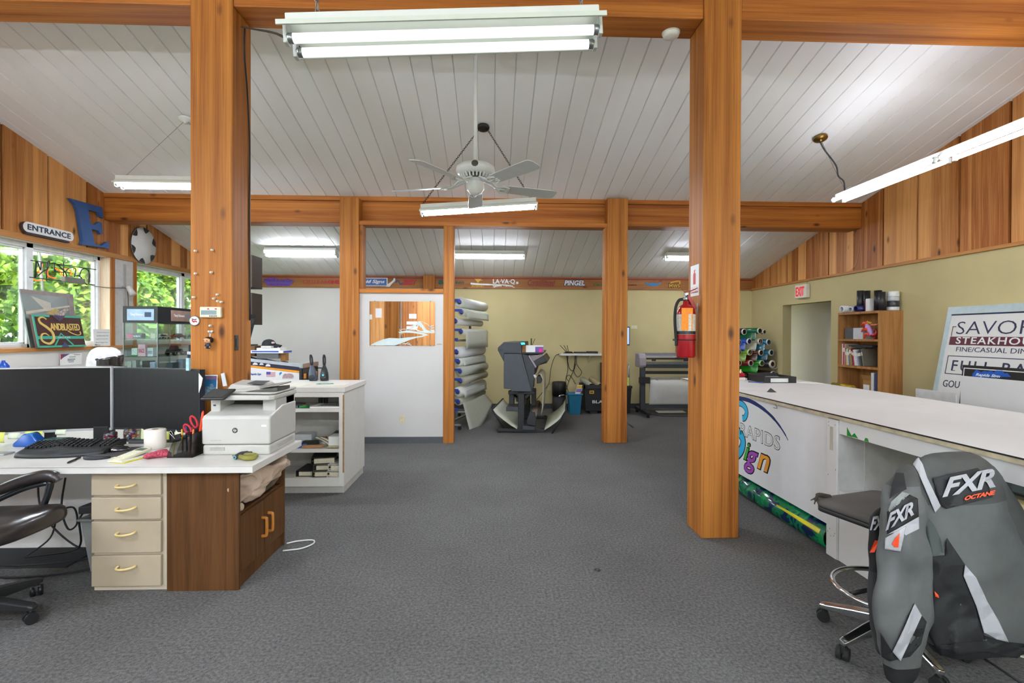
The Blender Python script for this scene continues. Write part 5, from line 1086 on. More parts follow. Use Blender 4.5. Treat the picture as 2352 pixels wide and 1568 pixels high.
# on top
for (x0, y0, x1, y1, x2, y2, x3, y3, l) in ((-2.05,4.95,-1.82,4.90,-1.80,5.25,-2.02,5.28,'open printed sheet on the shelf unit top, nearest the printer'), (-1.80,4.92,-1.64,4.95,-1.60,5.3,-1.76,5.28,'white sheet on the shelf unit top, in the middle'), (-1.60,4.93,-1.44,4.98,-1.46,5.25,-1.61,5.22,'white sheet on the shelf unit top, at its right end')):
    MB().prism([V((a, b, 1.0005)) for a, b in ((x0,y0),(x1,y1),(x2,y2),(x3,y3))], (0,0,.002)).build('paper_sheet', mat('#e4dfce', .8, var=.05, scale=40), label=l, cat='paper', group='papers on the shelf unit top')
lump('lanyard', [((-1.74,5.10,1.006),.008,.004,YP,ZP), ((-1.70,5.11,1.008),.02,.006,YP,ZP), ((-1.63,5.13,1.008),.018,.006,YP,ZP), ((-1.58,5.14,1.006),.006,.004,YP,ZP)], mat('#7fa7a6', .6, var=.4, scale=70), .004, 40, 6, label='pale teal lanyard lying on the papers of the shelf unit', cat='lanyard')
def vac(x, y, label, m, lean, blue):
    t = thing('handheld_vacuum', label, 'vacuum cleaner', (x, y, 1.0)); o = V((x, y, 1.0)); L = lambda a, b, c: o + V((a + lean*c, b, c))
    MB().loft([[L(math.cos(a)*rx, math.sin(a)*ry, z) for a in [2*math.pi*i/20 for i in range(20)]] for rx, ry, z in ((.04,.05,.0),(.043,.052,.02),(.04,.05,.08),(.030,.036,.12),(.018,.022,.15),(.014,.016,.165))]).build('body', m, t)
    MB().tube([L(.0,0,.155), L(-.004,-.012,.18), L(-.006,-.012,.24), L(-.004,.004,.272), L(.004,.014,.25), L(.006,.012,.19), L(.002,0,.16)], .0085, 8, sub=4).build('handle', BLACK, t)
    MB().ell(L(0,-.046,.035), (.034,.014,.03), 16, 10).build('dust_window', BLACK if not blue else m, t)
    if blue: MB().ell(L(0,-.050,.06), (.012,.008,.011), 12, 8).build('blue_button', mat('#2f9fd6', .2, emit='#2f9fd6', es=.5), t)
vac(-1.915, 5.53, 'dark grey handheld vacuum standing on the shelf unit, leaning left', mat('#4b5564', .3), -.10, False)
vac(-1.80, 5.54, 'black handheld vacuum with a blue button standing on the shelf unit', mat('#202327', .3), -.02, True)

# ================================================================ pinball machine
t = thing('pinball_machine', 'pinball machine with white, orange and navy side art behind the shelf unit', 'pinball machine', (-2.95, 6.5, 0))
bx0, bx1, by0, by1 = -3.62, -2.285, 6.2, 6.76
zt = lambda x: 1.135 + (-2.29 - x)*.115
S_ = lambda y, th, za, zb, xa=bx0, xb=bx1: [V((xa,y,za(xa))), V((xb,y,za(xb))), V((xb,y,zb(xb))), V((xa,y,zb(xa)))]
MB().prism(S_(by0+.003, 0, lambda x: .62 - (x+2.29)*.05, lambda x: zt(x)-.03), (0,by1-by0-.006,0)).build('cabinet', mat('#27282c', .5), t)
for nm, za, zb, m in (('white_art', lambda x: .62-(x+2.29)*.05, lambda x: zt(x)-.108, WHITE), ('orange_stripe', lambda x: zt(x)-.106, lambda x: zt(x)-.082, mat('#ef9a17', .4)), ('navy_art', lambda x: zt(x)-.081, lambda x: zt(x)-.038, mat('#23283f', .35))):
    MB().prism(S_(by0, 0, za, zb, bx0, bx1-.03), (0,.004,0)).build(nm, m, t)
MB().prism(S_(by0-.008, 0, lambda x: zt(x)-.036, zt), (0,.03,0)).build('side_rail', mat('#c3cad4', .25, .6), t)
MB().hexa([V((bx0,by0+.02,zt(bx0)-.012)), V((bx1,by0+.02,zt(bx1)-.012)), V((bx1,by1,zt(bx1)-.012)), V((bx0,by1,zt(bx0)-.012))], [V((bx0,by0+.02,zt(bx0)-.006)), V((bx1,by0+.02,zt(bx1)-.006)), V((bx1,by1,zt(bx1)-.006)), V((bx0,by1,zt(bx0)-.006))]).build('playfield_glass', mat('#8f9692', .08, spec=.9), t)
MB().box(bx1-.03, bx1+.012, by0-.004, by1, zt(bx1)-.05, zt(bx1)+.006).build('lockdown_bar', mat('#b9bdc2', .25, .7), t, bev=.006)
MB().box(bx1, bx1+.012, by0+.02, by1-.02, .62, zt(bx1)-.055).build('front_panel', mat('#222326', .45), t)
for y in (by0+.17, by0+.30): MB().box(bx1+.012, bx1+.02, y, y+.05, .92, 1.02).build('coin_door', mat('#151617', .4), t, bev=.004)
for y in (by0+.03, by0+.42): MB().box(bx1+.011, bx1+.024, y, y+.055, .96, 1.02).build('orange_button', mat('#f39a1e', .35), t, bev=.005)
MB().cyl((bx1, by1-.08, 1.06), (bx1+.09, by1-.08, 1.06), .007, n=10).lathe([(.014,0),(.016,.012),(.008,.02)], (bx1+.088, by1-.08, 1.06), XP, 12).build('plunger', BLACK, t)
for i, (x, s) in enumerate(((-2.86, 1), (-2.78, .8), (-2.71, 1))):
    MB().poly([(0,0),(.06*s,0),(.055*s,.018*s),(.04*s,.028*s),(.02*s,.03*s),(.005*s,.016*s)], (x, by0-.0005, zt(x)-.074 + (.01 if i == 1 else 0)), XP, ZP, .0015).build('dome_picture', WHITE, t)
fx, fz = -2.70, .985
q = MB(); 
for i in range(7): q.box(fx, fx+.105, by0-.0012, by0, fz+i*.0085*1.0, fz+i*.0085+.0045)
q.build('flag_stripes', mat('#c77a86', .6), t); MB().box(fx, fx+.05, by0-.0018, by0, fz+.028, fz+.06).build('flag_canton', mat('#4b45a8', .6), t)
MB().text('Rapids Sign', (-2.89, by0-.001, 1.0), XP, ZP, w=.13, h=.03, th=.001, bold=.03, shear=.25).build('logo_lettering', mat('#274a9c', .5), t)
MB().poly([(0,0),(.13,0),(.14,.03),(.12,.055),(.08,.062),(.06,.056),(.03,.06),(.012,.04)], (-2.515, by0-.0005, .965), XP, ZP, .0012).build('oval_sticker', mat('#b4979a', .6, var=.2, scale=60), t)
MB().poly([(0,0),(.03,.03),(.02,.045),(-.005,.03)], (-2.545, by0-.0005, 1.0), XP, ZP, .0012).build('swoosh_sticker', mat('#2a86c0', .5), t)
for x in (bx0+.03, bx1-.03):
    for y in (by0+.02, by1-.02): MB().tube([(x, y, .80), (x + (.03 if x > -3 else -.03), y, 0.0)], [.022,.018], 8).build('leg', STEEL, t)
MB().box(bx0-.02, -3.06, by0+.06, by1+.02, zt(bx0)-.02, 1.36).build('neck', mat('#1a1a1c', .5), t)
MB().prism([V(p) for p in ((-3.42,6.24,1.36),(-3.20,6.24,1.36),(-3.10,6.24,1.745),(-3.32,6.24,1.745))], (0,.60,0)).build('backbox', mat('#17181a', .45), t)
MB().prism([V(p) for p in ((-3.197,6.30,1.37),(-3.197,6.78,1.37),(-3.107,6.78,1.70),(-3.107,6.30,1.70))], (.006,0,.0)).build('backglass', mat('#39434c', .2, var=.5, scale=14), t)
MB().text('RIDE', (-3.30,6.239,1.66), XP, ZP, w=.14, h=.035, th=.002, bold=.02).build('backbox_lettering', mat('#b0442e', .5), t)
def sits(x): return zt(x) - .005
for (nm, m, xx0, xx1, yy0, yy1, zz0, zz1, l) in (('storage_bin', mat('#6a6b6f', .5), -2.86, -2.60, 6.30, 6.52, sits(-2.86)+.001, 1.262, 'grey bin on the pinball machine under the blue box'), ('blue_box', None, -2.95, -2.53, 6.26, 6.55, 1.263, 1.296, 'flat blue and white box on the grey bin on the pinball machine'), ('book', WHITE, -2.86, -2.58, 6.30, 6.50, 1.297, 1.325, 'white book lying on the blue and white box on the pinball machine'), ('small_box', mat('#d8d6cf', .6), -2.80, -2.68, 6.28, 6.36, 1.326, 1.35, 'small white box on the book in front of the black cap'), ('cardboard_box', CARD, -2.60, -2.54, 6.36, 6.46, sits(-2.60)+.001, 1.26, 'brown cardboard box beside the grey bin on the pinball machine'), ('wooden_tray', mat('#6a4a2c', .7, var=.3), -3.07, -2.90, 6.34, 6.56, sits(-3.07)+.001, 1.35, 'brown box of odds and ends at the foot of the backbox')):
    q = MB()
    if nm == 'blue_box': q.use(WHITE).box(xx0, xx1, yy0, yy1, zz0, zz1).use(mat('#1f4fc0', .4)).box(xx0+.05, xx1-.05, yy0-.001, yy0+.01, zz0+.012, zz1-.004).box(xx1-.01, xx1+.001, yy0+.02, yy1-.02, zz0+.005, zz1-.006)
    else: q.use(m).box(xx0, xx1, yy0, yy1, zz0, zz1)
    q.build(nm, None, bev=.002, label=l, cat='box' if nm != 'book' else 'book')
c = V((-2.765, 6.42, 1.326)); t = thing('baseball_cap', 'black baseball cap on the stacked boxes over the pinball machine', 'cap', c)
MB().loft([[c + V((math.cos(a)*.085*k, math.sin(a)*.075*k, z)) for a in [2*math.pi*i/24 for i in range(24)]] for k, z in ((1,0),(1.0,.03),(.92,.06),(.7,.088),(.35,.102),(.05,.106))]).build('crown', mat('#15171a', .8), t)
MB().grid(lambda u, v: c + V((.075 + .085*v*math.cos((u-.5)*2.2)*1.0, (u-.5)*.14*(1-.25*v*v), .03 + .02*(1-v) - .03*(abs(u-.5)*2)**2)), 12, 6).build('visor', mat('#15171a', .8), t, solid=.004)
MB().ell(c + V((.07, -.045, .062)), (.022,.016,.014), 12, 8).build('badge', mat('#c9a8b0', .6), t)
for z0, z1, l in ((2.109, 2.54, 'upper dark brown box-shaped speaker beside the big left post'), (1.619, 2.04, 'lower dark brown box-shaped speaker beside the big left post')):
    t = thing('wall_speaker', l, 'speaker', (-3.42, 7.1, z0)); MB().box(-3.62, -3.19, 6.9, 7.2, z0, z1).build('cabinet', mat('#3b2c1e', .6), t, bev=.004); MB().box(-3.60, -3.21, 6.894, 6.9, z0+.02, z1-.02).build('grille', mat('#241c15', .9), t)
    MB().box(-3.45, -3.40, 7.1, 7.13, z1, 3.05 if z1 > 2.3 else 2.112).build('bracket', BLACK, t)

# ================================================================ left wall: letters, signs, window things
LW = XL + .004
def lpt(px, py, d=0): return at(px, py, x=LW + d)
t0 = lpt(246, 571); t1 = lpt(160, 455)
t = thing('wooden_letter', 'big blue letter E standing on the window head, right of the ENTRANCE sign', 'letter', (LW+.05, 6.95, 2.618))
def lp2(L): return [((p.y - 6.60), (p.z - 2.62)) for p in L]
E_ = [lpt(a, b, .05) for a, b in ((158,455),(233,476),(236,501),(229,498),(225,488),(201,482),(207,514),(217,516),(227,509),(232,512),(234,537),(229,538),(224,529),(209,526),(216,560),(232,564),(243,556),(248,555),(249,571),(185,561),(189,554),(178,487),(172,470),(164,462))]
MB().poly(lp2(E_), (LW+.022, 6.60, 2.62), YP, ZP, .04).build('letter_face', mat('#2f558c', .55, var=.05), t)
a, b = lpt(51, 547, .045), lpt(165, 530, .045)
ya, yb = lpt(50, 530, .045).y, lpt(166, 545, .045).y; z0, z1 = 2.640, 2.640 + .115
t = thing('entrance_sign', 'rounded white ENTRANCE sign on the window head at the left', 'sign', (LW+.06, (ya+yb)/2, z0-.02)); r = (z1-z0)/2
ring_ = [(ya+r - r*math.sin(k*math.pi/10), r + r*math.cos(k*math.pi/10)) for k in range(11)] + [(yb-r + r*math.sin(k*math.pi/10), r - r*math.cos(k*math.pi/10)) for k in range(11)]
MB().poly([(y-ya, z) for y, z in ring_], (LW+.022, ya, z0), YP, ZP, .035).build('backing', mat('#3a2f38', .6), t); MB().poly([((y-ya-.0)*1, z) for y, z in ring_], (LW+.057, ya, z0), YP, ZP, .006).build('panel', WHITE, t)
MB().text('ENTRANCE', (LW+.063, ya+.05, z0+.026), YP, ZP, w=yb-ya-.10, h=.066, th=.003, bold=.025, sp=1.08).build('lettering', mat('#1f3350', .5), t)
MB().box(LW+.01, LW+.05, ya+.05, yb-.05, 2.617, 2.642).build('mount', mat('#3a2f38', .6), t)
# soccer ball disc
bc = (lpt(301, 558, .03) + lpt(358, 570, .03))/2; bc = V((LW+.022, lpt(329, 564, .03).y, lpt(329, 564, .03).z)); br = (lpt(358,568,.03).y - lpt(301,560,.03).y)/2
t = thing('soccer_ball_sign', 'flat round soccer ball cut-out on the cedar wall above the second window', 'sign', bc - ZP*br)
MB().lathe([(.0,0),(br,0),(br,.02),(.0,.02)], bc, XP, 48, False).build('disc', mat('#e4e3e1', .5, var=.02), t)
MB().lathe([(br,.0),(br+.003,.004),(br+.003,.018),(br,.022)], bc, XP, 48, False).build('rim', mat('#4d4644', .6), t)
for k in range(6):
    a = R(20 + 60*k); pts = []
    for da, rr_ in ((-.26, .985), (0, .985), (.26, .985), (.17, .80), (0, .70), (-.17, .80)): pts.append((math.cos(a+da)*rr_*br, math.sin(a+da)*rr_*br))
    MB().poly(pts, bc + XP*.0202, YP, ZP, .002).build('black_patch', BLACK, t)
# neon OPEN sign (seen from behind)
nx = -5.46; Pn = lambda x, y: at(x, y, x=nx)
t = thing('neon_open_sign', 'unlit-backed neon OPEN sign hanging in the near window, seen from behind', 'neon sign', (nx, 6.7, 2.1))
t['label'] = 'neon OPEN sign on a black wire frame in the near window, seen reversed'
NB = mat('#24252a', .5)
def crop(x, y): return Pn(40 + x/8.11, 590 + y/8.11)
for a, b in (((245,62),(1460,235)), ((220,375),(1440,520)), ((345,95),(320,395)), ((1330,220),(1330,505)), ((690,110),(690,270)), ((690,270),(985,295)), ((860,95),(860,360))): MB().tube([crop(*a), crop(*b)], .006, 6).build('frame_bar', NB, t)
for L in (((345,380),(350,110),(380,105),(430,240),(440,105)), ((540,400),(560,110),(600,90),(560,230),(500,250),(370,360)), ((640,110),(720,130),(880,270),(920,370)), ((900,270),(950,215),(1050,200),(1085,240),(1060,370)), ((1150,370),(1190,250),(1260,215),(1320,260),(1345,350),(1330,490)), ((1060,330),(1150,350),(1230,440),(1290,520))): MB().tube([crop(*p) for p in L], .0065, 6, sub=4).build('letter_tube', NB, t)
NEON = mat('#ff5a18', .4, emit='#ff4a10', es=1.2)
for L in (((270,100),(285,250),(300,360),(390,430),(560,430)), ((215,150),(270,140),(275,250)), ((640,220),(610,260),(630,350),(700,380),(770,390)), ((760,210),(830,240),(890,330),(940,370)), ((480,140),(520,150),(450,260),(490,300)), ((910,230),(960,215),(1040,260),(1065,340))):
    MB().tube([crop(*p) + V((-.05, .02, 0)) for p in L], .006, 6, sub=4).build('neon_tube', NEON, t)
a, b = crop(815, 370), crop(1195, 510)
MB().box(nx-.01, nx+.05, a.y, b.y, b.z, crop(1000,385).z).build('transformer', mat('#77756e', .5), t, bev=.006)
MB().tube([crop(1340,510), crop(1460,545), at(253,661,x=XL+.01), at(275,661,x=XL+.02), at(292,662,x=-5.26)], .005, 6, sub=4).build('power_cord', mat('#4a3a3c', .6), t)
for x, y in ((530, 40), (1085, 40)): MB().tube([Pn(40+(x+330)/8.11, 590+95/8.11), Pn(40+(x+330)/8.11, 552)], .0015, 5).build('hanging_wire', STEEL, t)
# white rod hanging in front of the window
MB().tube([at(91,575,x=-5.5), at(99,668,x=-5.5)], .010, 8).build('window_rod', WHITE, label='thin white pole outside the near window behind the neon sign', cat='pole')
# clip lamp on the pier
t = thing('clip_lamp', 'small white clip lamp on the pier between the two windows', 'lamp', (-5.22, 7.53, 2.03))
pA = at(295, 659, x=-5.24); pB = at(308, 680, x=-5.17)
MB().lathe([(.028,-.01),(.032,.0),(.036,.05),(.045,.13),(.040,.128),(.03,.05),(.02,.0)], pA, (pB-pA), 20, False).build('shade', mat('#d9d4d2', .4), t)
MB().tube([pA, pA + V((-.03,0,.01)), V((XL+.01, pA.y-.02, pA.z-.0))], .008, 8).build('arm', mat('#a39a90', .4), t)
k = lpt(285, 607); MB().box(XL+.003, XL+.02, k.y-.018, k.y+.018, at(285,705,x=XL).z, k.z).build('cable_channel', mat('#a9a5a0', .5), label='grey cable channel running down the pier between the windows', cat='cable channel')
MB().tube([at(293,664,x=-5.26), at(294,680,x=-5.30), at(295,706,x=-5.31)], .004, 6, sub=3).build('cable', DKGREY, label='thin cable hanging from the clip lamp on the pier', cat='cable')
# leaning poster and SANDBLASTED sign on the sill
p = [at(70,796,x=-5.33), at(178,796,x=-5.33), at(167,676,x=-5.46), at(45,663,x=-5.46)]
zb = Z0 + .001; p[0].z = p[1].z = zb
t = thing('motocross_poster', 'large framed grey poster leaning in the near window behind the SANDBLASTED sign', 'poster', ((p[0]+p[1])/2))
X_ = p[1]-p[0]; Y_ = p[3]-p[0]; n_ = X_.cross(Y_).normalized()
skew = (p[2]-p[3]) - X_
def quad(u, v): return p[0] + X_*u + Y_*v + skew*(u*v)
MB().prism([quad(0,0)-n_*.012, quad(1,0)-n_*.012, quad(1,1)-n_*.012, quad(0,1)-n_*.012], n_*.014).build('panel', mat('#66716c', .3, var=.12, scale=6), t)
def patch(L, m, nm, k=1): MB().prism([quad(a,b)+n_*(.0018+.0006*k) for a, b in L], n_*.0006).build(nm, m, t)
patch([(.0,.93),(1,.93),(1,1),(0,1)], mat('#8f7f7c', .4, var=.2), 'top_band'); patch([(.88,.3),(1,.3),(1,1),(.88,1)], mat('#8a7c7a', .4, var=.3), 'side_band', 2)
patch([(.16,.90),(.52,.80),(.52,.66),(.42,.64)], mat('#c9c4b8', .5), 'white_wedge'); patch([(.03,.62),(.9,.78),(.9,.75),(.03,.57)], mat('#d2c9b4', .5), 'white_beam', 3)
patch([(.38,.60),(.60,.70),(.68,.67),(.55,.58)], mat('#c2a860', .5, var=.3, scale=30), 'yellow_rider', 4); patch([(.58,.60),(.72,.55),(.88,.70),(.84,.74),(.74,.68)], mat('#b8a8a0', .5, var=.6, scale=40), 'white_rider', 5)
patch([(.60,.40),(.80,.52),(.74,.56),(.62,.48)], mat('#c8b884', .5, var=.4, scale=40), 'low_rider', 6)
s = [at(87,795.5,x=-5.25), at(197,794,x=-5.25), at(186,730,x=-5.305), at(72,722,x=-5.305)]; s[0].z = s[1].z = zb
t = thing('sandblasted_sign', 'carved brown SANDBLASTED sign with turquoise borders leaning on the window sill', 'sign', ((s[0]+s[1])/2))
X_ = s[1]-s[0]; Y_ = s[3]-s[0]; n_ = X_.cross(Y_).normalized(); o = s[0]; w, h = X_.length, Y_.length; Xu, Yu = X_.normalized(), Y_.normalized()
MB().poly([(0,0),(w,0),(w,h),(0,h)], o - n_*.03, Xu, Yu, .03).build('panel', mat('#4b2a26', .7, var=.08, bump=.4, bscale=300), t)
TQ = mat('#3fa890', .5); BZ = mat('#3a4672', .5); GOLD = mat('#e2c06e', .4)
q = MB(); b_ = .022
q.poly([(0,0),(w,0),(w,b_),(0,b_)], o, Xu, Yu, .006).poly([(0,h-b_),(w*.33,h-b_),(w*.33,h),(0,h)], o, Xu, Yu, .006).poly([(w*.62,h-b_),(w,h-b_),(w,h),(w*.62,h)], o, Xu, Yu, .006).poly([(0,0),(b_,0),(b_,h),(0,h)], o, Xu, Yu, .006).poly([(0,h*.26),(w,h*.26),(w,h*.35),(0,h*.35)], o, Xu, Yu, .005)
q.stroke([(w*.34,b_),(w*.5,h*.43),(w*.72,b_)], .018, o, Xu, Yu, .007).build('turquoise_border', TQ, t)
MB().poly([(w*.46,b_*.0),(w*.62,0),(w*.54,h*.17)], o, Xu, Yu, .008).build('blue_triangle', BZ, t); MB().poly([(w*.38,h),(w*.66,h),(w*.52,h*.8)], o, Xu, Yu, .008).poly([(w*.44,h*1.0),(w*.60,h*1.0),(w*.52,h*.9)], o + n_*.004, Xu, Yu, .008).build('purple_chevron', mat('#4b3a5e', .5), t)
q = MB(); q.stroke([(w*.26,h*.87),(w*.19,h*.93),(w*.12,h*.88),(w*.13,h*.76),(w*.24,h*.62),(w*.33,h*.46),(w*.33,h*.24),(w*.24,h*.12),(w*.14,h*.16),(w*.09,h*.26),(w*.12,h*.40),(w*.19,h*.43),(w*.25,h*.36)], [.012,.018,.022,.026,.03,.03,.03,.026,.022,.02,.018,.014,.010], o, Xu, Yu, .008, sub=5)
q.text('ANDBLASTED', o + Xu*w*.31 + Yu*h*.53, Xu, Yu, w=w*.62, h=h*.22, th=.008, bold=.005, sp=.92).stroke([(w*.66,h*.52),(w*.74,h*.44),(w*.86,h*.38),(w*.93,h*.42),(w*.92,h*.5)], .009, o, Xu, Yu, .008, sub=4)
q.build('lettering', GOLD, t)
MB().text('SIGNS', o + Xu*w*.42 + Yu*h*.285 + n_*.005, Xu, Yu, w=w*.26, h=h*.045, th=.003).build('small_lettering', WHITE, t)
# cards on the sill
a = at(214,796,x=-5.27); b = at(252,796,x=-5.27); zz = at(230,756,x=-5.31).z
t = thing('notice_card', 'white notice card with four lines of writing propped on the window sill', 'notice', ((a+b)/2).xy.to_3d() + ZP*Z0)
o = V((-5.265, a.y, Z0+.001)); Xu = YP; Yu = V((-.045, .05, zz-Z0)); w = b.y-a.y
MB().prism([o, o+Xu*w, o+Xu*w+Yu, o+Yu], (.002,0,0)).build('card', PAPER, t)
for i, s_ in enumerate(('Payment Required', 'deadline before the', 'deposit for Custom work', 'Please Thank You!')): MB().text(s_, o + Xu*(w*.12 + (.03-.01*i)) + Yu*(.78-.2*i) + XP*.0022, Xu, Yu, w=w*.72, h=.014, th=.0006).build('lettering', mat('#5a4446', .6), t)
lump('rag', [((-5.28,6.95,Z0+.006),.008,.004,XP,ZP), ((-5.28,6.98,Z0+.014),.02,.012,XP,ZP), ((-5.28,7.05,Z0+.012),.02,.010,XP,ZP), ((-5.28,7.10,Z0+.006),.008,.004,XP,ZP)], mat('#7a8496', .8, var=.4, scale=50), .006, 30, 8, label='small grey-blue rag on the window sill in front of the notice card', cat='rag')
p0 = at(276, 696, x=XL+.001)
# certificate, blue sanitizer, helmet on a white cabinet
zc = 1.105
t = thing('storage_counter', 'white counter against the left wall, mostly hidden behind the monitors', 'counter', (-4.9, 6.2, 0))
MB().box(-5.32, -4.5, 4.6, 7.4, .0, 1.06).build('cabinet', WHITE_LAM, t); MB().box(-5.32, -4.46, 4.58, 7.42, 1.06, 1.10).build('top', WHITE_LAM, t, bev=.003)
a, b = at(138,845,x=-5.30), at(187,811,x=-5.30)
t = thing('certificate', 'white certificate with a red and blue corner standing on the counter below the window', 'certificate', (-5.29, (a.y+b.y)/2, 1.101))
MB().box(-5.30, -5.295, a.y, b.y, 1.101, b.z).build('sheet', PAPER, t); w = b.y-a.y; h = b.z-1.101
MB().poly([(0,h),(w*.42,h),(w*.16,h*.74),(0,h*.5)], (-5.2948, a.y, 1.101), YP, ZP, .001).build('red_corner', mat('#8a2a4a', .5), t); MB().poly([(w*.18,h),(w*.42,h),(w*.16,h*.74),(w*.08,h*.72)], (-5.2936, a.y, 1.101), YP, ZP, .001).build('blue_corner', mat('#3b4270', .5), t)
q = MB()
for i, (u, v, ww) in enumerate(((.62,.86,.3),(.4,.68,.3),(.32,.5,.36),(.32,.42,.36),(.32,.34,.3),(.36,.22,.26))): q.box(-5.295, -5.2942, a.y+w*u, a.y+w*(u+ww), 1.101+h*v, 1.101+h*v+.008)
q.build('printed_lines', mat('#8a8a8c', .7), t)
t = thing('spray_bottle', 'bright blue bottle at the left edge of the picture, above the left monitor', 'bottle', (-5.0, 5.40, 1.101)); c = V((-5.0, at(7,835,x=-5.0).y, 1.101))
t.location = c; WL[t] = c; MB().lathe([(.045,0),(.05,.01),(.05,.06),(.03,.09),(.018,.10),(.018,.115),(.0,.116)], c, ZP, 20).build('body', mat('#1446a8', .25), t)
# helmet
hc = V((-4.02, 5.35, 0)); hx0, hx1 = at(203, 840, y=5.3), at(279, 840, y=5.3); hr = (hx1.x-hx0.x)/2; hc.x = (hx0.x+hx1.x)/2; hc.y = 5.3; hb = at(240, 848, y=5.3).z - .03
t = thing('motorcycle_helmet', 'white full-face helmet with a dark visor, left of the glass case', 'helmet', (hc.x, hc.y, hb))
def hel(u, v):
    a = u*2*math.pi; e = v*math.pi*.5; k = math.cos(e)
    return V((hc.x + hr*(math.cos(a)*(k**.55)) + (.03*hr if math.cos(a) > 0 else 0), hc.y + hr*.80*math.sin(a)*(k**.6), hb + .09 + hr*1.02*math.sin(e)))
MB().grid(hel, 36, 12).loft([[V((hc.x + hr*math.cos(a)*(1.02 if z > hb+.05 else .96), hc.y + hr*.8*math.sin(a)*(1 if z > hb+.05 else .94), z)) for a in [2*math.pi*i/36 for i in range(36)]] for z in (hb, hb+.03, hb+.06, hb+.092)], False).build('shell', mat('#e8e8ea', .12, coat=1, var=.01), t)
MB().grid(lambda u, v: V((hc.x + hr*1.05*math.cos(lerp(-1.45,.25,u)), hc.y + hr*.86*math.sin(lerp(-1.45,.25,u)), hb + .055 + .018*(1-u) + v*lerp(.05,.125,u**.6))), 20, 6).build('visor', mat('#262523', .08, coat=1), t, solid=.004)
MB().ell((hc.x+hr*.12, hc.y-hr*.80, hb+.135), (.02,.006,.012), 12, 8).build('side_emblem', mat('#2b2c4a', .3), t)
MB().box(hc.x-.2, hc.x+.2, hc.y-.2, hc.y+.2, 0, hb-.0).build('side_cabinet', WHITE_LAM, label='white cabinet under the helmet, hidden behind the monitors', cat='cabinet')

# ---------------------------------------------------------------- glass display case
gx0, gx1, gy0, gy1, gz = -4.225, -3.835, 6.0, 6.85, 1.808
t = thing('display_case', 'black-trimmed glass display case full of models, in front of the second window', 'display case', ((gx0+gx1)/2, (gy0+gy1)/2, 0))
GB = mat('#1f2226', .4)
MB().box(gx0, gx1, gy0, gy1, 1.62, gz).build('header', GB, t, bev=.003); MB().box(gx0, gx1, gy0, gy1, 0, .5).build('base_cabinet', GB, t)
for x in (gx0+.006, gx1-.006):
    for y in (gy0+.006, gy1-.006): MB().box(x-.005, x+.005, y-.005, y+.005, .5, 1.62).build('corner_post', STEEL, t)
for z in (.72, .97, 1.226, 1.43): MB().box(gx0+.008, gx1-.008, gy0+.008, gy1-.008, z, z+.006).build('glass_shelf', pane_mat('shelf_glass', 'd8efe6', .6) if z < .8 else bpy.data.materials['shelf_glass'], t)
MB().box(gx0+.002, gx1-.002, gy0, gy0+.004, .5, 1.62).build('front_pane', GLASS, t); MB().box(gx1-.004, gx1, gy0+.004, gy1, .5, 1.62).build('side_pane', GLASS, t); MB().box(gx0, gx0+.004, gy0+.004, gy1, .5, 1.62).build('side_pane', GLASS, t)
def hsign(o, X, w, cols, nm):
    X = V(X); s = thing('header_panel', nm, 'x') if 0 else None
    Z = X.cross(ZP)
    MB().slab(o - X*0, X*w, ZP*.13, Z*.004).build('sign_panel', mat(cols[0], .4, var=.12, scale=9), t, bev=.003)
    MB().text('TimeJ Rideware', o + X*w*.12 + ZP*.045 + Z*.0045, X, ZP, w=w*.5, h=.04, th=.001, bold=.02).build('sign_lettering', WHITE, t)
    MB().slab(o + X*w*.66 + ZP*.04 + Z*.0045, X*w*.24, ZP*.055, Z*.001).build('sign_label', mat(cols[1], .4), t)
hsign(V((gx0+.05, gy0, 1.645)), XP, gx1-gx0-.09, ('#9dbad0', '#2a3a58'), 'a'); hsign(V((gx1, gy0+.24, 1.645)), YP, .42, ('#a9887a', '#8a8a8c'), 'b')
# things inside the case
def item(nm, m, x0, x1, y0, y1, z0, h, label, cat, bev=.003): return box(nm, m, x0, x1, y0, y1, z0+.0061, z0+.006+h, label=label, cat=cat, bev=bev)
def modelcar(c, L, m, label, rz=0, wheel=.014, tall=.035):
    t = thing('model_car', label, 'model car', V(c) + ZP*.0062, rz, 'model vehicles in the display case'); W = L*.36
    MB().loft([[V((x, s*W/2*k, z)) for s, z in ((-1,.012),(1,.012),(1,.012+tall*.55),(-1,.012+tall*.55))] for x, k in ((-L/2,.8),(-L*.42,1),(L*.42,1),(L/2,.75))], True, True, False).build('body', m, t, bev=.003)
    MB().hexa([V(p) for p in ((-L*.3,-W*.42,.012+tall*.55),(L*.22,-W*.42,.012+tall*.55),(L*.22,W*.42,.012+tall*.55),(-L*.3,W*.42,.012+tall*.55))], [V(p) for p in ((-L*.2,-W*.34,.012+tall),(L*.06,-W*.34,.012+tall),(L*.06,W*.34,.012+tall),(-L*.2,W*.34,.012+tall))]).build('cabin', mat('#23272c', .15), t)
    for x in (-L*.3, L*.3):
        for s in (-1, 1): MB().cyl((x, s*W*.5, wheel), (x, s*W*.36, wheel), wheel, n=14).build('wheel', RUBBER, t)
S1, S2, S3 = 1.43, 1.226, .97
y = gy0 + .02
def txtbox(x0, x1, y0, y1, z0, h, m, txt, tm, label, nm='boxed_model', cat='box'):
    t = thing(nm, label, cat, ((x0+x1)/2, (y0+y1)/2, z0+.0061)); MB().box(x0,x1,y0,y1,z0+.0061,z0+.006+h).build('carton', m, t, bev=.002)
    if txt: MB().text(txt, (x0+(x1-x0)*.12, y0-.0005, z0+.006+h*.3), XP, ZP, w=(x1-x0)*.76, h=h*.34, th=.001, bold=.02).build('lettering', tm, t)
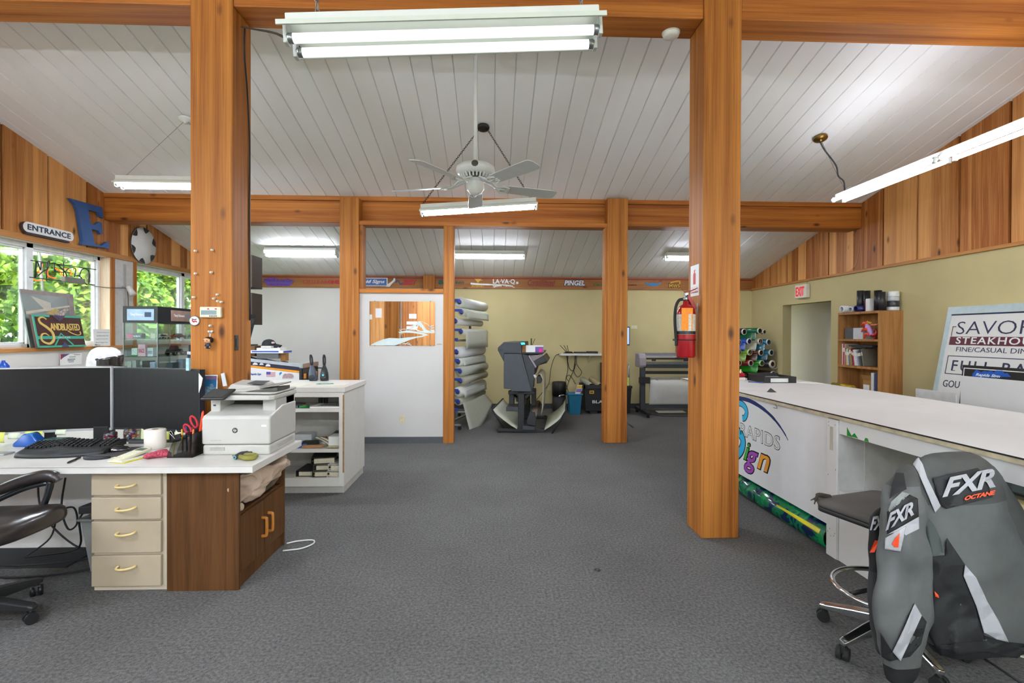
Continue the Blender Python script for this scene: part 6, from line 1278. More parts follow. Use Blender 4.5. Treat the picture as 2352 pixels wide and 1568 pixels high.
modelcar((-4.06, 6.24, S1), .20, mat('#aeb6bd', .2, .5), 'silver model car on the upper shelf of the display case')
txtbox(-4.20, -4.03, 6.03, 6.09, S1-.0, .06, mat('#202a3c', .4), 'ADVAN', WHITE, 'dark box reading ADVAN on the upper shelf of the display case')
MB().prism([V((x, 6.0285, S1+z)) for x, z in ((-4.198,.008),(-4.14,.008),(-4.12,.035),(-4.145,.064),(-4.198,.064))], (0,-.001,0)).build('pink_sticker', mat('#c2246a', .4), label='pink emblem end of the dark box on the upper shelf', cat='sticker')
for i in range(3): item('trophy_card', mat('#efe2d2', .5), -4.19+i*.075, -4.135+i*.075, 6.42, 6.43, S1, .06, ('cream framed card at the back of the upper shelf, left one', 'cream framed card at the back of the upper shelf, middle one', 'cream framed card at the back of the upper shelf, right one')[i], 'card')
modelcar((-3.90, 6.50, S1), .22, mat('#a3202a', .25, coat=.6), 'red model racing car in the side of the display case', R(90), .018, .05)
modelcar((-3.90, 6.22, S1), .13, mat('#d8dade', .3), 'white model car at the right corner of the upper shelf', R(80), .012, .035)
modelcar((-3.90, 6.76, S1), .12, mat('#3a4656', .3), 'dark blue model car at the far end of the upper shelf', R(95), .012, .035)
txtbox(-4.215, -4.165, 6.05, 6.13, S2, .06, mat('#6f7478', .4), '', None, 'grey box at the left of the second shelf of the display case')
txtbox(-4.155, -4.09, 6.04, 6.10, S2, .095, mat('#cfdcd6', .3, var=.2, scale=50), '', None, 'clear toy package with a green base on the second shelf')
item('green_base', mat('#1a8a4a', .4), -4.158, -4.087, 6.032, 6.039, S2, .018, 'green strip at the foot of the clear toy package', 'strip')
txtbox(-4.075, -3.995, 6.03, 6.08, S2, .14, mat('#e6b9c6', .4, var=.1), 'RACE', mat('#c03a5a', .4), 'pink and white upright box on the second shelf of the display case')
txtbox(-3.985, -3.92, 6.05, 6.12, S2, .10, mat('#dfe3e8', .4, var=.1), 'SPEED', mat('#5f7f9a', .4), 'white upright box beside the pink box on the second shelf')
t = thing('model_truck', 'black and red model buggy with big wheels on the second shelf', 'model car', (-3.90, 6.42, S2+.0062), R(90))
MB().hexa([V(p) for p in ((-.11,-.045,.03),(.11,-.045,.03),(.11,.045,.03),(-.11,.045,.03))], [V(p) for p in ((-.10,-.04,.075),(.10,-.04,.075),(.10,.04,.075),(-.10,.04,.075))]).build('chassis', mat('#2d2f33', .4), t, bev=.006)
MB().hexa([V(p) for p in ((-.06,-.038,.075),(.04,-.038,.075),(.04,.038,.075),(-.06,.038,.075))], [V(p) for p in ((-.04,-.03,.12),(.02,-.03,.12),(.02,.03,.12),(-.04,.03,.12))]).build('cage', mat('#7a1f24', .4), t, bev=.006)
for x in (-.075, .075):
    for s in (-1, 1): w_ = MB().cyl((x, s*.055, .026), (x, s*.028, .026), .026, n=20).build('wheel', RUBBER, t); MB().cyl((x, s*.0565, .026), (x, s*.05, .026), .013, n=16).build('hub', mat('#c9c9c6', .3, .5), w_)
modelcar((-3.90, 6.66, S2), .09, mat('#e08a1e', .3), 'orange model car at the far end of the second shelf', R(90), .012, .03); modelcar((-3.90, 6.78, S2), .09, mat('#2f8a6a', .3), 'green model car behind the orange one on the second shelf', R(90), .012, .03)
for (x0, x1, y0, y1, h, c, l) in ((-4.21,-4.165,6.05,6.12,.20,'#b9bdb4','tall pale box on the third shelf of the display case, leftmost'), (-4.155,-4.11,6.05,6.12,.21,'#a9b0a8','tall grey box on the third shelf of the display case'), (-4.09,-3.99,6.12,6.20,.20,'#2c2a2b','black toy figure box on the third shelf of the display case'), (-3.975,-3.92,6.08,6.16,.19,'#a8b4cc','pale blue box on the third shelf of the display case'), (-3.92,-3.85,6.30,6.44,.17,'#7f8a96','grey helmet box on the third shelf, in the side pane'), (-3.93,-3.85,6.5,6.75,.2,'#9fb4d8','blue-tinted package on the third shelf, far end')):
    txtbox(x0, x1, y0, y1, S3, h, mat(c, .4, var=.2, scale=30), '', None, l)
# ================================================================ media roll rack behind the mirror wall
t = thing('roll_rack', 'tall wheeled rack holding white media rolls by blue clamps, behind the thin wood post', 'rack', (-.45, 8.6, 0))
RD = V((.25, .97, 0)).normalized()
GALV = mat('#a9adb0', .35, .7)
def rpt(px, py): return at(px, py, y=8.05)
for s, nm in ((0, 'upright'), (1, 'upright')):
    b0 = V((-.62, 8.05, 0)) + RD*(1.35*s); MB().tube([b0 + V((-.14,.0,.09)), b0 + V((-.14,0,2.08))], .022, 8).build(nm, mat('#2b2d30', .5), t)
    MB().tube([b0 + V((-.35,.02,.075)), b0 + V((.12,-.02,.075))], .022, 8).build('foot', GALV, t)
    for k in (-.33, .10): MB().cyl(b0 + V((k,-.012,.03)), b0 + V((k,.012,.03)), .03, n=16).build('caster', RUBBER, t)
MB().tube([V((-.75,8.05,.075)), V((-.75,8.05,.075)) + RD*1.35], .02, 8).build('floor_rail', GALV, t)
BC = mat('#163ba8', .35)
ROLLS = [(1055.5,694,.082,'topmost white media roll of the rack'), (1060,717,.062,'second white media roll from the top of the rack, with a greenish hanging edge'), (1046,738,.058,'third media roll from the top of the rack, thin and bright'), (1059.5,762,.052,'fourth roll from the top of the rack, its sheet hanging down like a towel'), (1049,809,.088,'thickest bright white media roll, in the middle of the rack'), (1053,831,.062,'white media roll right under the thickest one on the rack'), (1057,853,.078,'grey-white media roll below the middle of the rack'), (1058,875,.065,'thin tan-edged media roll, fourth from the bottom of the rack'), (1052,900,.078,'bright white media roll, third from the bottom of the rack'), (1053,923,.056,'lowest media roll of the rack, its wide sheet hanging to the floor')]
PAP = [mat(h, .6, var=.02) for h in ('#d9dcd6', '#c9cfc2', '#dfe0de', '#cfd2c6', '#e2e2e4', '#d9dcd4', '#b9bcb0', '#b3b0a0', '#dcdcd6', '#b9b8a8')]
for i, (px, py, r, l) in enumerate(ROLLS):
    c = rpt(px, py); e = c + RD*1.42; o = thing('media_roll', l, 'roll', c - ZP*r, group='media rolls on the rack')
    MB().pipe(c, e, r, .036, 28).build('media', PAP[i], o); MB().pipe(c - RD*.012, e + RD*.012, .037, .031, 20).build('core', mat('#b3a58e', .8), o)
    q = MB().box(c.x-.17, c.x+.01, c.y-.05, c.y-.015, c.z+.012, c.z+.05).box(c.x-.02, c.x+.025, c.y-.05, c.y+.03, c.z-.012, c.z+.03); q.build('clamp', BC, t, bev=.004)
    MB().box(c.x-.165, c.x-.115, c.y-.052, c.y-.049, c.z+.02, c.z+.04).build('clamp_label', WHITE, t)
    ax = RD; u = V((ax.y, -ax.x, 0))
    if i in (1, 3, 5, 8):
        h = {1: .10, 3: .27, 5: .06, 8: .10}[i]
        MB().loft([[c + RD*(.07+1.32*k/8) + u*(r*.99*math.sin(a) if a < 1.6 else r*(1.02 + .25*(a-1.6))) + ZP*(r*math.cos(a) if a < 1.6 else -(a-1.6)/.4*h) for a in (0, .4, .8, 1.2, 1.57, 1.7, 1.85, 2.0)] for k in range(9)], False, False).build('loose_sheet', PAP[i], o, solid=.002)
    if i == 9:
        MB().grid(lambda a, v: c + RD*(.05 + 1.3*a) + u*(r + .14*v + .06*math.sin(a*3)*v) + ZP*(-.02 - v*(.52*(1-a*.75) + .02)), 10, 8).build('loose_sheet', PAP[i], o, solid=.002)
c = rpt(1048, 782); MB().box(c.x-.17, c.x+.03, c.y-.05, c.y-.015, c.z+.0, c.z+.04).build('clamp', BC, t, bev=.004); MB().cyl(c, c + RD*1.4, .018, n=12).build('empty_bar', mat('#8f9488', .4, .3), t)
c = rpt(1050, 943); MB().box(c.x-.17, c.x+.02, c.y-.05, c.y-.015, c.z+.0, c.z+.04).build('clamp', BC, t, bev=.004)

# ================================================================ wide-format printer
Y0 = 7.74; PD = V((.14, .99, 0)).normalized()
def Q(X, Y, y=Y0): return at(1020 + X/5.227, 720 + Y/5.227, y=y)
t = thing('wide_format_printer', 'dark grey wide-format printer on a wheeled stand in the back room', 'plotter', (Q(900,1450).x, 8.4, 0))
DG = mat('#33373d', .5, bump=.1); DG2 = mat('#2a2d32', .5); DG3 = mat('#3b4046', .5); BKF = mat('#1b1d20', .5)
def ext(L, d0, d1, nm, m, bev=.008):
    P = [Q(*p) for p in L]; return MB().prism([p + PD*d0 for p in P], PD*(d1-d0)).build(nm, m, t, bev=bev)
ext(((648,440),(648,405),(718,342),(920,344),(934,470),(950,485),(1100,490),(1215,560),(1235,580),(1230,600),(1090,640),(1040,800),(720,800),(718,585)), .16, 1.55, 'main_body', DG2)
ext(((645,440),(645,408),(718,340),(922,342),(932,480),(722,478),(720,585)), 0, .16, 'upper_end_cover', DG)
ext(((718,480),(932,482),(1052,925),(1048,938),(808,932),(806,905),(717,900)), -.015, .16, 'side_end_cover', DG3)
ext(((934,484),(1000,495),(1090,640),(1088,740),(1075,880),(1050,930)), .0, .16, 'front_end_cover', DG2)
ext(((648,437),(708,434),(708,444),(648,446)), -.004, .02, 'side_slot', BLACK, 0)
ext(((1005,515),(1025,500),(1110,640),(1092,655)), .02, .06, 'cover_frame', mat('#8f7f8c', .3), .003)
P = [Q(1010,512), Q(1180,490), Q(1190,505), Q(1045,588)]
MB().prism([p + PD*.1 for p in P], PD*1.35).build('window_cover', mat('#6d5f62', .15, coat=.5), t)
ext(((1045,590),(1190,510),(1232,575),(1090,650)), .08, 1.5, 'carriage_bay', BLACK)
for d in (.25, .55): ext(((1165,560),(1200,550),(1200,620),(1165,625)), d, d+.06, 'pinch_lever', mat('#c9c9cc', .4), .003)
ext(((1072,735),(1095,728),(1112,755),(1090,778)), -.01, .05, 'control_key', mat('#c9c5c6', .4), .003)
for X, Y in ((827,930), (1030,933)): MB().ell(Q(X,Y) - PD*.006, (.007,.004,.007), 8, 6).build('screw', STEEL, t)
ext(((915,346),(968,342),(972,372),(930,378)), -.012, .10, 'display_housing', DG, .004)
o = Q(920,350) - PD*.014; MB().slab(o, Q(965,346) - Q(920,350), Q(930,373) - Q(920,350), -PD*.002).build('lit_display', mat('#12c9d8', .3, emit='#18d2e2', es=1.2), t)
ext(((930,468),(1185,470),(1185,482),(930,482)), .05, 1.4, 'top_shelf', DG, .002)
# media feeding down over the front
MB().loft([[Q(X, Y) + PD*(.18 + .0*k) for X, Y in ((1110,735),(1150,745),(1175,800),(1180,900),(1175,1050),(1165,1200),(1160,1240))], [Q(X, Y) + PD*1.35 for X, Y in ((1110,735),(1150,745),(1175,800),(1180,900),(1175,1050),(1165,1200),(1160,1240))]], False, False).build('media_sheet', mat('#c4c0ac', .35, var=.04), t, solid=.002)
ext(((1112,760),(1150,752),(1175,800),(1160,838),(1110,842)), .05, 1.45, 'platen_front', BKF)
for d, nm in ((.06, 'stand_column'), (1.32, 'stand_column')):
    ext(((882,930),(960,930),(960,1400),(882,1400)), d, d+.09, nm, BKF)
    b0 = Q(640,1410) + PD*d; b0.z = .055
    ext(((636,1385),(1205,1400),(1205,1438),(636,1428)), d, d+.08, 'stand_foot', BKF)
    for X in (650, 1170):
        p = Q(X, 1440) + PD*(d+.04); p.z = .03; MB().cyl(p + V((0,-.02,0)), p + V((0,.02,0)), .03, n=16).build('caster', RUBBER, t)
ext(((765,930),(1085,935),(1085,975),(765,975)), .06, .12, 'stand_cap', BKF); ext(((820,935),(905,1030),(870,1075),(850,1060),(895,1010),(800,935)), .1, .14, 'stand_brace', BKF); ext(((1040,935),(1085,935),(975,1040),(960,1000)), .1, .14, 'stand_brace', BKF)
ext(((766,935),(830,940),(825,1110),(762,1108)), .18, .26, 'rear_arm', BKF); ext(((745,1118),(893,1120),(893,1172),(745,1170)), -.01, .3, 'media_saddle', DG); ext(((1020,940),(1080,940),(1080,1160),(1020,1160)), .5, .58, 'front_arm', BKF)
ext(((880,1130),(960,1130),(960,1160),(880,1160)), .15, 1.32, 'cross_beam', BKF)
MB().cyl(Q(1075,1210), Q(1075,1210) + PD*1.3, .05, n=20).build('take_up_roller', mat('#6a5a4e', .6), t)
ext(((1030,1175),(1090,1180),(1105,1260),(1100,1350),(1000,1330),(990,1290)), -.02, .09, 'take_up_motor', BKF); ext(((940,1345),(1095,1355),(1090,1400),(940,1398)), .0, .12, 'motor_box', DG)
CANV = mat('#c9cbb8', .8, var=.05)
def cloth(L, nm): MB().loft([[Q(X, Y) + PD*(1.34*k/4) for X, Y in L] for k in range(5)], False, False).build(nm, CANV, t, solid=.004)
cloth(((578,1150),(640,1215),(720,1280),(800,1340),(875,1385)), 'rear_catch_cloth'); cloth(((1458,1165),(1420,1230),(1360,1290),(1280,1350),(1205,1395)), 'front_catch_cloth')
for a, b in (((577,1152),(716,1375)), ((1462,1165),(1285,1455))):
    for d in (0, 1.34): MB().tube([Q(*a) + PD*d, Q(*b) + PD*d], .013, 8).build('cloth_arm', BKF, t)
MB().tube([Q(577,1152), Q(577,1152) + PD*1.34], .012, 8).build('cloth_rod', BKF, t); MB().tube([Q(1462,1165), Q(1462,1165) + PD*1.34], .012, 8).build('cloth_rod', BKF, t)
p = Q(900,1450); ext(((640,1440),(1290,1452),(1290,1465),(640,1450)), .3, .34, 'floor_bar', BKF, 0)
t2 = thing('ink_carton', 'white, purple and pink ink carton on top of the dark printer', 'box', Q(1060,475) + PD*.3)
P = [Q(930,385), Q(930,467), Q(975,467), Q(975,385)]; d0 = .1
MB().prism([p + PD*d0 for p in P], PD*.16).build('carton_end', CARD, t2, bev=.002); MB().prism([p + PD*d0 for p in (Q(976,383), Q(976,467), Q(1190,467), Q(1190,383))], PD*.16).build('sleeve', WHITE, t2, bev=.002)
MB().prism([p + PD*(d0-.002) for p in (Q(1090,400), Q(1090,466), Q(1188,466), Q(1188,400))], PD*.002).build('purple_field', mat('#6a4f9a', .5), t2); MB().prism([p + PD*(d0-.004) for p in (Q(1135,418), Q(1135,466), Q(1178,466), Q(1178,418))], PD*.002).build('magenta_field', mat('#e0148c', .5), t2)
t2 = thing('pen_cup', 'dark green cup with two sticks on top of the dark printer', 'cup', Q(1020,467) + PD*.6)
c = Q(1015,460) + PD*.6; c.z = Q(1015,468).z + .001; MB().cyl(c, c + ZP*.10, .03, .034, n=16).build('cup', mat('#2c4a24', .5), t2); MB().tube([c + ZP*.06, c + V((0,0,.21))], .012, 6).build('stick', mat('#4a5a2a', .7), t2); MB().tube([c + ZP*.06, c + V((.06,0,.205))], .005, 6).build('stick', mat('#5a5340', .7), t2)

# ================================================================ wall shelf with router, bins
YS = 10.08
a = at(1287, 814, y=YS); zs = a.z
t = thing('wall_shelf', 'white wall shelf with two brackets on the yellow back wall', 'shelf', ((a.x+2.2)/2+.2, 10.2, zs)); xr = at(1420, 814, y=YS).x
MB().box(a.x, xr, YS, YB-.001, zs-.022, zs+.02).build('board', WHITE_LAM, t, bev=.003)
for px in (1307, 1354): x = at(px, 820, y=10.2).x; MB().box(x-.012, x+.012, 10.12, YB-.001, zs-.04, zs-.022).box(x-.012, x+.012, YB-.014, YB-.001, zs-.20, zs-.022).prism([V((x-.006,10.14,zs-.04)), V((x-.006,YB-.01,zs-.04)), V((x-.006,YB-.01,zs-.19))], (.012,0,0)).build('bracket', mat('#d8d0b4', .5), t)
S4 = zs + .021
t = thing('wifi_router', 'black wireless router with raised antennas at the left end of the wall shelf', 'router', (at(1306,806,y=10.2).x, 10.2, S4)); x = at(1306,806,y=10.2).x
MB().hexa([V(p) for p in ((x-.10,10.12,S4),(x+.10,10.12,S4),(x+.10,10.30,S4),(x-.10,10.30,S4))], [V(p) for p in ((x-.05,10.16,S4+.035),(x+.06,10.16,S4+.035),(x+.06,10.28,S4+.035),(x-.05,10.28,S4+.035))]).build('case', BLACK, t, bev=.004)
for dx, tx in ((-.08,-.17), (-.04,-.10), (.0,-.06)): MB().tube([(x+dx*.6,10.2,S4+.03), (x+dx+tx*.55,10.2,S4+.16)], .006, 6).build('antenna', BLACK, t)
box('cable_box', BLACKM, x+.12, x+.34, 10.12, 10.3, S4, S4+.03, label='flat black box on the wall shelf, right of the router', cat='box', bev=.003); box('desk_phone', BLACKM, x+.37, x+.58, 10.12, 10.3, S4, S4+.04, label='black device at the post end of the wall shelf', cat='device', bev=.01)
xs = a.x
for pts, l in (([(xs+.02,10.25,zs+.01),(xs-.08,10.3,zs-.05),(xs-.16,10.33,zs-.3),(xs-.20,10.33,zs-.6),(xs-.35,10.32,zs-.8),(xs-.5,10.3,.12)], 'black cable curving down left from the wall shelf'), ([(xs+.16,10.3,zs-.03),(xs+.18,10.28,zs-.3),(xs+.14,10.3,zs-.55),(xs+.2,10.3,zs-.8),(xs+.12,10.3,.3)], 'grey cable hanging straight down from the wall shelf beside the left bracket'), ([(xs+.34,10.3,zs-.03),(xs+.30,10.28,zs-.3),(xs+.22,10.28,zs-.5),(xs+.14,10.28,zs-.75),(xs+.16,10.3,.35)], 'black cable slanting from the right bracket down to the wastebasket'), ([(xs+.36,10.3,zs-.03),(xs+.36,10.28,zs-.2),(xs+.46,10.28,zs-.36),(xs+.38,10.28,zs-.46),(xs+.3,10.28,zs-.34),(xs+.34,10.29,zs-.2)], 'looped black cable under the wall shelf'), ([(xs+.17,10.31,zs-.03),(xs+.2,10.29,zs-.25),(xs+.26,10.29,zs-.33),(xs+.32,10.29,zs-.28),(xs+.33,10.3,zs-.03)], 'sagging grey cable between the two shelf brackets'), ([(xs+.2,10.28,zs-.55),(xs+.15,10.28,zs-.48),(xs+.2,10.27,zs-.42),(xs+.28,10.28,zs-.5),(xs+.34,10.29,.5)], 'small coiled cable above the wastebasket')):
    MB().tube(pts, .006, 5, sub=5).build('cable', BLACKM, label=l, cat='cable')
outlet((at(1262,905,y=YB).x, YB, .42), XP, 'cream wall outlet on the back wall behind the black air purifier')
c = V((at(1284,955,y=10.0).x, 10.0, 0)); zt_ = at(1284, 876, y=10.0).z
t = thing('air_purifier', 'tall black cylindrical air purifier between the dark printer and the blue wastebasket', 'air purifier', c)
MB().lathe([(.13,0),(.135,.02),(.135,zt_*.50)], c, ZP, 32).build('lower_body', BLACKM, t); MB().lathe([(.138,zt_*.52),(.14,zt_*.97),(.12,zt_),(.0,zt_+.005)], c, ZP, 32).build('upper_body', BLACK, t)
MB().lathe([(.128,zt_*.50),(.12,zt_*.51),(.128,zt_*.52)], c, ZP, 32, False).build('waist', BLACK, t); MB().grid(lambda u, v: c + V((.139*math.sin(lerp(-.2,.9,u)), -.139*math.cos(lerp(-.2,.9,u)), lerp(.49,.55,v)*zt_ + .02*math.sin(u*3))), 10, 2).build('chrome_band', CHROME, t, solid=.004)
c = at(1319, 950, y=9.65); c.z = 0; zt_ = at(1319, 902, y=9.65).z
t = thing('blue_wastebasket', 'teal blue plastic wastebasket with boxes in it, beside the black storage tub', 'wastebasket', c); TB = mat('#116a8c', .4)
MB().loft([[c + V((s*rx, q*ry, z)) for s, q in ((-1,-1),(1,-1),(1,1),(-1,1))] for rx, ry, z in ((.095,.10,0),(.125,.13,zt_-.03),(.14,.145,zt_-.028),(.14,.145,zt_),(.122,.127,zt_),(.115,.12,zt_-.03),(.09,.095,.01))], True, True, False).build('bin', TB, t, bev=.012)
def leanbox(c, w, h, m, label, tilt, cols=()):
    o = thing('ink_box', label, 'box', c); X = V((1, 0, 0)); Y = V((tilt, .05, 1)).normalized()
    MB().slab(c, X*w, V((0,.05,0)), Y*h).build('carton', m, o, bev=.002)
    for (u0, u1, cc) in cols: MB().slab(c + Y*h*u0 - YP*.002, X*w, V((0,.002,0)), Y*h*(u1-u0)).build('colour_band', mat(cc, .5), o)
leanbox(c + V((-.04,-.06,.20)), .09, .36, mat('#dcdcdc', .5), 'white and purple ink box with a yellow end standing in the teal wastebasket', .28, ((.62,.8,'#7a6fb0'), (.82,.98,'#d8b020'), (0,.3,'#b98f62')))
leanbox(c + V((.06,.0,.20)), .03, .30, mat('#cfd0d4', .5), 'thin white and red box standing in the teal wastebasket', .25, ((.4,.8,'#b03a48'),))
x0, x1 = at(1342, 930, y=9.6).x, at(1417, 930, y=9.6).x; zt_ = at(1360, 890, y=9.6).z
t = thing('storage_tub', 'black storage tub lettered BLACK with yellow latches, under the wall shelf', 'storage tub', ((x0+x1)/2, 9.85, 0))
MB().hexa([V(p) for p in ((x0+.03,9.64,.05),(x1-.03,9.64,.05),(x1-.03,10.05,.05),(x0+.03,10.05,.05))], [V(p) for p in ((x0,9.6,zt_),(x1,9.6,zt_),(x1,10.1,zt_),(x0,10.1,zt_))]).build('tub', BLACKM, t, bev=.01)
q = MB()
for aa, bb, c0, c1 in ((x0-.015,x1+.015,9.585,9.62), (x0-.015,x1+.015,10.08,10.115), (x0-.015,x0+.02,9.585,10.115), (x1-.02,x1+.015,9.585,10.115)): q.box(aa, bb, c0, c1, zt_-.02, zt_+.05)
q.build('rim', BLACK, t, bev=.004)
xx = at(1354, 900, y=9.6).x; MB().box(xx, xx+.085, 9.598, 9.612, zt_-.115, zt_-.055).build('yellow_latch', mat('#d8a81a', .4), t, bev=.004); MB().box(xx+.015, xx+.07, 9.594, 9.6, zt_-.095, zt_-.075).build('latch_slot', BLACK, t)
lx = at(1361, 921, y=9.6).x; MB().text('BLACK', (lx, 9.615, at(1361,926,y=9.6).z), XP, ZP, w=.36, h=.056, th=.012, bold=.004).build('lettering', WHITE, t)
for k in (.12, x1-x0-.2): MB().box(x0+k, x0+k+.14, 9.66, 9.75, 0, .05).build('foot', BLACK, t)
for px, l, m in ((1350,'paper tube lying in the black storage tub, left one',mat('#9c9a8c',.6)), (1371,'kraft tube lying in the black storage tub, right one',mat('#a59674',.6))): p = at(px+8, 884, y=9.62); MB().pipe((p.x, 9.63, zt_+.03), (p.x-.10, 10.05, zt_+.12), .05, .046).build('paper_tube', m, label=l, cat='tube')
box('black_slab', BLACK, at(1379,830,y=10.2).x, at(1400,830,y=10.2).x, 10.15, 10.22, .0, at(1380,832,y=10.2).z, label='tall black panel standing behind the storage tub, left of the far right post', cat='panel')
# right of the far right post
a = at(1438, 750, y=9.9); b = at(1446.5, 793, y=9.9)
t = thing('wall_screen', 'thin edge of a lit screen beside the far right post', 'screen', (b.x-.3, 9.95, b.z)); MB().box(b.x-.28, b.x, 9.9, 9.94, b.z, a.z).build('housing', BLACK, t, bev=.004); MB().box(b.x-.27, b.x-.015, 9.896, 9.9, b.z+.025, a.z-.02).build('display', mat('#8fa8e8', .3, emit='#7f9cf0', es=.6), t); MB().box(b.x-.2, b.x-.1, 9.94, YB-.001, b.z+.1, a.z-.1).build('wall_mount', BLACK, t)
p = at(1456, 751, y=YB); MB().box(p.x-.065, p.x+.065, YB-.012, YB, p.z-.035, p.z+.035).build('switch_box', mat('#dcd5b4', .5), label='small cream box on the back wall, right of the far right post', cat='switch', bev=.003)
x0, x1 = at(1424, 920, y=9.7).x, at(1451, 920, y=9.7).x; zt_ = at(1446, 890, y=9.7).z
t = thing('waste_bin', 'black bin with a rim behind the far right post, holding a yellow tube', 'bin', ((x0+x1)/2, 9.85, 0)); MB().hexa([V(p) for p in ((x0+.03,9.74,0),(x1-.02,9.74,0),(x1-.02,10.0,0),(x0+.03,10.0,0))], [V(p) for p in ((x0,9.7,zt_),(x1,9.7,zt_),(x1,10.05,zt_),(x0,10.05,zt_))]).build('bin', BLACKM, t, bev=.01); MB().box(x0-.01, x1+.012, 9.69, 10.06, zt_-.01, zt_+.03).build('rim', BLACK, t, bev=.004)
box('file_folder', mat('#d8dc7a', .7), at(1438,880,y=9.75).x, at(1445.5,880,y=9.75).x, 9.75, 9.80, zt_+.031, zt_+.19, label='yellow-green card sticking out of the black bin by the far right post', cat='card'); MB().cyl((at(1444,880,y=9.85).x, 9.85, zt_+.031), (at(1444,880,y=9.85).x, 9.85, zt_+.45), .018, n=12).build('metal_tube', STEEL, label='grey tube standing in the black bin by the far right post', cat='tube')

# ================================================================ vinyl cutter
yc = 9.45; G = lambda px, py, y=yc: at(px, py, y=y)
t = thing('vinyl_cutter', 'grey vinyl cutter on a wheeled stand, left of the big right post', 'plotter', (G(1550,900).x, 9.6, 0))
xl, xr = G(1466, 850).x, 4.35; MAU = mat('#9a9096', .4); ALU = mat('#a9abb0', .3, .6)
zc = lambda py, y=yc: at(1500, py, y=y).z
P = [(yc-.02, zc(843)), (yc-.05, zc(838)), (yc-.05, zc(822)), (yc, zc(811)), (yc+.22, zc(811)), (yc+.24, zc(843))]
MB().prism([V((xl, y, z)) for y, z in P], (.14,0,0)).build('end_cover', MAU, t, bev=.02, seg=3); MB().prism([V((xr-.14, y, z)) for y, z in P], (.14,0,0)).build('end_cover', MAU, t, bev=.02, seg=3)
for nm, m, a_, b_, y0, y1 in (('top_cover', mat('#7d7782', .4), 810.5, 816, yc, yc+.22), ('front_rail', ALU, 816.5, 820.5, yc-.01, yc+.06), ('carriage_bar', BLACK, 822, 825.5, yc+.02, yc+.08), ('platen', mat('#565c5a', .4), 831.5, 837, yc-.03, yc+.2), ('lower_apron', mat('#2c3033', .5), 837, 845, yc-.02, yc+.16), ('stand_beam', BLACK, 852.5, 859.5, yc+.06, yc+.12)):
    MB().box(xl+.14, xr-.14, y0, y1, zc(b_), zc(a_)).build(nm, m, t, bev=.003)
MB().box(xl+.26, xl+.33, yc-.005, yc+.03, zc(829), zc(822)).build('blade_carriage', BLACK, t); MB().box(xl+.9, xr-.2, yc+.1, yc+.12, zc(830), zc(826)).build('dark_insert', mat('#3a2440', .4), t)
for x in (xl+.06, xr-.14):
    MB().box(x, x+.09, yc+.04, yc+.13, .08, zc(845)).build('leg', DG, t, bev=.004); MB().hexa([V(p) for p in ((x,yc-.32,.055),(x+.08,yc-.32,.055),(x+.08,yc+.45,.055),(x,yc+.45,.055))], [V(p) for p in ((x,yc-.32,.10),(x+.08,yc-.32,.10),(x+.08,yc+.45,.115),(x,yc+.45,.115))]).build('foot', BKF, t, bev=.004)
    for y in (yc-.29, yc+.42): MB().cyl((x+.02,y,.028),(x+.06,y,.028), .028, n=16).build('caster', RUBBER, t)
MB().box(xl+.1, xr-.1, yc+.05, yc+.12, zc(939), zc(930)).build('cross_beam', DG, t)
for x in (xl+.06, xr-.14): MB().box(x-.04, x+.15, yc-.06, yc+.04, zc(880), zc(866)).build('roll_holder', BLACK, t, bev=.004)
MB().box(xl+.2, xr-.2, yc-.03, yc+.0, zc(869), zc(866)).build('roller_bar', ALU, t)
MB().loft([[V((xl+.21+.3*k*0 + (xr-xl-.42)*i/6, yc-.02+dy, z)) for i in range(7)] for dy, z, k in ((0, zc(871),0), (-.03, zc(885),0), (-.02, zc(905),0), (.02, zc(925),0), (.03, zc(929),0))], False, False).build('catch_cloth', mat('#c5c5bf', .8, var=.03), t, solid=.004)
MB().prism([V(p) for p in ((xl+.2,yc+.0,zc(870)),(xl+.36,yc-.03,zc(870)),(xl+.31,yc-.02,zc(922)),(xl+.24,yc+.02,zc(925)))], (0,.004,0)).build('cloth_side', mat('#aaa59c', .8), t)
p = G(1553, 810, YB); f0, f1 = at(1553, 720, y=YB-.02), at(1640, 812, y=YB-.02)
t = thing('framed_opening_panel', 'brown-framed white panel standing in for a bright opening behind the fire extinguisher', 'whiteboard', ((f0.x+f1.x)/2, YB-.03, f1.z-.1)); MB().box(f0.x, f1.x, YB-.02, YB-.001, f1.z-.1, f0.z).build('board', WHITE, t)  # white panel stands in for a bright opening in the wall
q = MB()
for a_, b_, c_, d_ in ((f0.x-.0, f0.x+.07, f1.z-.1, f0.z), (f1.x-.07, f1.x, f1.z-.1, f0.z), (f0.x, f1.x, f0.z-.07, f0.z), (f0.x, f1.x, f1.z-.1, f1.z-.03)): q.box(a_, b_, YB-.035, YB-.001, c_, d_)
q.build('frame', OAK, t)
box('paper_sheet', PAPER, G(1525,940).x, G(1590,940).x, 9.75, 9.95, .0, .012, label='white sheets lying on the carpet under the vinyl cutter', cat='paper')
MB().tube([(xl+.2,9.7,.012),(xl+.35,9.35,.012),(xl+.7,9.25,.012),(xl+1.2,9.3,.012)], .007, 6, sub=5).build('cable', BLACKM, label='black cable on the carpet in front of the vinyl cutter', cat='cable')
a, b = at(1442,973,z=.002), at(1452,983,z=.002); MB().slab((a.x,a.y,.0005), (b.x-a.x,b.y-a.y,0), (.04,.04,0), (0,0,.003)).build('floor_tape', BLACK, label='strip of black tape on the carpet beside the far right post', cat='tape')

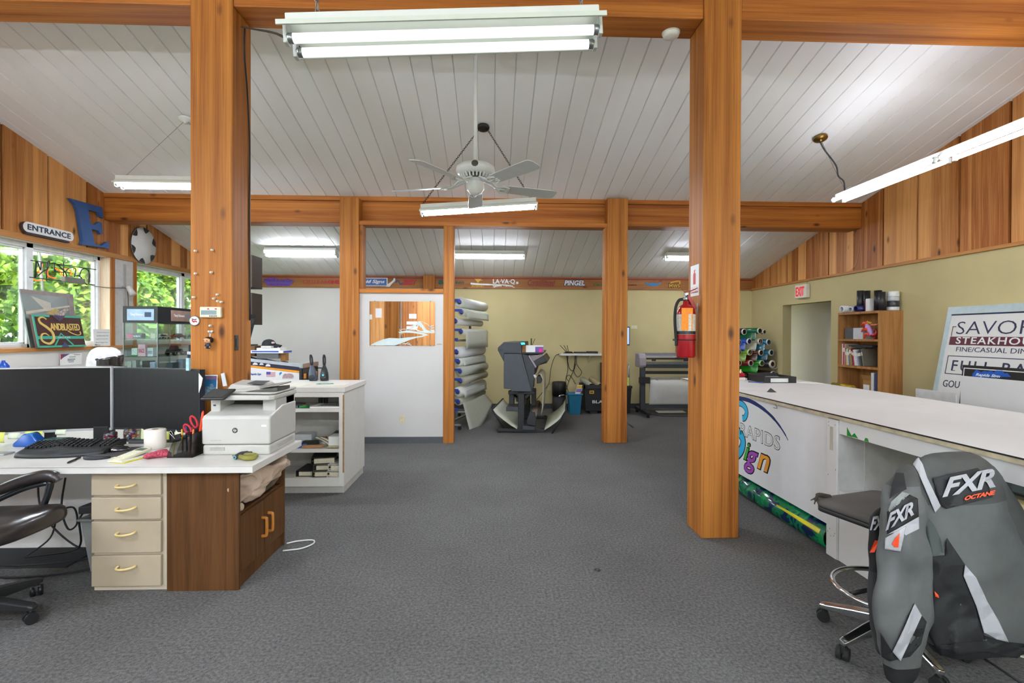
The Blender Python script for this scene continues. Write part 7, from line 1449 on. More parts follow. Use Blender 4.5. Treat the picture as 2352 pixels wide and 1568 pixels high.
# ================================================================ coloured vinyl rolls on the right wall
yv = 9.34; T = lambda x, y: at(1690 + x/11.2, 740 + y/11.2, y=yv)
t = thing('vinyl_rack', 'wall rack of pegs carrying coloured vinyl rolls beside the doorway', 'rack', (4.9, 9.9, .6))
VR = [(225,245,'#1c2a4a','navy'), (628,220,'#0d5a33','dark green'), (740,245,'#1a2230','black'), (85,510,'#dcdcda','white'), (355,490,'#1a4bb0','royal blue'), (640,490,'#b0ac92','tan'), (855,510,'#157f9e','teal'), (85,765,'#c9cdd2','silver'), (370,770,'#7fae1c','lime'), (660,780,'#5a2a14','brown'), (925,780,'#0f6a86','sea blue'), (95,1045,'#6a2020','maroon'), (395,1050,'#8a1a22','red'), (680,1050,'#1fa51f','bright green'), (950,1075,'#2c2f33','charcoal'), (130,1330,'#dedede','white'), (970,1330,'#3a2a22','dark brown')]
WHERE = ['in the top row beside the big right post', 'in the top row, longest to the camera', 'at the right end of the top row', 'half hidden by the post, second row', 'in the second row', 'with a hanging sheet, middle of the second row', 'at the right end of the second row', 'half hidden by the post, third row', 'in the third row', 'in the middle of the third row', 'at the right end of the third row', 'half hidden by the post, fourth row', 'in the fourth row', 'in the middle of the fourth row', 'with a thick white end, right of the fourth row', 'low behind the counter, next to the post', 'lowest, behind the letter tray on the counter']
for i, ((x, y, h, nm), wv) in enumerate(zip(VR, WHERE)):
    c = T(x, y); r = .056 if i != 14 else .075
    if i == 2: r = .04
    o = thing('vinyl_roll', f'{nm} vinyl roll {wv} of the wall rack', 'vinyl roll', c - ZP*r, group='vinyl rolls on the wall rack'); o['label'] = f'{nm} vinyl roll {wv}'
    e = c + V((-.26, .70, 0)); m = mat(h, .25, coat=.3)
    MB().pipe(c + (e-c)*.03, e, r, r*.7, 24).build('vinyl', m, o); k = .6 if i == 14 else .8; MB().pipe(c, c + (e-c)*.04, r, r*k, 24).build('core_rim', mat('#d9d3c6', .7), o); MB().pipe(c + (e-c)*.002, e, r*k, r*k-.004, 24).build('core', mat('#5a4534', .8), o)
    MB().cyl(c + (e-c)*.02, e + V((.0,.25,0)), .012, n=8).build('peg', BLACK, t)
    if i in (4, 5, 6, 8, 10, 13, 1, 9):
        hh = .17 if i != 10 else .14
        MB().grid(lambda u, v: c + (e-c)*(.05+.9*u) + V((-r*.9 - .02*v + .012*math.sin(v*3), 0, -.01 - hh*v)), 2, 5).build('loose_end', m, o, solid=.002)
    if i == 14: MB().grid(lambda u, v: c + V((.02+.13*math.sin(v*1.7), .02+.5*u, -.10 + .11*(1-math.cos(v*1.7)))), 3, 8).build('silver_sheet', mat('#b9bab6', .3, .3), o, solid=.002)
MB().box(4.3, 5.26, 10.28, 10.345, .6, .66).build('peg_rail', DKGREY, t); MB().box(5.0, 5.06, 10.28, 10.345, .0, 1.6).build('upright', DKGREY, t)
# ================================================================ long work counter on the right
CX, CT = 2.309, .975
CW = mat('#dcdbda', .45, var=.03, scale=3)
t = thing('counter_top', 'long white counter top with a dark worn front edge, running along the right side', 'counter top', (2.95, 3.7, .935))
MB().box(2.285, 3.62, 1.0, 6.16, .943, CT-.0035).build('core', mat('#b9ad90', .8, var=.25, scale=12), t, label='cream particle-board core with chipped patches'); MB().box(2.283, 3.622, .998, 6.162, CT-.0035, CT).build('laminate', CW, t); MB().box(2.2815, 2.2832, .998, 6.162, CT-.008, CT-.0005).build('edge_line', BLACK, t)
t = thing('work_counter', 'white counter cabinet with a colourful shop logo under the long counter top', 'counter', (2.9, 4.6, 0))
MB().box(CX, CX+.018, 3.437, 5.80, .20, .942).build('front_panel', mat('#dfdfe0', .4, var=.015), t); MB().box(CX+.16, CX+.18, 3.44, 5.78, 0, .942).build('toe_board', BLACK, t)
MB().box(CX+.25, 3.5, 5.76, 5.80, 0, .942).box(3.45, 3.5, 1.2, 5.76, 0, .942).build('carcass', CW, t)
MB().box(CX-.012, CX+.01, 3.335, 3.437, 0, .935).build('corner_board', CW, t, bev=.002); MB().box(CX-.005, CX+.17, 3.325, 3.336, 0, .935).build('corner_return', mat('#c9c7c3', .5), t)
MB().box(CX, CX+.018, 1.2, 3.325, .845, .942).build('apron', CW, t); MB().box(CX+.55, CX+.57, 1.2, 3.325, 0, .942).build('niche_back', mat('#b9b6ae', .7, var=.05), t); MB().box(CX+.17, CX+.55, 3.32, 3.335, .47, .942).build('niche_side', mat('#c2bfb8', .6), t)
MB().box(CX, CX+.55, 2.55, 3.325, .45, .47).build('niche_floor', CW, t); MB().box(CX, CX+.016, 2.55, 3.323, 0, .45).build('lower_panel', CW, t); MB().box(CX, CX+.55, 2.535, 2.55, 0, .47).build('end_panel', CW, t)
GRN = mat('#1a8a2e', .5); a = at(1946, 977, x=CX); 
MB().poly([(0,.0),(0,.055),(.03,.02),(.05,.0)], (CX-.001, a.y, .848), YN, ZP, .001).poly([(.035,.002),(.07,.03),(.10,.002)], (CX-.001, a.y, .848), YN, ZP, .001).poly([(.155,.0),(.165,.02),(.185,.02),(.195,0)], (CX-.001, a.y, .847), YN, ZP, .001).build('green_sticker_scraps', GRN, t)
q = MB(); a = at(1913, 980, x=CX-.012)
for k in range(3): q.box(CX-.0135, CX-.012, 3.372+k*.012, 3.380+k*.012, a.z-.16, a.z)
q.build('tape_residue', mat('#b3ab98', .8), t)
q = MB()
for (y, z) in ((3.42,.91),(3.355,.90),(3.42,.885),(3.40,.185),(3.35,.17),(3.42,.16),(3.36,.15),(3.39,.14),(3.345,.60),(3.42,.55)): q.ell((CX-.012, y, z), (.001,.004,.004), 8, 5)
q.build('nail_heads', mat('#77736b', .5), t)
def pl(px, py, d=.0): return at(px, py, x=CX-d)
def c5(X, Y): return pl(1690 + X/3.565, 820 + Y/3.565)
NV = mat('#172a66', .4); o = pl(1697, 912); st2 = lambda p: ((o.y - p.y), (p.z - o.z))
arc = [st2(c5(*p)) for p in ((-120,345),(-40,325),(30,335),(110,355),(200,405),(285,475),(350,550),(400,625),(428,680))]
MB().stroke(arc, [.02,.03,.036,.036,.032,.026,.02,.014,.006], o, YN, ZP, .0015, sub=5).build('logo_arc', NV, t)
LB = mat('#2fb2e0', .4)
for L, wd in (([(-60,420),(-20,385),(30,375),(70,400),(90,450),(75,495),(55,500)], .046), ([(-90,560),(-30,580),(30,620),(60,680),(50,750),(10,800),(-60,840),(-120,820)], .075)):
    S2 = [st2(c5(*p)) for p in L]; MB().stroke(S2, wd*1.35, o, YN, ZP, .001, sub=5).build('logo_outline', BLACK, t); MB().stroke(S2, wd, o + XN*.001, YN, ZP, .001, sub=5).build('logo_swirl', LB, t)
a, b = c5(38,645), c5(360,750); hh = (c5(38,550) - a).length; w = a.y-b.y; a.z = (a.z + b.z)/2 
MB().text('RAPIDS', a + YP*.006 - ZP*.006, YN, ZP, w=w+.012, h=hh+.012, th=.001, bold=.016, sp=1.02).build('logo_outline', BLACK, t); MB().text('RAPIDS', a + XN*.001, YN, ZP, w=w, h=hh, th=.001, bold=-.009, sp=1.02).build('logo_lettering', WHITE, t)
for ch, x0, y0, x1, y1, col in (('i',66,690,116,832,'#3fae35'), ('g',72,742,182,930,'#a04ab0'), ('n',178,775,278,905,'#ea9a2a')):
    a, b = c5(x0, y1), c5(x1, y0); w, h = a.y-b.y, b.z-a.z
    if ch == 'g': a.z = c5(x0, y1).z; h = c5(x0, y0).z - a.z
    else: h = c5(x0, y0).z - a.z
    MB().text(ch, a + YP*.012 - ZP*.010, YN, ZP, w=w+.03, h=h+.022, th=.001, bold=.04, shear=.35).build('logo_outline', BLACK, t); MB().text(ch, a + XN*.001, YN, ZP, w=w, h=h, th=.001, bold=.012, shear=.35).build('logo_letter', mat(col, .4), t)
p = c5(325, 380); MB().tube([p + XN*.002, p + V((-.02,-.01,.012)), p + V((-.025,-.05,-.005)), p + V((-.022,-.06,-.03)), p + V((-.024,-.01,-.03))], .003, 6, sub=4).build('wire_hook', STEEL, t)
# green banner roll under the counter
gm, gt, gb = mk('green_swirl_print'); tcg = nn(gt, 'ShaderNodeTexCoord'); wv = nn(gt, 'ShaderNodeTexNoise'); wv.inputs['Scale'].default_value = 5.5; wv.inputs['Distortion'].default_value = 1.6; wv.inputs['Detail'].default_value = 1
rg = nn(gt, 'ShaderNodeValToRGB'); rg.color_ramp.interpolation = 'CONSTANT'; e = rg.color_ramp.elements; e[0].color = hx('#0b2348'); e[1].position = .42; e[1].color = hx('#0d6b45'); x_ = e.new(.55); x_.color = hx('#0f8a4c'); x_ = e.new(.62); x_.color = hx('#0b5a3a')
gt.links.new(tcg.outputs['Object'], wv.inputs['Vector']); gt.links.new(wv.outputs['Fac'], rg.inputs[0]); gt.links.new(rg.outputs[0], gb.inputs['Base Color']); gb.inputs['Roughness'].default_value = .12; gb.inputs['Coat Weight'].default_value = .6
t = thing('printed_roll', 'glossy green and navy printed roll lying on the carpet under the counter front', 'roll', (2.38, 4.6, 0)); MB().pipe((2.375,3.46,.091), (2.375,5.9,.091), .09, .08, 40).build('printed_film', gm, t)
A_ = lambda th_, y: V((2.375 - .0905*math.cos(th_), y, .091 + .0905*math.sin(th_)))
MB().loft([[A_(lerp(.2,.62,k/4), y) for k in range(5)] for y in (3.50,)] + [[A_(lerp(.35,.5,k/4), 4.05) for k in range(5)]], False, False).build('yellow_streak', mat('#e0d626', .3), t, solid=.001)
MB().text('am', A_(.45, 4.95) + XN*.002, YN, V((.42,0,.9)), w=.22, h=.06, th=.001, bold=.02).build('lettering', BLACK, t)
# things on the far end of the counter
def on(px, py): return at(px, py, z=CT+.0005)
c = on(1830, 868); t = thing('letter_tray', 'black letter tray holding papers at the far end of the counter', 'tray', (3.3, 5.75, CT+.0005)); z = CT+.0005
f0, f1 = at(1763, 872, z=z), at(1812, 874, z=z); y0 = 5.55
MB().box(2.98,3.34,5.52,5.90,z,z+.006).build('base', BLACK, t); MB().box(2.98,2.99,5.52,5.90,z+.006,z+.075).box(2.98,3.34,5.88,5.90,z+.006,z+.085).build('frame', BLACK, t)
q = MB(); q.box(2.99,3.34,5.52,5.535,z+.052,z+.07).box(2.99,3.05,5.52,5.535,z+.006,z+.052).box(3.26,3.34,5.52,5.535,z+.006,z+.052).box(3.33,3.34,5.535,5.88,z+.04,z+.07).box(3.33,3.34,5.535,5.6,z+.006,z+.04); q.build('front_lip', BLACK, t)
box('paper_stack', PAPER, 3.0, 3.32, 5.545, 5.86, z+.0065, z+.047, label='stack of white papers in the black letter tray', cat='paper stack')
MB().prism([V((3.36,5.55,z)), V((3.60,5.42,z)), V((3.61,5.60,z)), V((3.38,5.75,z))], (0,0,.003)).build('paper_sheet', PAPER, label='white sheet on the counter just right of the black letter tray', cat='paper'); MB().prism([V((2.36,4.72,z)), V((2.56,4.62,z)), V((2.60,4.78,z)), V((2.40,4.90,z))], (0,0,.002)).build('paper_sheet', mat('#d9cfcb', .8, var=.08), label='pinkish sheet with a curled dark corner on the counter beside the big right post', cat='paper')
MB().prism([V((2.52,4.62,z+.0025)), V((2.60,4.60,z+.0025)), V((2.60,4.70,z+.03))], (0,.004,.002)).build('paper_corner', DKGREY, label='dark folded paper corner on the pinkish sheet on the counter', cat='paper')
MB().tube([V((2.85,5.62,z+.006)), V((2.96,5.50,z+.006))], .006, 8).build('marker', mat('#24407c', .4), label='blue marker lying in front of the red holder on the counter', cat='marker')
t = thing('tool_holder', 'red and white holder with small tools at the far end of the counter', 'holder', (2.7, 5.85, z)); MB().box(2.60,2.92,5.82,5.95,z,z+.035).build('base', mat('#d3d0c4', .5), t, bev=.004); MB().cyl((2.62,5.88,z+.06),(2.92,5.86,z+.06), .025, n=14).build('roll', mat('#c01a34', .4), t)
for x, h in ((2.80,.13), (2.90,.125), (2.72,.10)): MB().tube([(x,5.90,z+.03),(x,5.90,z+h)], .009, 8).build('tool_grip', mat('#e2cf9c', .5), t)
for x in (2.66, 2.69): MB().box(x,x+.015,5.80,5.82,z,z+.06).build('clip', BLACK, t)
# ================================================================ bookcase on the right wall
t = thing('bookcase', 'oak-veneer bookcase with books standing against the yellow right wall', 'bookcase', (5.15, 6.85, 0)); kx0, kx1, ky0, ky1, kz = 4.989, 5.312, 6.45, 7.24, 1.826
MB().box(kx0,kx1,ky0,ky0+.018,0,kz).build('side_panel', OAK, t); MB().box(kx0,kx1,ky1-.018,ky1,0,kz).build('side_panel', OAK, t); MB().box(kx1-.006,kx1,ky0+.018,ky1-.018,0,kz).build('back_panel', OAK, t)
for z0, z1 in ((kz-.03,kz+.002),(1.422,1.452),(1.052,1.084),(.68,.71),(.06,.09)): MB().box(kx0,kx1-.006,ky0+.018,ky1-.018,z0,z1).build('shelf', OAK, t)
BK = [(.024,.295,'#d6d3cf',0),(.03,.295,'#b01e4a',0),(.016,.29,'#b7a58e',0),(.014,.235,'#7c1f34',0),(.03,.22,'#c9aa7e',4),(.034,.23,'#d8cdb8',6),(.022,.225,'#2f7f92',7),(.05,.26,'#a1794e',9),(.02,.24,'#3a2a24',9),(.024,.22,'#c23a5c',10),(.028,.22,'#dcdad6',10),(.034,.215,'#c9ccd2',11),(.03,.21,'#8f97ad',12),(.034,.215,'#56565c',13),(.026,.225,'#2f2f2c',14),(.026,.235,'#6d675a',12)]
BW = ['white book at the far left of the book row','magenta-spined tall book, second from the far left','tan thin tall book beside the magenta one','dark red book, fourth from the far left','tan book leaning beside the dark red one','cream book leaning beside the tan one','teal-spined book in the middle left','wide kraft-brown book in the middle of the row','dark brown thin book right of the kraft-brown one','pink-spined book right of the middle','white illustrated book beside the pink one','pale grey leaning book, fifth from the right end','blue-grey leaning book, fourth from the right end','dark grey wide leaning book','black leaning book near the right end','dark mottled book at the right end of the row']
y = ky1 - .045
for (w, h, c, ln), l in zip(BK, BW):
    w *= .95; a = R(ln); o = V((kx0+.03, y, 1.0845)); Y = V((0, math.sin(a), math.cos(a))); X = V((0, -math.cos(a), math.sin(a)))
    b = thing('book', l, 'book', o, group='books on the second shelf of the bookcase')
    o = o + ZP*0; MB().slab(o, X*w, V((.2,0,0)), Y*h).build('cover', mat(c, .5, var=.12, scale=40), b); MB().slab(o + X*w*.15 + Y*h*.62 + XN*.0008, X*w*.7, V((.001,0,0)), Y*h*.2).build('spine_label', mat('#e6e0d2', .6), b)
    MB().slab(o + X*.003 + V((.008,0,0)) + Y*.001, X*(w-.006), V((.19,0,0)), Y*(h+.0005)).build('pages', PAPER, b); y -= w/math.cos(a) + .0015
box('folded_board', mat('#23313c', .5), kx0+.04, kx0+.24, 6.62, 7.06, 1.345, 1.37, label='dark folder lying across the tops of the books in the bookcase', cat='folder')
s1 = 1.4525; box('grey_binder', mat('#56565a', .5), kx0+.05, kx0+.07, 6.99, 7.16, s1, s1+.155, label='dark grey card box on the upper shelf of the bookcase', cat='box'); box('white_card', mat('#c9c9d2', .5), kx0+.045, kx0+.20, 6.80, 6.985, s1, s1+.155, label='pale lilac card box beside the dark grey one in the bookcase', cat='box')
t = thing('creature_figure', 'orange and red beast figurine with claws and a flame-like tail on the upper shelf of the bookcase', 'figurine', (kx0+.05, 6.68, s1)); t['label'] = 'orange and red clawed beast figurine on the upper shelf of the bookcase'; ORG = mat('#e0481e', .4); LIL = mat('#b58ac0', .4); o = V((kx0+.02, 6.66, s1)); L = lambda y, z, x=0: o + V((x, -y, z))
MB().tube([L(.06,.05), L(.03,.10), L(-.01,.16), L(-.03,.20)], [.026,.034,.036,.026], 12, sub=4).build('body', LIL, t)
MB().tube([L(-.03,.20), L(-.07,.215), L(-.13,.185)], [.028,.024,.010], 10, sub=3).build('head', ORG, t); MB().tube([L(-.045,.205,-.0), L(-.08,.19), L(-.12,.165)], [.014,.010,.006], 8).build('jaw', ORG, t)
for pts, n_ in (([L(.02,.13,-.03), L(-.03,.13,-.05), L(-.06,.10,-.05)], 'arm'), ([L(.02,.13,.03), L(-.02,.15,.05), L(-.07,.13,.05)], 'arm'), ([L(.05,.06,-.03), L(.0,.07,-.04), L(-.03,.012,-.04)], 'leg'), ([L(.07,.05,.03), L(.09,.06,.03), L(.06,.012,.04)], 'leg')): MB().tube(pts, [.018,.016,.010], 8, sub=3).build(n_, ORG, t)
MB().tube([L(.07,.05), L(.12,.06), L(.14,.10), L(.11,.125)], [.026,.022,.014,.006], 8, sub=3).build('tail', RED, t); q = MB()
for k in range(6): q.tube([L(.02+.02*k,.185), L(.05+.024*k,.195+.006*(k % 2))], [.007,.004], 6)
q.build('flame_crest', mat('#e88a68', .5), t); q = MB()
for k in range(4): q.tube([L(-.03+.02*k,.205), L(-.02+.024*k,.25-.008*k)], [.010,.003], 6)
q.build('mane', mat('#e8b422', .5), t)
s3 = .7105; t = thing('cardboard_box', 'small open cardboard box with a white label low in the bookcase', 'box', (kx0+.1, 6.68, s3)); MB().box(kx0+.03,kx0+.2,6.60,6.77,s3,s3+.19).build('carton', CARD, t); MB().slab((kx0+.03,6.77,s3+.19), (0,-.17,0), (-.03,.0,.07), (.002,0,0)).build('flap', CARD, t); MB().box(kx0+.0285,kx0+.03,6.65,6.76,s3+.06,s3+.13).build('shipping_label', WHITE, t)
for y0, c, l in ((6.55,'#d8d8d4','white upright binder at the right end of the lowest visible bookcase shelf'), (6.49,'#3c3f66','navy upright binder at the right end of the lowest visible bookcase shelf')): box('upright_binder', mat(c, .5), kx0+.01, kx0+.25, y0, y0+.045, s3, s3+.30, label=l, cat='binder')
MB().cyl((kx0-.05,6.84,1.0-.215),(kx0-.05,7.26,1.0-.215), .035, n=20).build('foil_roll', mat('#b99a2a', .3, .6), label='shiny gold roll resting in front of the lowest visible bookcase shelf', cat='roll'); box('roll_stand', CARD, kx0-.09, kx0-.002, 6.86, 7.24, 0, .75, label='cardboard carton under the gold roll in front of the bookcase', cat='box')
TP = kz + .0025
for (yc_, xo, r, h, m, l) in ((6.60,.10,.045,.27,BLACK,'tallest black tube standing on the bookcase, right group'), (6.53,.10,.04,.245,mat('#2a2b2c',.4),'second black tube standing on the bookcase, right group'), (6.98,.14,.045,.30,mat('#23262a',.4),'black tube standing on the bookcase, left group, front'), (6.88,.16,.04,.29,mat('#1b1e22',.4),'black tube standing on the bookcase, left group, back')):
    c = V((kx0+xo, yc_, TP)); t = thing('black_tube', l, 'tube', c, group='black tubes on the bookcase'); MB().pipe(c, c + ZP*h, r, r-.006, 24).build('wall', m, t)
MB().box(kx0+.06,kx0+.28,6.70,6.77,TP,TP+.17).build('white_box', WHITE, label='white upright box on the bookcase beside the black tubes', cat='box'); MB().box(kx0+.07,kx0+.27,6.775,6.80,TP,TP+.155).build('dark_red_book', mat('#8a1636', .4), label='dark red book standing on the bookcase beside the white box', cat='book')
for k, (h0, h1, c, l) in enumerate(((.0,.05,'#e2e2e2','white roll end, bottom of the stack at the right of the bookcase top'), (.05,.125,'#3a3b3f','dark striped roll, second in the stack on the bookcase'), (.125,.18,'#c9cbcf','silver roll, third in the stack on the bookcase'), (.18,.25,'#e9e9ea','white roll on top of the stack on the bookcase'))): p_ = V((kx0+.24,6.52,TP)); MB().lathe([(.066,h0+.0005),(.07,h0+.006),(.07,h1-.006),(.066,h1-.0005)], p_, ZP, 28).build('vinyl_spool', mat(c, .3), label=l, cat='roll')
for (yc_, z_, rr_, m, l) in ((7.18,.05,.05,mat('#d9dcdf',.3),'white rolled film lying at the far left of the bookcase top'), (7.0,.04,.04,mat('#c5c8cc',.25,.3),'silver rolled film lying on the bookcase top'), (6.89,.045,.045,mat('#1f1f5a',.3),'navy rolled film lying on the bookcase top')): MB().pipe((kx0+.01,yc_,TP+z_),(kx0+.26,yc_,TP+z_), rr_, rr_*.7, 20).build('film_roll', m, label=l, cat='roll', group='film rolls on the bookcase')
MB().grid(lambda u, v: V((kx0+.29 - .02*v, lerp(7.19, 6.81, u), TP + .002 + .16*v + .02*v*math.sin(u*3))), 10, 3).build('black_sheet', mat('#17171a', .3), solid=.003, label='black sheet standing behind the film rolls on the bookcase', cat='sheet')
# frame leaning between doorway and bookcase
MB().prism([V((5.02,7.34,0)), V((5.02,7.80,0)), V((5.27,7.42,1.16)), V((5.27,7.34,1.16))], (.02,0,.0)).build('leaning_panel', BLACK, label='black framed panel leaning on the wall between the doorway and the bookcase', cat='panel')
# ================================================================ leaning signs behind the counter
SO = V((4.93, 5.73, 0)); SY = V((.34, 0, 1.84)).normalized(); SX = YN; SN = SX.cross(SY)
def sp(px, py, off=0):
    d = at(px, py, y=5.0) - EYE; o = SO + SN*off; k = (o - EYE).dot(SN)/d.dot(SN); return EYE + d*k
t = thing('restaurant_sign', 'large white SAVOR STEAKHOUSE sign leaning on the yellow wall behind the counter', 'sign', (5.0, 4.9, 0)); H_ = 1.86; W3 = 1.55
MB().slab(SO, SX*W3, SY*H_, -SN*.05).build('panel', mat('#dcdad6', .4, var=.02), t); q = MB()
for o_, a_, b_ in ((SO, .05, H_), (SO + SX*(W3-.05), .05, H_)): q.slab(o_ + SN*.0, SX*a_, SY*b_, SN*.012)
q.slab(SO + SY*(H_-.085), SX*W3, SY*.085, SN*.014).build('frame', mat('#b9c9cc', .35, .2), t)
def c6(X, Y, off=.001): return sp(2100 + X/5.226, 680 + Y/5.226, off)
def stext(s, bl, tr, m, nm, bold=0, w=None):
    a = c6(*bl); b = c6(*tr); h = (b - a).dot(SY); MB().text(s, a, SX, SY, w=w or (b - a).dot(SX), h=h, th=.0015, bold=bold).build(nm, m, t)
INK = mat('#22284a', .5); WINE = mat('#5a1c2c', .5)
a = c6(425,235); MB().slab(a, SX*1.5, SY*.016, SN*.0015).slab(a - SY*1.7, SX*.014, SY*1.71, SN*.0015).build('border_line', INK, t)
a = c6(500,455); w4 = (c6(812,455) - a).dot(SX); stext('SAVOR', (500,455), (1700,275), INK, 'lettering', -.012, (c6(1235,455)-a).dot(SX)*1.23)
o2 = c6(415,583); b2 = c6(435,485); MB().slab(o2, SX*1.5, SY*(b2-o2).dot(SY), SN*.0012).build('wine_band', WINE, t); a = c6(495,570,.003); MB().text('STEAKHOUSE', a, SX, SY, w=(c6(1235,580)-a).dot(SX)/.69, h=(c6(495,490)-a).dot(SY), th=.0015, bold=.012, sp=1.15).build('lettering', WHITE, t)
a = c6(500,662); MB().text('FINE/CASUAL DINING', a, SX, SY, w=(c6(1140,680)-a).dot(SX)/.635, h=(c6(500,608)-a).dot(SY), th=.0015, bold=-.006).build('lettering', INK, t)
a, b = c6(365,928), c6(398,718); q = MB().slab(a, SX*1.3, SY*.008, SN*.0015).slab(a + SY*(b-a).dot(SY), SX*1.3, SY*.008, SN*.0015).slab(a, SX*.008, SY*(b-a).dot(SY), SN*.0015); q.build('box_line', INK, t)
a = c6(440,890); h = (c6(440,765)-a).dot(SY); MB().text('FULL BAR', a, SX, SY, w=(c6(1215,850)-a).dot(SX)/.74, h=h, th=.0015, bold=.006, sp=1.25).build('lettering', INK, t)
for X_ in (440, 600, 770): a = c6(X_, 892); MB().slab(a, SX*.05, SY*.006, SN*.0014).build('serif', INK, t)
a = c6(338,1082); MB().text('GOU', a, SX, SY, w=(c6(540,1082)-a).dot(SX), h=(c6(338,1000)-a).dot(SY), th=.0015).build('lettering', INK, t)
a, b = c6(440,480), c6(490,370); MB().slab(a, SX*.008, SY*(b-a).dot(SY), SN*.0015).slab(a + SY*(b-a).dot(SY), SX*.045, SY*.008, SN*.0015).build('corner_line', WINE, t)
RO = V((4.50, 4.92, .0)); RY = V((.10, 0, 1.21)).normalized(); RN = SX.cross(RY)
t = thing('framed_shop_sign', 'black Rapids Sign board with blue mountains, in front of the steakhouse sign', 'sign', RO)
def rp(X, Y, off=.001):
    d = at(2100 + X/5.226, 680 + Y/5.226, y=5.0) - EYE; o = RO + RN*off; k = (o - EYE).dot(RN)/d.dot(RN); return EYE + d*k
a = rp(578, 822); H2 = (a - RO).dot(RY); y0 = a.y
RO = V((4.50, y0, 0)) ; MB().slab(RO, SX*.72, RY*H2, -RN*.012).build('board', mat('#1e1c1b', .4), t, bev=.002); MB().slab(RO + SX*.02 + RY*.02 + RN*.0002, SX*.68, RY*.75, RN*.0006).build('blue_field', mat('#14386e', .35), t)
q = MB()
for o_, ux, uy in ((RO + SX*.018 + RY*(H2-.035), .684, .008), (RO + SX*.018 + RY*.02, .008, H2-.05), (RO + SX*.694 + RY*.02, .008, H2-.05)): q.slab(o_ + RN*.0008, SX*ux, RY*uy, RN*.001)
q.build('border_line', WHITE, t); pts = [rp(*p) for p in ((700,935),(745,880),(790,905),(800,915),(845,895),(880,905),(920,893),(960,915),(985,890),(1060,895),(1090,930),(1115,920),(1165,970),(700,975))]; o = pts[0]
MB().poly([((p-o).dot(SX), (p-o).dot(RY)) for p in pts], o + RN*.001, SX, RY, .001).build('mountains', mat('#1c55b0', .4), t); a = rp(735,965,.003); MB().text('Rapids Sign', a, SX, RY, w=.235, h=.035, th=.001, bold=.025, shear=.3).build('lettering', mat('#dfe8f2', .4), t)
box('blank_board', mat('#dad9d8', .5, var=.01), 4.36, 4.37, 3.75, 4.62, 0, 1.13, label='large blank white board standing in front of the Rapids Sign board', cat='board'); box('white_box_board', mat('#dcdad8', .5), 4.78, 4.80, 5.12, 5.62, 0, .905, label='small blank white board in front of the lower left corner of the steakhouse sign', cat='board')
for y0, y1, z_, l in ((5.5,6.35,.82,'black flat case lying below the bookcase edge behind the counter'),): box('flat_case', BLACK, 4.2, 4.7, y0, y1, z_-.05, z_, label=l, cat='case', bev=.006); box('case_stand', DKGREY, 4.22, 4.68, y0+.05, y1-.05, 0, z_-.0505, label='dark cabinet under the black flat case behind the counter', cat='cabinet')
# under the counter: flag cloth, bin, boards
lump('flag_cloth', [((2.62,3.12,.50),.01,.01,YP,ZP), ((2.58,3.06,.56),.03,.05,XP,ZP), ((2.54,2.95,.585),.04,.045,XP,ZP), ((2.52,2.82,.57),.03,.05,XP,ZP), ((2.52,2.72,.50),.01,.01,XP,ZP)], mat('#3f7a2c', .7, var=.4, scale=9), .02, 14, 7, label='green and blue folded cloth in the niche of the counter', cat='cloth')
box('small_carton', mat('#d5d3ce', .6), 2.48, 2.62, 2.66, 3.0, .4705, .55, label='white carton in the niche of the counter under the green cloth', cat='box')
c = V((2.62, 2.36, 0)); t = thing('metal_bin', 'beige metal bin under the counter at the right edge of the picture', 'bin', c); MB().lathe([(.15,0),(.152,.02),(.152,.70),(.145,.73)], c, ZP, 36).build('body', mat('#b3a179', .35, .4), t)
t = thing('clear_tub', 'clear plastic tub with white slips on the beige bin', 'tub', c + ZP*.731); MB().box(c.x-.09,c.x+.1,c.y-.09,c.y+.1,.7315,.735).box(c.x-.09,c.x-.087,c.y-.09,c.y+.1,.735,.84).box(c.x-.09,c.x+.1,c.y-.09,c.y-.087,.735,.84).build('walls', CLEAR, t); MB().box(c.x-.06,c.x+.08,c.y-.07,c.y+.07,.7355,.80).build('slips', PAPER, t)
box('white_sheet', mat('#dcdde0', .4), 2.83, 2.845, 2.0, 2.5, 0, .9, label='white board leaning inside the counter knee space behind the grey jacket', cat='board') 
a, b = at(2275,1478,z=.0), at(2352,1568,z=.0); MB().prism([V((a.x,a.y,.0005)), V((a.x+.5,a.y-.2,.0005)), V((a.x+.45,a.y-.42,.0005)), V((a.x+.02,a.y-.09,.0005))], (0,0,.004)).build('floor_board', WHITE, label='white board lying on the carpet in the lower right corner', cat='board')
a, b = at(2215,1480,z=.004), at(2345,1568,z=.004); MB().tube([a, lerp(a,b,.5), b], .005, 6).build('cable', BLACKM, label='black cable on the carpet in the lower right corner', cat='cable')
p = at(1372,1309,z=.004); MB().tube([p + V((-.02,.01,0)), p + V((0,.015,.006)), p + V((.015,0,.002)), p + V((-.01,-.01,.006)), p + V((.01,.02,.003))], .004, 6, sub=3).build('wire_scrap', DKGREY, label='small dark scrap lying in the middle of the carpet', cat='scrap')
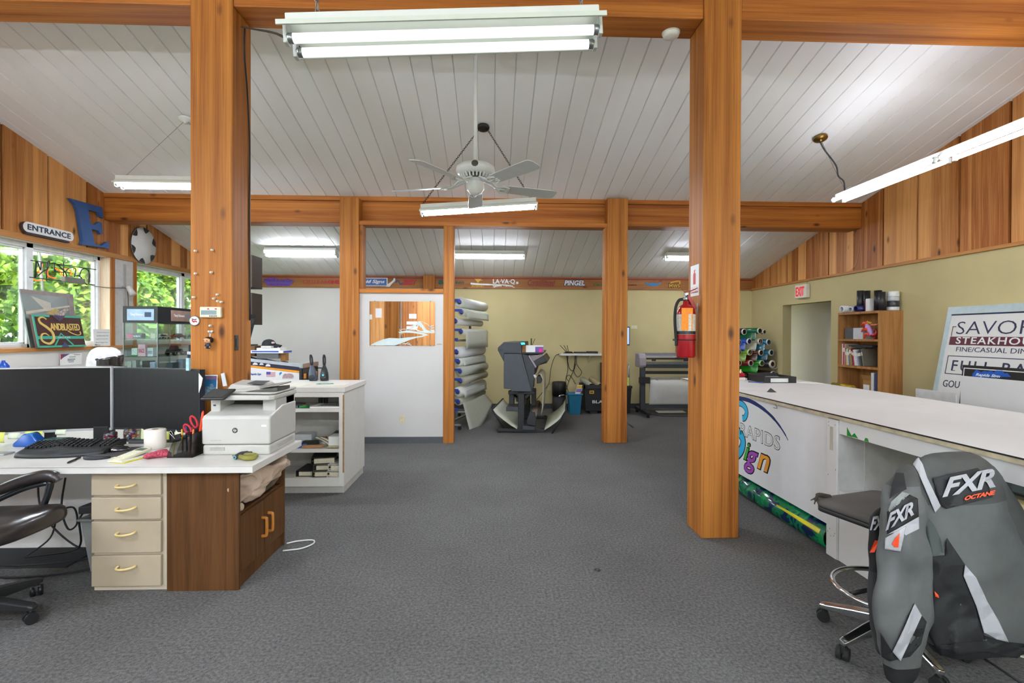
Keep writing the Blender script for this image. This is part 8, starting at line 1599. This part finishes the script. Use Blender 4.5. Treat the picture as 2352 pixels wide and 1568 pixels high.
# ================================================================ drafting stool
SC = V((1.905, 2.385, 0)); f_ = V((-.29, .957, 0)); r_ = V((.957, .29, 0))
t = thing('drafting_stool', 'grey padded drafting stool on a chrome base with a foot ring', 'stool', SC)
def caster(c, ang, parent, m=RUBBER):
    u = V((math.cos(ang), math.sin(ang), 0)); w = V((-u.y, u.x, 0)); k = MB()
    for s in (-1, 1): k.cyl(c + w*s*.006 + ZP*.029, c + w*s*.026 + ZP*.029, .029, n=18)
    k.tube([c + ZP*.035, c + ZP*.075], .009, 8).hexa([c + w*a + u*b + ZP*.03 for a, b in ((-.02,-.02),(.02,-.02),(.02,.012),(-.02,.012))], [c + w*a + u*b + ZP*.06 for a, b in ((-.018,-.014),(.018,-.014),(.018,.008),(-.018,.008))]); return k.build('caster', m, parent)
for k in range(5):
    a = R(124 + 72*k); u = V((math.cos(a), math.sin(a), 0)); w = V((-u.y, u.x, 0))
    MB().loft([[SC + u*q + w*s*hw + ZP*z for s, z in ((-1,z0),(1,z0),(1,z1),(-.6,z1+.008),(-1,z1))] for q, hw, z0, z1 in ((.03,.026,.095,.15),(.15,.024,.085,.125),(.28,.020,.070,.092),(.305,.016,.068,.085))], True, True, False).build('base_leg', CHROME, t, bev=.004)
    caster(SC + u*.292, a + .5, t)
MB().cyl(SC + ZP*.06, SC + ZP*.22, .035, n=20).cyl(SC + ZP*.2, SC + ZP*.60, .022, n=18).build('gas_column', BLACK, t)
MB().tube([SC + V((math.cos(a)*.232, math.sin(a)*.232, .278)) for a in [2*math.pi*i/48 for i in range(48)]], .0125, 10, True).build('foot_ring', CHROME, t)
for k in range(3):
    a = R(70 + 120*k); u = V((math.cos(a), math.sin(a), 0)); MB().tube([SC + u*.03 + ZP*.30, SC + u*.222 + ZP*.283], .011, 8).build('ring_strut', BLACK, t)
MB().cyl(SC + ZP*.27, SC + ZP*.33, .04, n=18).build('ring_hub', BLACK, t)
sc_c = V((1.945, 2.425, 0)); FAB = mat('#55504c', .95, var=.12, scale=300, bump=.3, bscale=600)
def rr(hw, hl, z, rad, n=6): 
    o = []
    for sx, sy, a0 in ((1,1,0),(-1,1,90),(-1,-1,180),(1,-1,270)):
        for k in range(n+1): a = R(a0 + 90*k/n); o.append(sc_c + r_*(sx*(hw-rad) + rad*math.cos(a)) + f_*(sy*(hl-rad) + rad*math.sin(a)) + ZP*z)
    return o
MB().loft([rr(.215,.215,.622,.05), rr(.235,.235,.632,.055), rr(.24,.24,.645,.06), rr(.235,.235,.660,.06), rr(.20,.20,.668,.06), rr(.10,.10,.670,.05)]).build('seat', FAB, t)
MB().loft([rr(.20,.20,.60,.04), rr(.232,.232,.605,.05), rr(.234,.234,.628,.055)]).build('seat_pan', BLACKM, t)
q = sc_c - r_*.215 + f_*.21 + ZP*.668; MB().tube([q + V((.06,.01,0)), q + V((.0,.005,.012)), q + V((-.02,-.005,.0)), q + V((-.035,-.01,-.03))], [.012,.012,.008,.003], 8, sub=3).tube([q + V((-.015,.0,.0)), q + V((-.045,.005,-.015))], [.006,.002], 6).build('knotted_tie', mat('#3a352c', .9), t)
bk = V((1.985, 2.19, 0)); MB().tube([sc_c + ZP*.61 - f_*.1, sc_c - f_*.23 + ZP*.61, bk + ZP*.70, bk + ZP*.82], .016, 8, sub=4).build('back_bar', BLACK, t)
MB().loft([[bk + r_*(.17*k*math.cos(a)) + f_*(.025*math.sin(a)) + ZP*z for a in [2*math.pi*i/20 for i in range(20)]] for k, z in ((.7,.74),(1,.78),(1,.92),(.7,.955))]).build('backrest', FAB, t)
# ================================================================ jacket hung over the stool's backrest
J = thing('riding_jacket', 'grey and black riding jacket lettered FXR and OCTANE hung over the stool back', 'jacket', (2.0, 2.15, .15))
GRY = mat('#555655', .6, var=.06, scale=30, bump=.25, bscale=500); DGY = mat('#3d3e3c', .65, var=.06, scale=30, bump=.25, bscale=500); JBK = mat('#141416', .7, bump=.2, bscale=500); LGY = mat('#a5a4a8', .6, var=.03); JOR = mat('#f0522a', .5)
JN = V((.40, -.92, 0))
def pring(xl, xr, py, yl, yr, hd, n=26, seed=0, fold=.012):
    a, b = at(xl, py, y=yl), at(xr, py, y=yr); b.z = a.z = (a.z+b.z)/2; c = (a+b)/2; h = (b-a)/2; o = []
    for i in range(n):
        an = 2*math.pi*i/n; cs, sn = math.cos(an), math.sin(an); p = c + h*(abs(cs)**.8*(1 if cs > 0 else -1)) + JN*(hd*sn)
        q = mnoise.noise(V((p.x*9 + seed + p.z*6, p.y*9, p.z*5 - p.x*4)))*fold - abs(mnoise.noise(V((p.x*13 + p.z*8, p.y*13 + seed, p.z*7 + 3 - p.x*6))))*fold*1.3 + fold*.35
        o.append(p + (p - c).normalized()*q)
    return o
def body(rows, name, mfn, seed=0, fold=.012, sub=1):
    rows2 = []
    for a, b in zip(rows[:-1], rows[1:]):
        n = max(1, int(abs(b[2]-a[2])/22))
        for k in range(n): rows2.append([lerp(x, y, k/n) for x, y in zip(a, b)])
    rows2.append(rows[-1]); zs = [r[2] for r in rows2]
    o = MB().loft([pring(*r, seed=seed, fold=fold) for r in rows2], True, True, True, lambda i, j: mfn(zs[i], j)).build(name, None, J, sub=sub)
    bm = bmesh.new(); bm.from_mesh(o.data); 
    for v in bm.verts: v.co += WL[o]
    bm.normal_update(); bv = BVHTree.FromBMesh(bm); bm.free(); return o, bv
tor, bvT = body([(2140,2205,1037,2.10,2.14,.006), (2106,2256,1047,2.08,2.15,.04), (2094,2276,1072,2.07,2.16,.062), (2098,2294,1120,2.06,2.16,.07), (2108,2310,1170,2.06,2.16,.075), (2124,2328,1250,2.06,2.15,.085), (2130,2352,1340,2.06,2.14,.09), (2134,2376,1420,2.06,2.13,.09), (2142,2384,1465,2.06,2.13,.085), (2152,2372,1492,2.07,2.12,.07), (2170,2350,1500,2.08,2.11,.03)], 'jacket_body', lambda z, j: DGY if z < 1140 else (GRY if z < 1462 else JBK), 1, .042)
slv, bvS = body([(2076,2092,1066,2.07,2.08,.008), (2062,2098,1080,2.05,2.07,.03), (2054,2104,1095,2.02,2.06,.042), (2050,2107,1110,2.0,2.05,.05), (2045,2109,1130,1.99,2.05,.055), (2036,2108,1190,1.98,2.04,.06), (2031,2112,1240,1.97,2.04,.06), (2025,2122,1300,1.97,2.04,.06), (2022,2128,1380,1.97,2.04,.06), (2023,2128,1430,1.97,2.04,.058), (2027,2114,1475,1.98,2.04,.052), (2028,2102,1520,1.99,2.04,.045), (2036,2090,1550,2.0,2.03,.04), (2048,2086,1568,2.0,2.03,.03)], 'left_sleeve', lambda z, j: DGY if z < 1100 else (JBK if z > 1505 else GRY), 5, .030)
flp, bvF = body([(2022,2060,1160,2.12,2.15,.01), (2000,2056,1182,2.10,2.15,.025), (1998,2050,1260,2.10,2.15,.03), (2002,2046,1350,2.10,2.15,.03), (2008,2046,1440,2.10,2.15,.03), (2014,2050,1490,2.10,2.14,.025), (2024,2048,1502,2.11,2.14,.01)], 'front_panel', lambda z, j: JBK if z < 1290 else mat('#2c2d2e', .7, bump=.2), 9, .018)
rsl, bvR = body([(2250,2278,1064,2.13,2.15,.01), (2262,2296,1095,2.12,2.15,.04), (2280,2328,1170,2.12,2.14,.05), (2298,2352,1250,2.11,2.13,.055), (2318,2370,1325,2.11,2.13,.05), (2336,2374,1350,2.11,2.12,.03)], 'right_sleeve', lambda z, j: DGY if z < 1235 else JBK, 12, .016)
def cast(px, py, bvs, off):
    d = (at(px, py, y=2.0) - EYE).normalized(); best = None
    for bv in bvs:
        h = bv.ray_cast(EYE, d)
        if h[0] is not None and (best is None or h[3] < best[1]): best = (h[0] - d*off, h[3])
    return best[0] if best else None
def decal(polys, m, name, parent, bvs, off=.008, cut=4):
    """a fabric patch sewn on the cloth under it"""
    q = MB()
    for L in polys:
        L = [(1840 + x/2.76, 1000 + y/2.76) for x, y in L]
        tr = tessellate_polygon([[V((x, y, 0)) for x, y in L]]); T = [[V((*L[i], 0)) for i in t_] for t_ in tr]
        for _ in range(cut): T = [s for a, b, c in T for ab, bc, ca in (((a+b)/2, (b+c)/2, (c+a)/2),) for s in ((a,ab,ca),(ab,b,bc),(ca,bc,c),(ab,bc,ca))]
        idx = {}; vs = []; fs = []
        for tri in T:
            f = []
            for p in tri:
                k = (round(p.x, 2), round(p.y, 2))
                if k not in idx: h = cast(p.x, p.y, bvs, off); idx[k] = len(vs) if h else -1; (vs.append(h) if h else None)
                f.append(idx[k])
            if min(f) >= 0 and len(set(f)) == 3:
                if (vs[f[1]]-vs[f[0]]).cross(vs[f[2]]-vs[f[0]]).dot(EYE-vs[f[0]]) < 0: f = f[::-1]
                if max((vs[f[i]]-vs[f[i-1]]).length for i in range(3)) < .06: fs.append(f)
        q.add(vs, fs, True)
    return q.build(name, m, parent, solid=.002) if q.f else None
def tdecal(s, quad, m, name, parent, bvs, bold=.04, off=.016, shear=.3):
    vs, fs = text_mesh(s, bold, shear, .95); x0 = min(v[0] for v in vs); x1 = max(v[0] for v in vs); y0 = min(v[1] for v in vs); y1 = max(v[1] for v in vs)
    Qd = [V((1840 + x/2.76, 1000 + y/2.76, 0)) for x, y in quad]; out = []; ok = True
    for v in vs:
        a, b = (v[0]-x0)/(x1-x0), (v[1]-y0)/(y1-y0); p = lerp(lerp(Qd[0], Qd[3], a), lerp(Qd[1], Qd[2], a), b); h = cast(p.x, p.y, bvs, off + (.0015 if v[2] > 0 else -.001)); out.append(h)
    fs = [f for f in fs if all(out[i] is not None for i in f)]; out = [o if o is not None else V((2,2.15,.5)) for o in out]
    MB().add(out, fs).build(name, m, parent)
decal([[(700,165),(745,140),(770,180),(800,270),(885,445),(850,490),(800,370),(740,230)]], LGY, 'shoulder_stripe', tor, [bvT])
lp_ = decal([[(835,270),(1120,205),(1165,260),(1215,390),(920,465),(880,440)]], JBK, 'logo_panel', tor, [bvT])
tdecal('FXR', [(895,392),(905,272),(1225,205),(1235,325)], LGY, 'logo_lettering', tor, [bvT], .035); tdecal('OCTANE', [(1035,412),(1040,384),(1232,345),(1236,372)], JOR, 'orange_lettering', tor, [bvT], .05)
decal([[(925,650),(1040,820),(1030,880),(1110,1060),(1160,1270),(1200,1370),(880,1395),(800,1250),(790,1000),(790,770),(910,760)]], JBK, 'black_side_panel', tor, [bvT], .005)
decal([[(750,455),(840,560),(890,662),(915,760),(790,770),(770,690)]], mat('#474d4a', .6), 'grey_side_panel', tor, [bvT], .004)
decal([[(1040,820),(1110,900),(1180,1050),(1250,1170),(1315,1308),(1240,1292),(1160,1250),(1110,1080),(1030,890)]], LGY, 'side_stripe', tor, [bvT], .012)
decal([[(1160,1265),(1240,1292),(1320,1310),(1500,1330),(1500,1430),(1300,1400),(1160,1370),(880,1395),(870,1330),(1160,1300)]], JBK, 'hem_band', tor, [bvT], .008)
decal([[(845,985),(870,1010),(875,1030),(850,1020)]], JOR, 'orange_tab', tor, [bvT], .009, 1)
decal([[(600,235),(650,238),(668,340),(610,365),(560,400),(575,310)]], JBK, 'shoulder_patch', slv, [bvS]); decal([[(552,470),(570,420),(640,355),(690,370),(560,485)]], mat('#7d807e', .6), 'light_band', slv, [bvS])
decal([[(545,485),(680,370),(740,400),(745,512),(545,625)]], JBK, 'black_band', slv, [bvS]); tdecal('FXR', [(535,605),(545,500),(708,415),(718,500)], LGY, 'sleeve_lettering', slv, [bvS], .035)
decal([[(545,628),(745,515),(748,590),(660,634),(640,600)]], LGY, 'pale_band', slv, [bvS], .011); decal([[(533,650),(665,572),(630,735),(530,720)]], LGY, 'emblem_patch', slv, [bvS], .013)
decal([[(534,705),(560,665),(625,618),(617,708),(590,708),(594,655),(575,690),(600,705)]], JOR, 'orange_emblem', slv, [bvS], .017, 3)
decal([[(720,1065),(765,1140),(630,1430),(580,1370),(650,1230)]], LGY, 'sleeve_stripe', slv, [bvS], .014); decal([[(503,1250),(580,1370),(630,1432),(765,1142),(795,1180),(760,1320),(690,1400),(560,1430),(510,1400)]], JBK, 'cuff_panel', slv, [bvS], .004)
tdecal('FXR', [(436,600),(445,515),(545,500),(548,600)], LGY, 'panel_lettering', flp, [bvF], .035); tdecal('R', [(434,742),(436,660),(528,670),(530,735)], JOR, 'panel_emblem', flp, [bvF], .06)
decal([[(1215,365),(1240,380),(1300,460),(1270,450),(1225,400)]], LGY, 'right_sleeve_stripe', rsl, [bvR])
# ================================================================ office chair at the left edge
OC = V((-2.69, 2.72, 0)); LEA = mat('#2c2726', .3, var=.1, coat=.2)
t = thing('office_chair', 'black leather office chair in front of the desk, cut off by the picture edge', 'office chair', OC)
for k in range(5):
    a = R(1 + 72*k); u = V((math.cos(a), math.sin(a), 0)); w = V((-u.y, u.x, 0)); MB().loft([[OC + u*q + w*s*hw + ZP*z for s, z in ((-1,z0),(1,z0),(1,z1),(-1,z1))] for q, hw, z0, z1 in ((.03,.035,.08,.15),(.18,.028,.075,.125),(.31,.024,.07,.10),(.33,.018,.07,.09))], True, True, False).build('base_leg', mat('#232426', .4), t, bev=.008); caster(OC + u*.305, a + .9, t, BLACK)
MB().cyl(OC + ZP*.08, OC + ZP*.46, .03, n=18).build('gas_column', BLACK, t); MB().box(OC.x-.14, OC.x+.14, OC.y-.1, OC.y+.1, .44, .485).build('mechanism', BLACK, t, bev=.01)
def seat_ring(hx_, hy_, z): return [OC + V((.08 + (hx_*abs(math.cos(a))**.55)*(1 if math.cos(a) > 0 else -1), (hy_*abs(math.sin(a))**.55)*(1 if math.sin(a) > 0 else -1), z + (.03*max(0, math.cos(a)) if z > .52 else 0))) for a in [2*math.pi*i/32 for i in range(32)]]
MB().loft([seat_ring(.23,.22,.465), seat_ring(.275,.26,.472), seat_ring(.29,.27,.49), seat_ring(.285,.265,.523), seat_ring(.25,.235,.54), seat_ring(.1,.1,.545)]).build('seat', LEA, t, sub=1)
MB().loft([[OC + V((-.30 - .05*(z-.6) - .05*k*math.sin(a)*.9, .25*k*math.cos(a), z)) for a in [2*math.pi*i/20 for i in range(20)]] for k, z in ((.7,.62),(1,.70),(1,1.0),(.85,1.12),(.5,1.15))]).build('backrest', LEA, t, sub=1)
for dy in (-.52, 0):
    g = lambda px, py: at(px, py, y=2.93) + V((0, dy, 0))
    MB().tube([g(-150,1160), g(-60,1140), g(0,1124), g(50,1105), g(98,1093), g(126,1096), g(134,1104)], [.022,.030,.032,.033,.032,.022], 12, sub=4).build('armrest', LEA, t)
    MB().tube([g(116,1104), g(113,1122), g(102,1155), g(82,1190), g(45,1216), g(-20,1236), g(-110,1245)], [.018,.017,.017,.018,.020,.022], 10, sub=4).tube([g(112,1108), g(60,1121), g(0,1146), g(-60,1178), g(-80,1225)], .013, 8, sub=4).build('arm_loop', mat('#1d1f22', .25, coat=.4), t)
